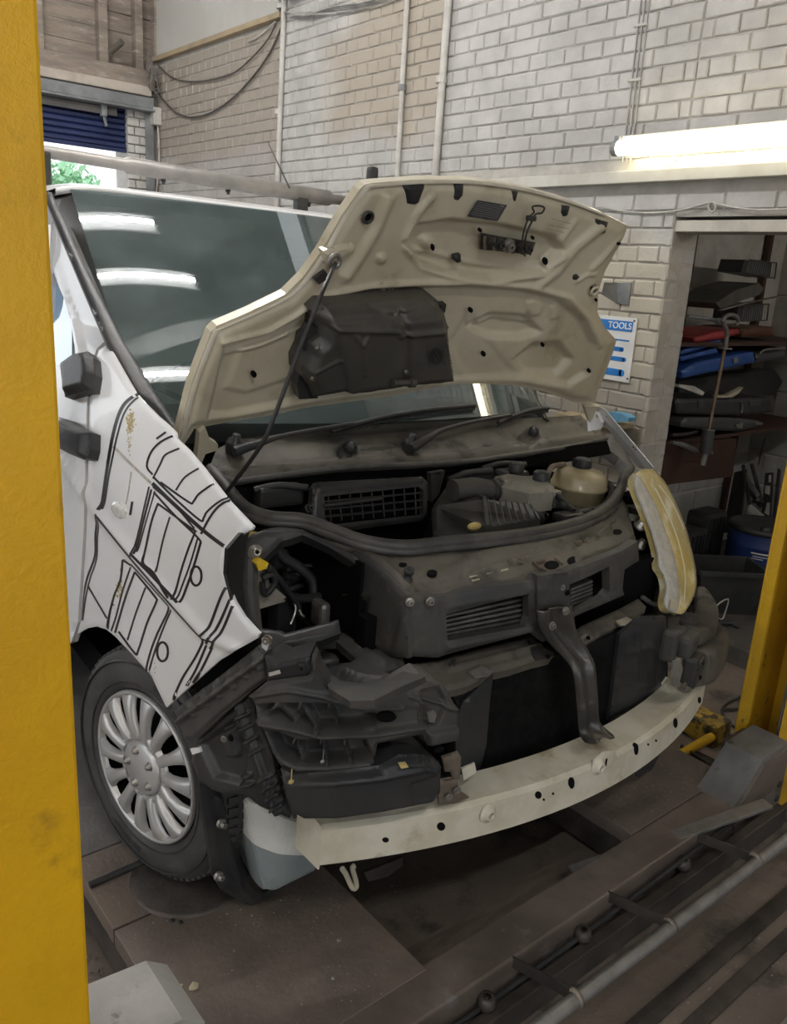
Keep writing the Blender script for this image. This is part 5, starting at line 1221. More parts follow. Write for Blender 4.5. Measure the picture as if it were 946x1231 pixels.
q = B8([(642, 655), (690, 628), (700, 640), (722, 642), (700, 660), (660, 672), (640, 670)]); panel('foam_scrap', q, lambda P: SH(P) - .014, M_foam, shf, relief=[('edge', q, .006, 4)], step=4, thick=.012)
# cranked steel stay down to the beam
STAY = [((646, 734), (687, 727), .150), ((648, 750), (690, 743), .148), ((658, 770), (694, 760), .146), ((682, 796), (708, 783), .122), ((690, 812), (714, 800), .10), ((694, 850), (717, 838), .088), ((697, 880), (720, 866), .086), ((704, 893), (738, 884), .045)]
sv = []; 
for a, b, y in STAY:
    p, q = V(*a, 'y', y), V(*b, 'y', y); d = q - p
    for t, dy in ((0, 0), (.10, -.012), (.26, -.012), (.34, .0), (.66, .0), (.74, -.012), (.9, -.012), (1, 0)): sv.append(p + d * t + (0, dy, 0))
nS = len(sv) // 8; rows = [np.array(sv[8 * i:8 * i + 8]) for i in range(nS)]; sv = [p for rw_ in cr(rows, 5) for p in rw_]; nS = len(sv) // 8; fr = [(8 * i + j, 8 * i + j + 1, 8 * i + j + 9, 8 * i + j + 8) for i in range(nS - 1) for j in range(7)]
n0 = len(sv); sv += [p + (0, .006, 0) for p in sv]; fr += [tuple(n0 + i for i in q[::-1]) for q in fr]
for i in range(nS - 1):
    for j in (0, 7): fr.append((8 * i + j, 8 * i + 8 + j, n0 + 8 * i + 8 + j, n0 + 8 * i + j))
for j in range(7): fr += [(j, j + 1, n0 + j + 1, n0 + j), (8 * (nS - 1) + j, 8 * (nS - 1) + j + 1, n0 + 8 * (nS - 1) + j + 1, n0 + 8 * (nS - 1) + j)]
M_stay = mat('dark_scuffed_steel', (.085, .08, .072), (.055, .052, .048), .34, metal=.45, scale=10, bump=.1, c3=(.26, .24, .21), s3=9, lo3=.56, hi3=.74)
stay = MB().add(sv, fr, True).build('centre_stay', M_stay, van)
for p, y in ((A7([(365, 458)])[0], .136), (A7([(322, 505)])[0], .136), (A7([(462, 862)])[0], .074)): bolt(V(*p, 'y', y), (0, -1, .2), .011, stay, M_bolt, hgt=.01)
pin(*A7([(348, 380)])[0], FACEo(-.002), .013, face, M_bolt, hgt=.012)
cen = [(646, 692), (683, 688), (686, 728), (674, 726), (646, 734)]; panel('centre_post', cen, FACEo(-.012), M_pl, van, relief=[('line', A7([(322, 350), (320, 440)]), 3, .006)], step=5, thick=.02)
pin(*A7([(372, 400)])[0], FACEo(-.012), .008, face, M_void)
# ---------------------------------------------------------------- engine bay
q = A4([(35, 165), (52, 120), (100, 98), (250, 80), (500, 62), (700, 56), (805, 50), (852, 92), (858, 102), (700, 128), (540, 148), (300, 160), (150, 178), (70, 190)])
COWL = lambda P: P[:, 2] - (1.115 + .75 * (P[:, 1] - .86 - .10 * P[:, 0] ** 2))
cowl = panel('cowl_panel', q, COWL, M_pl3, van, relief=[('line', A4([(60, 170), (300, 148), (540, 136), (850, 92)]), 6, .012), ('area', A4([(300, 125), (318, 104), (338, 104), (342, 128), (310, 142)]), -.02, 4), ('area', A4([(680, 95), (708, 75), (720, 95), (700, 115)]), -.025, 4), ('line', A4([(110, 100), (400, 78), (800, 60)]), 4, -.008)], step=6, thick=.02)
m_ = MB(); m_.tube(cr(list(hits(A4([(50, 172), (90, 186), (160, 178), (300, 160), (430, 153), (545, 148), (700, 128), (800, 112), (858, 98)]), lambda P: COWL(P) - .002)), 5), .009, 8); m_.build('cowl_seal', M_seal, van)
for x, y in ((331, 114), (709, 82)):
    q = hits(A4([(x, y)]), COWL)[0]; m_ = MB(); m_.lathe([(0, .018), (.012, .014), (.02, 0), (.02, -.01)], q, (0, -.4, .9), 14); m_.build('washer_jet', M_pl2, cowl)
q = A4([(600, 112), (612, 104), (622, 112), (612, 120)]); panel('cowl_plug', q, lambda P: COWL(P) - .004, M_pl2, cowl, relief=[('edge', q, .003, 3)], step=3, thick=.006)
lo = A4([(60, 190), (110, 200), (200, 180), (300, 163), (540, 150), (860, 103), (868, 130), (760, 150), (540, 175), (520, 190), (300, 185), (190, 205), (130, 240)])
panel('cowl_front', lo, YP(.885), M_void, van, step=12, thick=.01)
# heater intake frame with its grille
HX = plane(V(380, 600, 'y', .74), np.cross(V(380, 590, 'y', .76) - V(400, 640, 'y', .72), V(380, 590, 'y', .76) - V(518, 590, 'y', .76)))
ho = A4([(255, 200), (262, 188), (480, 176), (494, 188), (492, 255), (480, 268), (300, 292), (258, 290), (250, 270)]); hh = A4([(275, 218), (470, 198), (480, 206), (480, 255), (290, 276), (276, 262)])
hx = panel('intake_frame', ho, HX, M_pl2, van, holes=[hh], relief=[('edge', ho, .010, 4), ('line', A4([(262, 205), (478, 184)]), 3, .006)], step=5, thick=.02)
panel('intake_back', A4([(260, 205), (486, 185), (486, 260), (280, 285)]), HX, M_void, hx, step=16, thick=.004, ext=None) if False else None
for k in range(9):
    t = (k + .5) / 9; a = (275 + 203 * t, 218 - 20 * t); b = (282 + 198 * t, 274 - 18 * t); p0, p1 = hits(A4([a, b]), lambda P: HX(P)); MB().bar(p0 + (0, .012, 0), p1 + (0, .012, 0), .003, .008).build('grille_bar', M_pl2, hx)
for k in range(3):
    t = (k + .8) / 3.6; a = (276, 218 + 56 * t); b = (480, 199 + 56 * t); p0, p1 = hits(A4([a, b]), lambda P: HX(P)); MB().bar(p0 + (0, .008, 0), p1 + (0, .008, 0), .005, .005).build('grille_bar', M_pl2, hx)
p0, p1 = hits(A4([(272, 238), (395, 222)]), HX); MB().tube([p0, p1], .006, 8).build('grille_rod', M_pl2, hx)
pin(*A4([(240, 243)])[0], HX, .012, hx, M_pl2, hgt=.02)
panel('bay_strut', A4([(495, 170), (525, 165), (512, 215), (497, 230)]), YP(.78), M_pl2, van, step=8, thick=.02)
# air filter housing: two faces and a ribbed lid
ab = A4([(498, 238), (512, 222), (600, 240), (716, 262), (722, 276), (640, 292), (560, 302), (502, 290)])
AF = lambda P: P[:, 2] - (.965 + .25 * (P[:, 1] - .55))
af = panel('air_filter_housing', ab, AF, M_pl2, van, relief=[('edge', ab, .012, 4)], step=4, thick=.10)
lid = [V(*p, 'z', z) for p, z in zip(A4([(531, 192), (606, 224), (704, 235), (722, 264), (612, 282), (500, 238)]), (1.03, 1.04, 1.04, 1.005, 1.005, 1.0))]
lm_ = MB(); lm_.prism(lid, (0, 0, -.06)); lo_ = lm_.build('filter_lid', M_cover, af)
for k in range(8):
    t = (k + .6) / 8; a = lid[1] + (lid[2] - lid[1]) * t; b = lid[4] + (lid[3] - lid[4]) * t
    MB().bar(a + (0, 0, .003), b + (0, 0, .001), .004, .004, .001).build('lid_rib', M_cover, af)
MB().bar(lid[0] + (0, 0, .004), lid[1] + (0, 0, .004), .012, .01, .002).build('lid_rib', M_pl, af); MB().bar(lid[1] + (0, 0, .004), lid[4] + (0, 0, .004), .012, .01, .002).build('lid_rib', M_pl, af)
m_ = MB(); m_.sphere(V(*A4([(585, 280)])[0], 'y', .47), .02, (1.2, .6, .6), 12); m_.build('oil_cap', M_foam, van)
hp = [V(*A4([(540, 205)])[0], 'y', .68), V(*A4([(580, 200)])[0], 'y', .68), V(*A4([(615, 205)])[0], 'y', .67), V(*A4([(655, 210)])[0], 'y', .66), V(*A4([(690, 220)])[0], 'y', .62), V(*A4([(706, 245)])[0], 'y', .58), V(*A4([(708, 268)])[0], 'y', .55)]
hs_ = cr(hp, 7); rad_ = [.032 + (.004 * math.sin(i * 1.9) if i > 20 else 0) for i in range(len(hs_))]; MB().tube(hs_, rad_, 14).build('air_hose', M_pl, van)
for i, rr0 in ((15, .036), (19, .037)):
    d = hs_[i + 1] - hs_[i]; m_ = MB(); m_.lathe([(rr0 - .004, -.008), (rr0, -.008), (rr0, .008), (rr0 - .004, .008)], hs_[i], d, 20); m_.build('hose_clip', M_bolt if i == 19 else M_pl2, van)
bm2 = A4([(628, 170), (655, 165), (720, 172), (752, 188), (750, 200), (700, 205), (640, 190)]); br_ = panel('brake_reservoir', bm2, ZP(1.075), mat('reservoir_plastic', (.17, .16, .135), (.22, .205, .17), .5, scale=14), van, relief=[('edge', bm2, .012, 4)], step=4, thick=.06)
for x, y in ((723, 178), (672, 160)):
    q = V(*A4([(x, y)])[0], 'z', 1.085); m_ = MB(); m_.lathe([(.026, -.01), (.026, .016), (.02, .02), (0, .02)], q, (0, 0, 1), 18); m_.build('filler_cap', M_pl2, br_)
tc_ = V(*A4([(802, 192)])[0], 'y', .72); tk = MB(); tk.lathe([(.0, -.075), (.075, -.072), (.092, -.05), (.096, -.012), (.100, -.008), (.100, .0), (.096, .004), (.093, .025), (.080, .046), (.040, .056), (.030, .060)], tc_, (0, -.05, 1), 36); tko = tk.build('coolant_tank', M_tank, van)
m_ = MB(); m_.lathe([(.028, .056), (.030, .06), (.030, .088), (.026, .092), (0, .092)], tc_, (0, -.05, 1), 16)
for k in range(12):
    t = k * math.pi / 6; m_.cbox(tc_ + np.array((.030 * math.cos(t), .030 * math.sin(t), .074)), (.005, .005, .026))
m_.build('tank_cap', M_pl2, tko)
for pts, r_, y0, y1, mm in (([(742, 205), (765, 225), (790, 248)], .010, .66, .52, M_pl2), ([(730, 200), (720, 240), (735, 262)], .012, .66, .58, M_pl2), ([(735, 180), (745, 158), (770, 152)], .010, .72, .78, M_rust), ([(860, 190), (870, 210), (850, 240), (800, 255)], .012, .66, .52, M_black), ([(530, 185), (570, 170), (620, 165)], .012, .82, .82, M_black), ([(600, 160), (640, 150), (690, 152)], .010, .84, .84, M_pl2), ([(760, 235), (800, 250), (830, 245)], .012, .56, .54, M_black), ([(130, 205), (180, 195), (240, 200)], .010, .84, .8, M_black)):
    MB().tube(cr([V(*p, 'y', y0 + (y1 - y0) * i / (len(pts) - 1)) for i, p in enumerate(A4(pts))], 5), r_, 8).build('hose', mm, van)
for x, y, yy, s in ((745, 222, .64, (.05, .05, .06)), (700, 195, .74, (.12, .08, .05)), (590, 178, .84, (.12, .05, .05)), (850, 215, .70, (.06, .08, .08)), (180, 215, .84, (.14, .05, .06)), (660, 180, .80, (.10, .08, .06)), (780, 260, .52, (.10, .06, .03))):
    MB().cbox(V(*A4([(x, y)])[0], 'y', yy), s, .012).build('engine_ancillary', M_pl2 if x != 745 else M_alu, van)
# wipers
for piv, pts, bl in (((88, 130), [(88, 126), (140, 108), (188, 93), (260, 80), (335, 68)], [(290, 84), (335, 70), (420, 50), (500, 38), (586, 30)]), ((450, 125), [(452, 120), (490, 98), (520, 80), (590, 62), (660, 50)], [(634, 66), (660, 54), (700, 40), (738, 36)])):
    q = hits(A4([piv]), COWL)[0]; g = lambda P: np.minimum(COWL(P) - .03, WS(P) - .03)
    w = MB(); A_ = hits(A4(pts), g); w.tube(cr(list(A_), 4), [.017 - .010 * min(1, i / 8) for i in range(len(cr(list(A_), 4)))], 8); wo = w.build('wiper_arm', M_pl2, van)
    m_ = MB(); m_.lathe([(.024, -.005), (.026, .02), (.022, .032), (.012, .036), (.011, .05), (0, .05)], q + (0, 0, .01), (0, -.3, .95), 18); m_.build('wiper_pivot', M_pl2, wo)
    gb = lambda P: WS(P) - .015
    Bp = hits(A4(bl), lambda P: np.minimum(COWL(P) - .02, WS(P) - .02))
    m_ = MB(); m_.tube(cr(list(Bp), 4), .008, 6); m_.tube(cr([p + (0, 0, -.012) for p in Bp], 4), .004, 6); m_.build('wiper_blade', M_black, wo)
# far inner wing: white rail with its bolt holes
rl_ = A8([(72, 676), (85, 668), (100, 676), (255, 862), (238, 868), (205, 862), (170, 812), (110, 740), (78, 712)])
RW = plane(V(725, 505, 'x', .80), np.cross(V(725, 505, 'x', .80) - V(782, 562, 'x', .80), V(725, 505, 'x', .80) - V(740, 505, 'x', .76)))
rw = panel('wing_rail', rl_, RW, M_body, van, relief=[('line', A8([(88, 690), (240, 865)]), 4, .004)], step=4, thick=.003)
for x, y in ((103, 700), (120, 722), (135, 738), (165, 773), (190, 798), (196, 806)): hole(*A8([(x, y)])[0], 1.4, 2, lambda P: RW(P), rw)
panel('hinge_post', A8([(40, 690), (72, 680), (85, 715), (75, 740), (45, 745)]), XP(.77), M_body, van, step=6, thick=.02)
iw = A8([(108, 760), (130, 750), (165, 790), (198, 850), (190, 862), (150, 820), (108, 790)]); panel('bay_edge_seal', iw, lambda P: TOPo(.03)(P), M_seal, van, relief=[('edge', iw, .012, 5)], step=4, thick=.04)
# far lens pocket remains
for x, y, sx_, sz_, yy in ((600, 170, .10, .10, .52), (590, 150, .08, .05, .56), (640, 330, .10, .14, .46), (650, 400, .12, .10, .42), (600, 250, .08, .08, .50)):
    MB().cbox(V(*A7([(x, y)])[0], 'y', yy), (sx_, .08, sz_), .015).build('lamp_mechanism', M_pl2, van)
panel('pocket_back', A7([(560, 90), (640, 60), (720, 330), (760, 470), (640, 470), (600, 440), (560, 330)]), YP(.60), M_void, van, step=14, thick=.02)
for x, y in ((598, 192), (600, 253)): 
    q = V(*A7([(x, y)])[0], 'y', .44); m_ = MB(); m_.lathe([(.02, 0), (.02, .008), (.012, .012), (.012, .026), (.006, .026), (.005, .01)], q, (0, -.5, .8), 14); m_.build('frame_stud', M_bolt, van)
q = A7([(568, 150), (615, 160), (612, 182), (570, 172)]); panel('relay_label', q, YP(.46), M_alu, van, step=6, thick=.004)
# ---------------------------------------------------------------- headlamp and bumper corners
M_lens = mat('yellowed_lens', (.66, .54, .24), (.54, .43, .17), .14, scale=9, coat=1., c3=(.86, .81, .60), s3=7, lo3=.46, hi3=.62, trans=0.)
M_clear = mat('hazy_clear_lens', (.62, .60, .54), (.50, .49, .45), .22, scale=30, coat=.7, bump=.2, bscale=160)
lo = cr(A7([(600, 18), (628, 8), (655, 12), (672, 30), (700, 70), (730, 135), (755, 200), (772, 265), (785, 330), (786, 385), (772, 425), (745, 465), (722, 462), (728, 420), (726, 370), (718, 310), (700, 250), (678, 190), (650, 120), (622, 70), (600, 40)]), 3, True)
li = cr(A7([(600, 20), (600, 42), (622, 72), (650, 122), (678, 192), (700, 252), (718, 312), (726, 372), (728, 420), (722, 464), (690, 455), (682, 425), (688, 385), (680, 345), (664, 320), (662, 280), (650, 230), (636, 185), (612, 125), (592, 75), (588, 40)]), 3, True)
lamp_h = bpy.data.objects.new('headlamp', None); COL.objects.link(lamp_h); lamp_h.parent = van; lamp_h['label'] = 'yellowed headlamp still mounted on the far corner'
whole = cr(A7([(590, 30), (606, 14), (628, 8), (655, 12), (672, 30), (700, 70), (730, 135), (755, 200), (772, 265), (785, 330), (786, 385), (772, 425), (745, 465), (722, 464), (690, 455), (682, 425), (688, 385), (680, 345), (664, 320), (662, 280), (650, 230), (636, 185), (612, 125), (592, 75), (586, 45)]), 3, True)
lens = panel('lens', whole, LAMP, M_lens, lamp_h, relief=[('edge', whole, .006, 4)], step=3, thick=.02)
lio = cr(A7([(590, 40), (602, 30), (628, 72), (656, 122), (682, 192), (704, 252), (720, 312), (728, 372), (730, 415), (722, 458), (692, 452), (684, 425), (690, 385), (682, 345), (666, 318), (664, 280), (651, 230), (637, 185), (613, 125), (594, 75)]), 3, True)
panel('indicator_lens', lio, lambda P: LAMP(P) + .006, M_clear, lamp_h, relief=[('edge', lio, .003, 3)] + [('line', A7([(650 + k * 6, 205 + k * 28), (694 + k * 4, 220 + k * 28)]), 1.4, .003) for k in range(7)], step=3, thick=.006)
M_optic = mat('optic_ridge', (.78, .73, .52), (.86, .82, .62), .15, scale=9, coat=.8)
for pts, w in (([(650, 70), (690, 150), (724, 240), (745, 340), (742, 430)], 1.6), ([(662, 60), (706, 120), (742, 200)], 1.4)):
    m_ = MB(); ribbon(m_, A7(pts), w, LAMP, off=.0015); m_.build('optic_ridge', M_optic, lamp_h)
q = A7([(700, 420), (722, 422), (720, 455), (696, 450)]); panel('lamp_label', q, lambda P: LAMP(np.stack([P[:, 0], P[:, 1] + .012, P[:, 2]], 1)), M_inner, lamp_h, step=5, thick=.002)

# far corner: bracket on the beam
RB = B4
q = RB([(112, 512), (140, 502), (148, 545), (135, 600), (185, 625), (180, 640), (150, 645), (108, 618), (105, 560)])
bf = panel('foot_bracket', q, lambda P: P[:, 1] - (.035 + .27 * P[:, 0] ** 2), M_alu, van, relief=[('edge', q, .003, 3)], step=4, thick=.006)
pin(*RB([(148, 615)])[0], lambda P: P[:, 1] - (.03 + .27 * P[:, 0] ** 2), .012, bf, M_rust)
m_ = MB(); m_.tube(cr([V(*p, 'y', .34) for p in A7([(610, 415), (640, 435), (665, 440), (685, 455)])], 4), .008, 6); m_.build('wire_plug', M_chromew, van)
q = A7([(575, 930), (670, 880), (672, 900), (640, 960), (600, 985), (580, 970)]); panel('under_tray', q, YP(.30), M_pl2, van, step=8, thick=.02)

# near corner: wing bracket, bumper support, splash panel, lower end
q = A6([(8, 305), (60, 268), (120, 225), (180, 180), (240, 133), (262, 152), (270, 222), (215, 262), (140, 322), (72, 386), (38, 382), (22, 330)])
rel = [('edge', q, .010, 6), ('line', A6([(30, 335), (110, 275), (200, 205), (262, 160)]), 5, .016)]
rel += [('line', A6([(x, y), (x + 18, y + 40)]), 3, .014) for x, y in ((60, 275), (95, 248), (130, 225), (165, 200), (200, 172), (235, 150))]
wb2 = panel('wing_bracket', q, CORNERo(-.004), M_pl, van, relief=rel, step=3, thick=.03)
pin(*A6([(275, 110)])[0], CORNERo(-.03), .012, wb2, M_bolt, hgt=.012)
qb = A6([(262, 120), (274, 105), (262, 150), (256, 152)])
panel('white_tongue', A6([(258, 108), (272, 112), (276, 128), (266, 150), (258, 140)]), CORNERo(-.02), M_body, van, step=4, thick=.004)
q = A6([(262, 160), (300, 176), (386, 160), (392, 196), (382, 212), (268, 226)]); bx = panel('lamp_box', q, CORNERo(.01), M_pl2, van, relief=[('edge', q, .008, 4)], step=4, thick=.08)
q = A6([(276, 200), (306, 192), (310, 202), (278, 210)]); panel('part_label', q, CORNERo(.0135), M_clear, bx, step=4, thick=.001)
pin(*A6([(370, 180)])[0], CORNERo(.012), .013, bx, M_pl2, hgt=.016)
sup = A6([(222, 264), (268, 228), (330, 218), (384, 210), (392, 160), (402, 170), (412, 195), (442, 240), (495, 272), (560, 270), (600, 258), (640, 232), (690, 206), (722, 214), (760, 240), (780, 278), (796, 306), (797, 355), (790, 385), (712, 402), (700, 372), (660, 380), (575, 398), (566, 440), (560, 468), (440, 478), (352, 478), (305, 458), (282, 422), (262, 370), (240, 330), (236, 296)])
r1 = A6([(246, 292), (300, 288), (430, 290), (512, 300), (600, 332), (530, 350), (405, 357), (285, 322), (252, 310)]); r2 = A6([(268, 362), (300, 366), (352, 388), (540, 388), (562, 440), (430, 452), (352, 452), (300, 428)])
rel = [('edge', sup, .010, 6), ('area', r1, -.045, 7), ('area', r2, -.050, 7)]
rel += [('line', A6([a, b]), 2.6, .046) for a, b in (((298, 286), (348, 336)), ((362, 288), (408, 358)), ((438, 292), (462, 345)), ((345, 385), (366, 446)), ((418, 388), (434, 450)), ((482, 388), (502, 446)))]
rel += [('line', A6([(245, 335), (340, 352), (420, 372), (560, 366), (700, 345)]), 5, .012), ('line', A6([(222, 264), (330, 246), (420, 262), (520, 292), (640, 300)]), 5, .010), ('area', A6([(560, 300), (640, 296), (700, 300), (690, 345), (570, 360)]), -.008, 8), ('area', A6([(690, 250), (740, 240), (760, 280), (735, 340), (690, 340)]), -.018, 5), ('line', A6([(660, 262), (700, 275), (790, 300)]), 4, .012), ('area', A6([(705, 360), (790, 345), (790, 385), (712, 400)]), .012, 5)]
su = panel('bumper_support', sup, CORNERo(.012), M_pl, van, relief=rel, step=2.6, thick=.05)
hole(*A6([(596, 320)])[0], 12, 6, CORNERo(.012), su, rot=-.05); hole(*A6([(740, 408)])[0], 6, 3, CORNERo(.02), su, rot=-.3)
q = A6([(706, 308), (722, 300), (732, 312), (726, 335), (712, 334)]); panel('metal_clip', q, CORNERo(.026), M_alu, su, step=3, thick=.006)
# top web of the support reaching back to the lamp tray
topw = A6([(268, 228), (392, 160), (442, 238), (495, 270), (560, 268), (640, 230), (700, 204), (640, 190), (600, 215), (520, 222), (460, 215), (420, 180), (400, 150), (300, 160)])
panel('support_web', topw, plane(V(*A6([(270, 225)])[0], 'y', .42), (.05, .45, 1.)), M_pl, van, relief=[('edge', topw, .004, 4)], step=5, thick=.012)
sp_ = A6([(74, 388), (142, 322), (216, 264), (234, 296), (240, 332), (262, 372), (282, 424), (292, 470), (312, 540), (332, 598), (250, 565), (208, 532), (155, 532), (118, 520), (82, 492), (62, 440)])
rel = [('edge', sp_, .006, 5), ('area', A6([(88, 395), (180, 330), (215, 420), (205, 500), (130, 480)]), -.015, 8), ('line', A6([(195, 280), (225, 360), (262, 470), (300, 580)]), 5, .018), ('area', A6([(150, 360), (180, 350), (190, 430), (160, 430)]), .02, 5)]
rel += [('line', A6([(x, y), (x + 28, y - 6)]), 3, .016) for x, y in ((196, 315), (206, 345), (218, 378), (228, 410), (200, 482), (206, 505), (262, 480), (270, 505), (280, 530), (290, 560))]
spl = panel('splash_panel', sp_, CORNERo(-.03), M_pl2, van, relief=rel, step=3, thick=.02)
for x, y in ((157, 378), (176, 376)): pin(*A6([(x, y)])[0], CORNERo(-.012), .008, spl, M_alu if x == 157 else M_void)
panel('white_tongue', A6([(64, 405), (88, 402), (92, 415), (70, 422)]), CORNERo(.0), M_body, spl, step=4, thick=.006)
end = A6([(300, 474), (336, 492), (452, 482), (582, 466), (640, 436), (690, 434), (735, 440), (752, 455), (758, 480), (756, 540), (735, 566), (600, 592), (462, 612), (368, 612), (332, 592), (312, 540)])
rel = [('edge', end, .022, 9), ('line', A6([(310, 500), (450, 500), (590, 485), (740, 455)]), 5, .006), ('line', A6([(590, 470), (640, 448), (720, 448)]), 4, .008), ('area', A6([(660, 505), (735, 480), (742, 545), (680, 560)]), -.008, 6)] + [('line', A6([(690 + 14 * k, 442), (716 + 14 * k, 470)]), 1.8, .010) for k in range(4)]
en = panel('bumper_end', end, CORNERo(.035), M_pl2, van, relief=rel, step=4, thick=.09)
q = A6([(748, 432), (792, 418), (800, 430), (796, 490), (778, 494), (772, 470), (756, 470)]); rk = panel('rusty_bracket', q, lambda P: P[:, 1] - .035 - .27 * P[:, 0] ** 2, M_rust, van, relief=[('edge', q, .003, 3)], step=4, thick=.008)
q = A6([(735, 500), (790, 488), (792, 520), (822, 540), (780, 556), (740, 560)]); fk = panel('rusty_bracket', q, lambda P: P[:, 1] - .03 - .27 * P[:, 0] ** 2, M_rust, van, relief=[('edge', q, .003, 3)], step=4, thick=.008)
pin(*A6([(786, 518)])[0], lambda P: P[:, 1] - .022 - .27 * P[:, 0] ** 2, .010, fk, M_alu); pin(*A6([(764, 536)])[0], lambda P: P[:, 1] - .022 - .27 * P[:, 0] ** 2, .009, fk, M_alu)
q = A6([(630, 448), (650, 446), (656, 456), (636, 460)]); panel('foam_scrap', q, CORNERo(.05), M_foam, van, step=3, thick=.008)
for x, y in ((338, 495), (424, 440)):
    q = hits(A6([(x, y)]), CORNERo(.055 if x < 400 else .0))[0]; m_ = MB(); m_.tube([q + (0, 0, .03), q], .0015, 5); m_.sphere(q, .007, (1, .6, .8), 8); m_.build('dangling_clip', M_foam if x < 400 else M_alu, van)
q = A6([(770, 232), (885, 196), (850, 250), (805, 330), (795, 300), (780, 270)]); panel('air_duct', q, lambda P: P[:, 1] - .20 - .30 * P[:, 0] ** 2, M_pl2, van, relief=[('line', A6([(790, 250), (850, 215)]), 3, .008)], step=5, thick=.01)
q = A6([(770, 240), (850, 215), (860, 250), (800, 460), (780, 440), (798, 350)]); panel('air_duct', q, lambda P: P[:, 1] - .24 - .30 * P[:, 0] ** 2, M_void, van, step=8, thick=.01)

# washer bottle with fluid in it, mud flap, tow hook
bot = [V(*p, 'y', y) for p, y in (((271, 957), .58), ((290, 957), .50), ((345, 985), .40), ((386, 996), .36), ((384, 1046), .36), ((322, 1077), .40), ((308, 1066), .46), ((291, 1036), .56))]
bot += [bot[0] + (.18, .12, 0), bot[3] + (.05, .22, 0), bot[4] + (.05, .22, 0), bot[7] + (.18, .12, 0)]
def hull(pts, zcut, keep_low, nm, m, par):
    bm = bmesh.new()
    for p in pts: bm.verts.new(p)
    bmesh.ops.convex_hull(bm, input=bm.verts[:])
    for v_ in [v_ for v_ in bm.verts if not v_.link_faces]: bm.verts.remove(v_)
    bmesh.ops.bevel(bm, geom=bm.edges[:], offset=.012, segments=2, affect='EDGES', profile=.5)
    g = bm.verts[:] + bm.edges[:] + bm.faces[:]
    r_ = bmesh.ops.bisect_plane(bm, geom=g, plane_co=(-.7, .4, zcut), plane_no=(0.10, -.1, 1), clear_outer=keep_low, clear_inner=not keep_low)
    ed = [e for e in r_['geom_cut'] if isinstance(e, bmesh.types.BMEdge)]
    if ed: bmesh.ops.edgeloop_fill(bm, edges=ed)
    me = bpy.data.meshes.new(nm); bm.to_mesh(me); bm.free(); return link(nm, me, m, par)
zc = V(300, 1012, 'y', .48)[2]
wbt = hull(bot, zc, False, 'washer_bottle', M_bottle, van); hull(bot, zc, True, 'washer_fluid', M_fluid, wbt)
fl = A6([(92, 440), (120, 500), (165, 540), (182, 600), (205, 700), (238, 780), (270, 800), (330, 780), (300, 815), (240, 836), (215, 828), (160, 796), (132, 750), (118, 640), (100, 540)])
mf = panel('mud_flap', fl, lambda P: P[:, 1] - .50 - .25 * (P[:, 0] + .8), M_pl2, van, relief=[('edge', fl, .010, 5), ('line', A6([(140, 540), (170, 680), (200, 780)]), 6, .012), ('line', A6([(150, 740), (230, 812)]), 5, .01)], step=5, thick=.012)
for x, y in ((145, 606), (138, 748)): pin(*A6([(x, y)])[0], lambda P: P[:, 1] - .485 - .25 * (P[:, 0] + .8), .012, mf, M_alu, hgt=.02)
pts = [V(*p, 'y', .30) for p in A6([(476, 730), (486, 745), (500, 776), (508, 784), (514, 778), (512, 760), (504, 730), (510, 722)])]; MB().tube(cr(pts, 4), .007, 8).build('tow_hook', M_beam, van)
q = A6([(536, 742), (640, 700), (640, 722), (600, 752), (548, 765)]); panel('under_tray', q, YP(.34), M_dsteel, van, step=8, thick=.01)
MB().tube(cr([V(*p, 'y', .35) for p in A6([(375, 615), (385, 640), (410, 658), (440, 668)])], 4), .010, 8).build('hose', M_black, van)

# far corner: bumper end horn with its finned inner face, and the bracket above it
def horn(name, pts, wh, m, par=van, n=12):
    pts = cr(pts, 4); k = len(pts); wh = np.array(wh, float); T = np.linspace(0, len(wh) - 1, k); v = []
    for i, t in enumerate(T):
        a = int(min(t, len(wh) - 2)); w_, h_ = wh[a] + (wh[a + 1] - wh[a]) * (t - a)
        d = pts[min(i + 1, k - 1)] - pts[max(i - 1, 0)]; d = d / np.linalg.norm(d); x = np.cross(d, (0, 0, 1.)); x /= np.linalg.norm(x); z = np.cross(x, d)
        for j in range(n):
            c, s_ = math.cos(2 * math.pi * (j + .5) / n), math.sin(2 * math.pi * (j + .5) / n)
            sq = lambda q: math.copysign(abs(q) ** .45, q)
            v.append(pts[i] + x * w_ / 2 * sq(c) + z * h_ / 2 * sq(s_))
    f = [(i * n + j, i * n + (j + 1) % n, (i + 1) * n + (j + 1) % n, (i + 1) * n + j) for i in range(k - 1) for j in range(n)]
    return MB().add(v, f, True).add(v[:n], [tuple(range(n))]).add(v[-n:], [tuple(range(n))]).build(name, m, par)
hb = lambda x, y, d: V(*B4([(x, y)])[0], 'y', d)
en2 = horn('bumper_end', [hb(196, 540, .19), hb(240, 515, .22), hb(268, 470, .28), hb(274, 425, .36), hb(256, 395, .44)], [(.07, .115), (.09, .125), (.10, .13), (.09, .12), (.06, .09)], M_pl3)
c = hb(178, 545, .175); Rf = np.array([[.93, -.36, 0], [.36, .93, 0], [0, 0, 1]])
fbo = MB().cbox(c, (.075, .05, .105), .014, Rf).build('bumper_end_face', M_pl2, van)
for k in range(4): MB().cbox(c + Rf @ np.array((-.002, -.026, .042 - k * .014)), (.055, .006, .006), .001, Rf).build('fin', M_pl, fbo)
for y_ in (.02, -.03): MB().cyl(c + Rf @ np.array((.030, -.024, y_)), c + Rf @ np.array((.030, -.030, y_)), .006, 8).build('clip_hole', M_void, fbo)
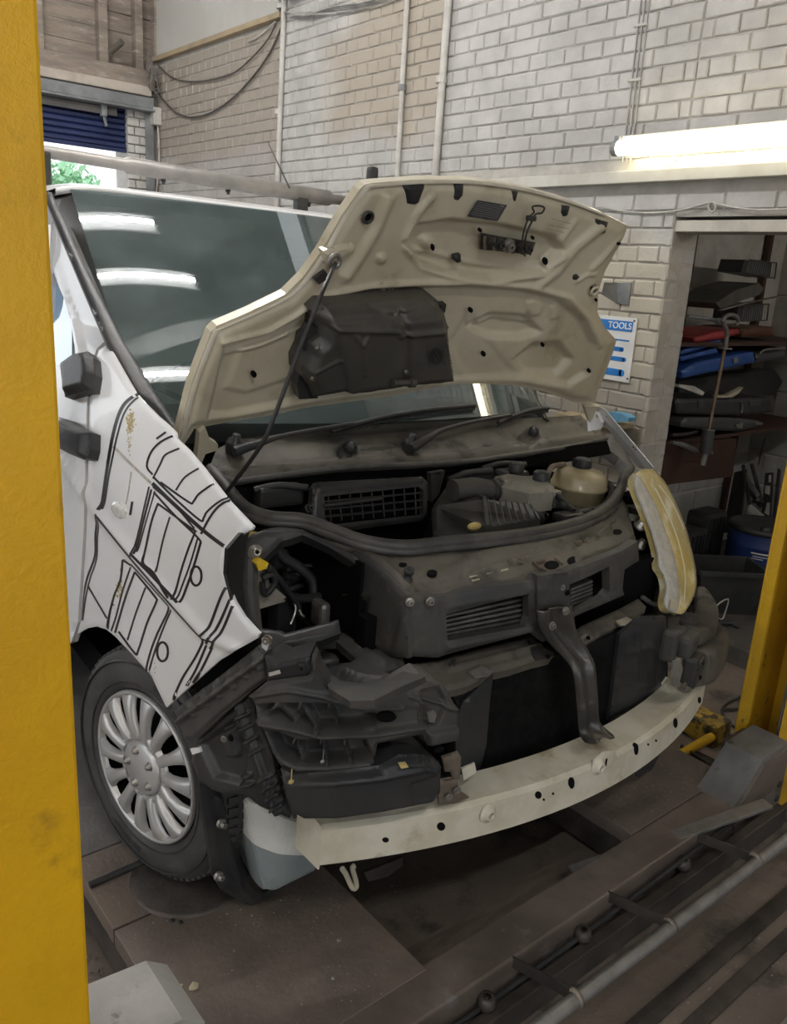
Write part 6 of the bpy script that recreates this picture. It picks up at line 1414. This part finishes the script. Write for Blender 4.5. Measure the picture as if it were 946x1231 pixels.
horn('corner_bracket', [hb(175, 400, .25), hb(205, 395, .28), hb(232, 360, .33), hb(240, 310, .40), hb(228, 255, .46), hb(215, 215, .50)], [(.07, .06), (.08, .06), (.09, .07), (.08, .09), (.06, .07), (.03, .05)], M_pl3)
horn('corner_bracket', [hb(165, 330, .34), hb(185, 350, .38), hb(190, 385, .36), hb(183, 405, .32)], [(.05, .04), (.06, .05), (.04, .04), (.02, .02)], M_pl3)
for q_, y_, s_ in (((135, 430), .22, (.10, .09, .07)), ((105, 395), .24, (.08, .07, .05)), ((85, 445), .20, (.03, .05, .10)), ((150, 345), .32, (.10, .08, .05)), ((60, 350), .30, (.12, .08, .05)), ((205, 450), .30, (.06, .08, .05))):
    MB().cbox(V(*B4([q_])[0], 'y', y_), s_, .016, Rf).build('beam_mount', M_pl, van)
# =================================================================== STORE ROOM CONTENTS, SIGN AND SMALL THINGS ON THE SIDE WALL
def wpl(ax, v):
    n = np.zeros(3); n['xyz'.index(ax)] = 1; p = np.zeros(3); p['xyz'.index(ax)] = v; return plane(p, n)
def wpan(name, pts, ax, v, m, parent=None, ext=(0, .02, 0), rel=(), step=5, holes=()):
    return panel(name, pts, wpl(ax, v), m, parent, holes, rel, step, .01, ext, False, bool(len(rel)))
M_sign = mat('sign_white', (.74, .75, .75), (.66, .66, .65), .4, scale=8, coord='World')
M_sblue = mat('sign_blue', (.02, .17, .52), (.03, .2, .56), .4, scale=12)
sg = thing('tools_sign', 'white TOOLS sign with blue bars on the bricks beside the raised bonnet', 'sign')
xs = XW - .010
MB().box((xs, 1.41, 1.215), (XW - .002, 1.70, 1.530), .002).build('board', M_sign, sg)
MB().box((xs - .002, 1.43, 1.462), (xs, 1.69, 1.512), .0015).build('title_band', M_sblue, sg)
def text(s, size, loc, m, parent, name, xa=(0, -1, 0), ya=(0, 0, 1), ax_='LEFT', th_=.0008, bold=.012):
    cu = bpy.data.curves.new(name, 'FONT'); cu.body = s; cu.size = size; cu.extrude = th_; cu.align_x = ax_; cu.align_y = 'CENTER'; cu.offset = bold * size
    o = bpy.data.objects.new('t', cu); COL.objects.link(o); bpy.context.view_layer.update()
    me = bpy.data.meshes.new_from_object(o.evaluated_get(bpy.context.evaluated_depsgraph_get())); bpy.data.objects.remove(o)
    xa, ya = np.array(xa, float), np.array(ya, float); za = np.cross(xa, ya); M = np.eye(4); M[:3, 0] = xa; M[:3, 1] = ya; M[:3, 2] = za; M[:3, 3] = loc
    me.transform(Matrix(M.tolist())); me.materials.clear(); return link(name, me, m, parent)
M_wpaint = mat('white_print', (.8, .8, .8), rough=.5)
text('TOOLS', .044, (xs - .0025, 1.435, 1.487), M_wpaint, sg, 'lettering', ax_='RIGHT')
bl = MB()
for z, ya, yb, h in ((1.418, 1.44, 1.53, .008), (1.373, 1.475, 1.56, .022), (1.325, 1.455, 1.60, .022), (1.258, 1.46, 1.62, .034)):
    q = MB(); q.box((xs - .002, ya, z - h / 2), (xs, yb, z + h / 2), .001)
    if h > .02: q.cyl((xs - .002, ya, z), (xs, ya, z), h / 2, 16)
    q.build('tool_silhouette', M_sblue, sg)
M_screwd = mat('sign_screw', (.05, .05, .05), rough=.5)
for y, z in ((1.425, 1.517), (1.42, 1.235)): MB().cyl((xs - .004, y, z), (xs, y, z), .005, 10).build('screw', M_screwd, sg)
br = thing('wall_bracket', 'grey angled steel plate bracket on the bricks above the TOOLS sign', 'bracket')
wpan('back_plate', D4([(158, 410), (218, 410), (205, 510), (158, 505)]), 'x', XW - .012, M_gsteel, br, (.01, 0, 0))
a = [W(*p, 'x', XW - .012) for p in D4([(158, 410), (158, 505)])]; b = [W(*p, 'x', XW - .11) for p in D4([(100, 408), (88, 462)])]
MB().prism([a[0], a[1], b[1], b[0]], (0, .004, 0)).build('arm_plate', M_gsteel, br)
sh = thing('wall_shelf', 'small chipped wooden shelf on the wall behind the wing rail', 'shelf')
c = W(*D4([(200, 1045)])[0], 'x', XW - .08)
MB().box((XW - .14, 1.36, c[2] - .03), (XW - .0, 1.75, c[2] - .005), .004).build('board', mat('shelf_board', (.40, .33, .22), (.28, .23, .15), .7, scale=9, coord='World', c3=(.6, .5, .2), s3=14, lo3=.6, hi3=.68), sh)
MB().box((XW - .12, 1.36, c[2] - .12), (XW - .10, 1.75, c[2] - .03), .003).build('rail', M_wood, sh)
o = MB(); P = [W(*p, 'x', XW - .08) for p in D4([(100, 1000), (140, 988), (200, 998), (225, 1015), (222, 1032), (100, 1035)])]
o.prism([p - (.03, 0, 0) for p in P], (.06, 0, 0)); tag(o.build('blue_cloth_pad', mat('blue_pad', (.09, .26, .42), (.14, .33, .5), .8, scale=20)), 'pale blue pad lying on the small wall shelf', 'pad')

# shelving along the left side of the store
YS = 1.45
M_bboard = mat('red_brown_board', (.060, .026, .018), (.04, .02, .015), .7, scale=5)
M_case = mat('black_tool_case', (.028, .028, .03), (.045, .045, .047), .5, scale=9, bump=.1)
M_case2 = mat('grey_tool_case', (.05, .052, .056), (.075, .077, .08), .5, scale=9, bump=.1)
M_cblue = mat('blue_tool_case', (.018, .065, .26), (.03, .09, .32), .45, scale=9, bump=.1)
M_cred = mat('red_tool_case', (.34, .03, .04), (.24, .03, .03), .5, scale=9)
M_cbrown = mat('brown_tool_case', (.12, .05, .03), (.08, .035, .02), .6, scale=9)
zsh = W(860, 524, 'y', YS)[2]
stl = thing('store_shelving', 'dark shelving with a red-brown board in the store room', 'shelving')
MB().box((2.2, YS, zsh - .02), (4.15, 1.895, zsh), .003).build('shelf_board', M_bboard, stl)
MB().box((2.2, YS, zsh + .52), (4.15, 1.895, zsh + .54), .003).build('shelf_board', M_bboard, stl)
wpan('front_board', D6([(25, 60), (420, 30), (400, 232), (80, 272), (25, 285)]), 'y', YS + .01, M_bboard, stl)
for x in (2.2, 3.0, 3.9): MB().box((x, 1.86, -.1), (x + .04, 1.895, 2.2), .003).build('upright', M_bboard, stl)
def case(lab, pts, m, y=YS + .02, dep=.25, hp=None, cat='case', name='tool_case'):
    t = thing(name, lab, cat); pts = D5(pts)
    wpan('shell', pts, 'y', y, m, t, (0, dep, 0), [('edge', pts, .012, 3)], 3)
    return t
case('red tool case lying on top of the shelf stack', [(190, 578), (340, 541), (425, 533), (432, 556), (350, 582), (200, 604)], M_cred)
case('rusty brown case behind the red tool case', [(430, 530), (600, 522), (612, 572), (440, 575)], M_cbrown, YS + .10)
case('thin blue tray directly under the red tool case', [(126, 650), (190, 622), (330, 588), (338, 606), (200, 646), (130, 664)], M_cblue)
case('second thin blue tray, above the big blue case', [(126, 678), (310, 630), (320, 655), (134, 698)], M_cblue)
t = case('big bright blue tool case slanting on the shelf', [(128, 752), (200, 706), (330, 680), (498, 650), (506, 702), (320, 746), (140, 784)], M_cblue, YS)
wpan('clasp', D5([(390, 682), (412, 678), (414, 704), (392, 708)]), 'y', YS - .008, M_alu, t, (0, .01, 0))
t = case('charcoal case beside the big blue case', [(508, 655), (660, 628), (662, 682), (512, 702)], M_case2, YS + .03)
MB().tube(cr([W(*p, 'y', YS) for p in D5([(520, 660), (545, 640), (590, 634), (640, 630), (650, 640)])], 4), .007, 6).build('handle', M_alu, t)
t = case('long black tool case in the middle of the shelf', [(98, 905), (110, 892), (220, 888), (400, 890), (578, 884), (592, 900), (590, 960), (420, 976), (240, 972), (108, 966)], M_case, YS)
for p in ([(210, 898), (240, 898), (240, 935), (212, 935)], [(470, 900), (530, 895), (530, 922), (475, 925)]): wpan('latch', D5(p), 'y', YS - .006, M_case2, t, (0, .01, 0))
MB().tube(cr([W(*p, 'y', YS - .01) for p in D5([(425, 900), (435, 930), (430, 960)])], 4), .005, 6).build('handle', M_alu, t)
t = case('slim grey case at the bottom of the shelf stack', [(130, 1008), (150, 988), (300, 985), (420, 990), (530, 1002), (522, 1030), (430, 1056), (230, 1048), (130, 1034)], M_case2, YS - .02)
for p in ([(400, 1020), (440, 1010), (436, 1040), (410, 1040)], [(500, 1005), (540, 1010), (536, 1022), (500, 1020)]): wpan('latch', D5(p), 'y', YS - .03, M_alu, t, (0, .01, 0))
def flat(name, lab, cat, pts, m, y, dep=.03): tag(wpan(name, D5(pts), 'y', y, m, None, (0, dep, 0)), lab, cat)
flat('folded_leaflet', 'pale folded leaflet sticking out above the black case', 'paper', [(112, 815), (190, 824), (242, 856), (232, 872), (150, 842), (112, 828)], M_pvc, YS - .01)
flat('torn_packet', 'cream and yellow torn packet on the black tool case', 'packet', [(304, 872), (360, 870), (420, 842), (440, 830), (415, 862), (380, 882), (310, 884)], M_inner, YS - .01)
flat('black_box', 'flat black box under the big blue case', 'box', [(112, 800), (300, 770), (600, 740), (640, 800), (600, 872), (260, 880), (112, 880)], M_case, YS + .28, .12)
flat('folded_tarp', 'grey folded tarpaulin near the top of the store shelving', 'tarpaulin', [(300, 400), (400, 335), (520, 298), (545, 330), (520, 358), (430, 388), (325, 432)], mat('tarp', (.055, .05, .045), (.08, .075, .07), .8, scale=8), YS, .25)
tag(MB().bar(W(*D5([(318, 436)])[0], 'y', YS - .02), W(*D5([(450, 400)])[0], 'y', YS - .02), .02, .006).build('saw_blade', M_alu), 'narrow pale blade lying under the grey tarpaulin', 'blade')
tag(MB().bar(W(*D5([(440, 402)])[0], 'y', YS), W(*D5([(662, 358)])[0], 'y', YS), .02, .006).build('metal_strip', M_rust), 'thin metal strip beside the tarpaulin on the top shelf', 'strip')
def basket(lab, pts, y, n):
    t = thing('wire_basket', lab, 'basket'); P = D5(pts); m_ = MB()
    C4 = [W(*p, 'y', y) for p in P]
    for k in range(4): MB().tube([C4[k], C4[(k + 1) % 4]], .004, 6).build('rim_wire', M_dsteel, t)
    for k in range(n):
        s = (k + .5) / n; m_.tube([C4[0] + (C4[1] - C4[0]) * s, C4[3] + (C4[2] - C4[3]) * s], .002, 5)
    stuff(m_.build('wires', M_gsteel, t))
    MB().prism([p + (0, .03, 0) for p in C4], (0, .15, 0)).build('contents', M_case, t)
basket('wire basket right beside the hanging puller hook', [(440, 415), (570, 405), (560, 488), (428, 492)], YS, 12)
basket('wire basket high up in the dark store room', [(470, 180), (610, 195), (600, 275), (450, 245)], YS + .1, 14)
o = MB().tube([W(*p, 'y', YS - .03) for p in D5([(155, 466), (240, 478), (330, 494)])], .010, 8).cbox(W(*D5([(320, 492)])[0], 'y', YS - .03), (.05, .03, .035), .006)
tag(o.build('ratchet_bar', M_gsteel), 'grey ratchet bar pointing at the puller hook', 'tool')
o = MB().tube([W(*p, 'y', YS - .05) for p in D5([(72, 1112), (120, 1120), (190, 1150)])], [.011, .014, .02], 10).tube(cr([W(*p, 'y', YS - .06) for p in D5([(200, 1155), (230, 1166), (282, 1164)])], 4), .006, 6)
tag(o.build('pry_bar', M_lsteel), 'pale pry bar on the shelf edge beneath the cases', 'tool')
tag(MB().tube([W(*p, 'y', YS + .02) for p in D5([(72, 1075), (150, 1068), (200, 1055)])], .012, 8).build('dark_wrench', M_dsteel), 'short dark wrench lying above the pale pry bar', 'tool')
# slide puller hanging by its hook
YP_ = 1.33
hk = thing('slide_puller', 'long slide-hammer puller with a hook hanging in the doorway', 'tool')
M_rod = mat('rusty_brown_rod', (.28, .19, .13), (.20, .14, .10), .5, metal=.3, scale=14)
M_hook = mat('grey_hook', (.22, .21, .20), (.15, .145, .14), .5, metal=.4, scale=14)
cv = [W(*p, 'y', YP_) for p in D5([(398, 512), (412, 500), (410, 478), (390, 463), (362, 462), (340, 478), (336, 500), (350, 528), (356, 560), (350, 600), (346, 628)])]
MB().tube(cr(cv, 5), [.009 + .003 * min(1, i / 14) for i in range(len(cr(cv, 5)))], 10).build('hook', M_hook, hk)
top, bot_ = W(*D5([(345, 632)])[0], 'y', YP_), W(*D5([(262, 1050)])[0], 'y', YP_); dr = bot_ - top; dl = dr / np.linalg.norm(dr)
MB().lathe([(0, -.006), (.038, -.006), (.038, .004), (0, .004)], top, dl, 20).build('stop_washer', M_hook, hk)
MB().tube([top, bot_], .0095, 10).build('rod', M_rod, hk)
b1, b2, b3 = W(*D5([(262, 1045)])[0], 'y', YP_), W(*D5([(246, 1165)])[0], 'y', YP_), W(*D5([(228, 1228)])[0], 'y', YP_)
MB().cyl(b1, b2, .034, 18).build('slide_weight', M_case2, hk); MB().cyl(b2, b3, .019, 14).build('grip', M_hook, hk)
MB().lathe([(.034, -.003), (.037, -.003), (.037, .004), (.034, .004)], b1, dl, 20).build('weight_collar', M_lsteel, hk)

# on the store floor
zs = -.10
dc = np.array((3.27, 1.24, zs)); dr_ = thing('oil_drum', 'dark blue oil drum with a black lid in the store room', 'drum')
M_drum = mat('dark_blue_drum', (.018, .035, .14), (.025, .05, .18), .4, scale=5)
MB().lathe([(0, 0), (.20, 0), (.205, .01), (.205, .14), (.21, .15), (.205, .16), (.205, .30), (.21, .31), (.205, .32), (.205, .40)], dc, (0, 0, 1), 36).build('drum_body', M_drum, dr_)
MB().lathe([(.205, .39), (.216, .395), (.216, .42), (.20, .425), (.185, .41), (.05, .40), (.0, .40)], dc, (0, 0, 1), 36).build('lid', M_case, dr_)
MB().lathe([(.03, .40), (.03, .425), (0, .425)], dc + (-.08, -.04, 0), (0, 0, 1), 14).build('bung', M_case, dr_)
pm_ = MB(); va = math.atan2(CAM[1] - dc[1], CAM[0] - dc[0])
for z, a0, a1, h in ((.28, -.25, .25, .008), (.262, -.2, .3, .005), (.248, -.25, .1, .005), (.09, -.3, -.1, .03), (.085, .15, .4, .02)):
    n = 6; vs_ = [dc + (.2062 * math.cos(va + a0 + (a1 - a0) * i / n), .2062 * math.sin(va + a0 + (a1 - a0) * i / n), z + dz) for i in range(n + 1) for dz in (0, h)]; pm_.add(vs_, [(2 * i, 2 * i + 1, 2 * i + 3, 2 * i + 2) for i in range(n)])
stuff(pm_.build('drum_print', M_wpaint, dr_))
cr_ = thing('plastic_crate', 'black plastic crate on the floor in front of the oil drum', 'crate')
c0 = np.array((2.78, 1.20, zs)); m_ = MB(); hw, hd, hh = .20, .15, .26
ang = math.radians(-38); Rz = np.array([[math.cos(ang), -math.sin(ang), 0], [math.sin(ang), math.cos(ang), 0], [0, 0, 1]])
bt = [Rz @ np.array((x * hw * .8, y * hd * .8, 0)) + c0 for x, y in ((-1, -1), (1, -1), (1, 1), (-1, 1))]; tp = [Rz @ np.array((x * hw, y * hd, hh)) + c0 for x, y in ((-1, -1), (1, -1), (1, 1), (-1, 1))]
inn = [Rz @ np.array((x * hw * .93, y * hd * .92, hh)) + c0 for x, y in ((-1, -1), (1, -1), (1, 1), (-1, 1))]; ib = [p + (0, 0, .02) for p in bt]
m_.add(bt + tp + inn + ib, [(0, 1, 2, 3)] + [(i, (i + 1) % 4, 4 + (i + 1) % 4, 4 + i) for i in range(4)] + [(4 + i, 4 + (i + 1) % 4, 8 + (i + 1) % 4, 8 + i) for i in range(4)] + [(8 + i, 8 + (i + 1) % 4, 12 + (i + 1) % 4, 12 + i) for i in range(4)] + [(12, 13, 14, 15)]); m_.build('crate_body', M_case, cr_)
for i in range(4): MB().bar(tp[i] - (0, 0, .01), tp[(i + 1) % 4] - (0, 0, .01), .02, .03, .004).build('lip', M_case, cr_)
o = MB(); P = [W(*p, 'y', 1.03) for p in D6([(310, 920), (375, 880), (360, 950), (345, 985), (320, 975)])]
o.tube(cr(P, 3, True) + [P[0]], .004, 6); tag(o.build('pale_clip', M_pvc), 'pale bent wire clip against the black plastic crate', 'clip')
# dark engine covers piled on the floor
for i, (p, s, lab) in enumerate((((3.25, 1.62, zs), (.24, .16, .42), 'tall black panel pile behind the plastic crate'), ((2.95, 1.56, zs), (.20, .16, .36), 'black ribbed cover standing beside the far bumper corner'))):
    o = MB(); o.cbox(np.array(p) + (0, 0, s[2] / 2), s, .03); 
    for k in range(5): o.cbox(np.array(p) + (-s[0] / 2 + .03 + k * .04, -s[1] / 2 - .004, s[2] / 2), (.014, .02, s[2] * .85), .004)
    tag(o.build('engine_cover', M_case), lab, 'cover')
bag = thing('plastic_bag', 'crumpled clear plastic bag on the store floor by the post', 'bag')
r = random.Random(6); bm = bmesh.new(); bmesh.ops.create_icosphere(bm, subdivisions=3, radius=.11)
for q in bm.verts: k = 1 + r.uniform(-.16, .16); q.co = Vector((q.co.x * k, q.co.y * k, max(q.co.z * k * 1.1, -.085)))
me = bpy.data.meshes.new('bag_body'); bm.to_mesh(me); bm.free(); me.transform(Matrix.Translation((2.86, .86, zs + .09))); link('bag_body', me, mat('bag_film', (.42, .38, .32), (.25, .22, .18), .25, scale=25, coat=.5, lo=.45, hi=.55), bag)
tag(MB().tube(cr([(2.48, 1.05, zs + .012), (2.54, 1.02, zs + .012), (2.60, .98, zs + .012)], 3), .012, 6).tube([(2.54, 1.02, zs + .012), (2.56, 1.06, zs + .012)], .012, 6).tube([(2.57, 1.0, zs + .012), (2.56, .95, zs + .012)], .010, 6).build('broken_clip', M_case), 'broken black plastic clip on the floor before the crate', 'clip')
# leaning things against the back wall
ln = thing('spare_bumper', 'ribbed silver bumper section leaning behind the oil drum', 'bumper')
P = D6([(455, 400), (478, 385), (520, 420), (600, 490), (690, 575), (690, 660), (640, 628), (560, 555), (475, 470), (452, 460)])
panel('bumper_skin', P, wpl('x', 3.55), mat('silver_plastic', (.34, .34, .335), (.25, .25, .245), .45, scale=8), ln, (), [('edge', P, .02, 4)] + [('line', D6([(530 + k * 50, 425 + k * 42), (490 + k * 50, 485 + k * 44)]), 2, .012) for k in range(4)], 3, .03, None, False)
pk = thing('wiper_packet', 'black and white wiper blade packet leaning on the store wall', 'packet')
P = D6([(570, 214), (608, 212), (604, 300), (596, 470), (552, 420)]); wpan('sleeve', P, 'x', 3.75, M_case, pk, (.02, 0, 0))
for q in ([(580, 370), (594, 372), (590, 440), (566, 425), (574, 400)], [(572, 280), (596, 282), (592, 330), (568, 320)], [(590, 225), (602, 225), (600, 262), (588, 262)]): wpan('printed_patch', D6(q), 'x', 3.745, M_pvc, pk, (.004, 0, 0))
tag(wpan('spare_wiper', D6([(636, 190), (648, 200), (630, 380), (616, 470), (606, 470)]), 'x', 3.78, M_case, None, (.02, 0, 0)), 'black wiper blade leaning next to the printed packet', 'wiper')
lad = thing('folding_trestle', 'dark folding trestle leaning in the store room corner', 'trestle')
for a, b in (((455, 175), (490, 400)), ((500, 170), (555, 380)), ((462, 215), (530, 330)), ((475, 290), (545, 390)), ((510, 365), (535, 355))):
    MB().tube([W(*D6([a])[0], 'x', 3.9), W(*D6([b])[0], 'x', 3.7)], .014, 8).build('trestle_tube', M_gsteel if a == (462, 215) else M_case, lad)
tag(wpan('dark_board', D6([(408, 210), (470, 195), (440, 480), (420, 530), (345, 530)]), 'x', 3.95, M_case, None, (.02, 0, 0)), 'tall dark board leaning in the store room corner', 'board')
tag(MB().tube(cr([W(*p, 'x', 4.15) for p in D6([(570, 30), (552, 90), (535, 170)])], 4), .004, 5).build('wall_wire', M_case), 'thin black wire on the white blocks of the store', 'wire')
# =================================================================== origins: every thing stands on a base point of its own
bpy.context.view_layer.update()
for o in list(SC.objects):
    if o.parent or o.get('kind') == 'structure' or o.type not in ('EMPTY', 'MESH') or o is globals().get('van'): continue
    ms = [c for c in o.children_recursive if c.type == 'MESH'] if o.type == 'EMPTY' else [o]
    if not ms or o.location.length > 1e-6: continue
    P = np.array([c.matrix_world @ Vector(b) for c in ms for b in c.bound_box]); lo = P.min(0); hi = P.max(0)
    base = Vector(((lo[0] + hi[0]) / 2, (lo[1] + hi[1]) / 2, lo[2]))
    if o.type == 'EMPTY':
        for c in o.children: c.matrix_parent_inverse = Matrix.Translation(-base)
    else:
        o.data.transform(Matrix.Translation(-base))
        for c in o.children: c.matrix_parent_inverse = Matrix.Translation(-base)
    o.location = base
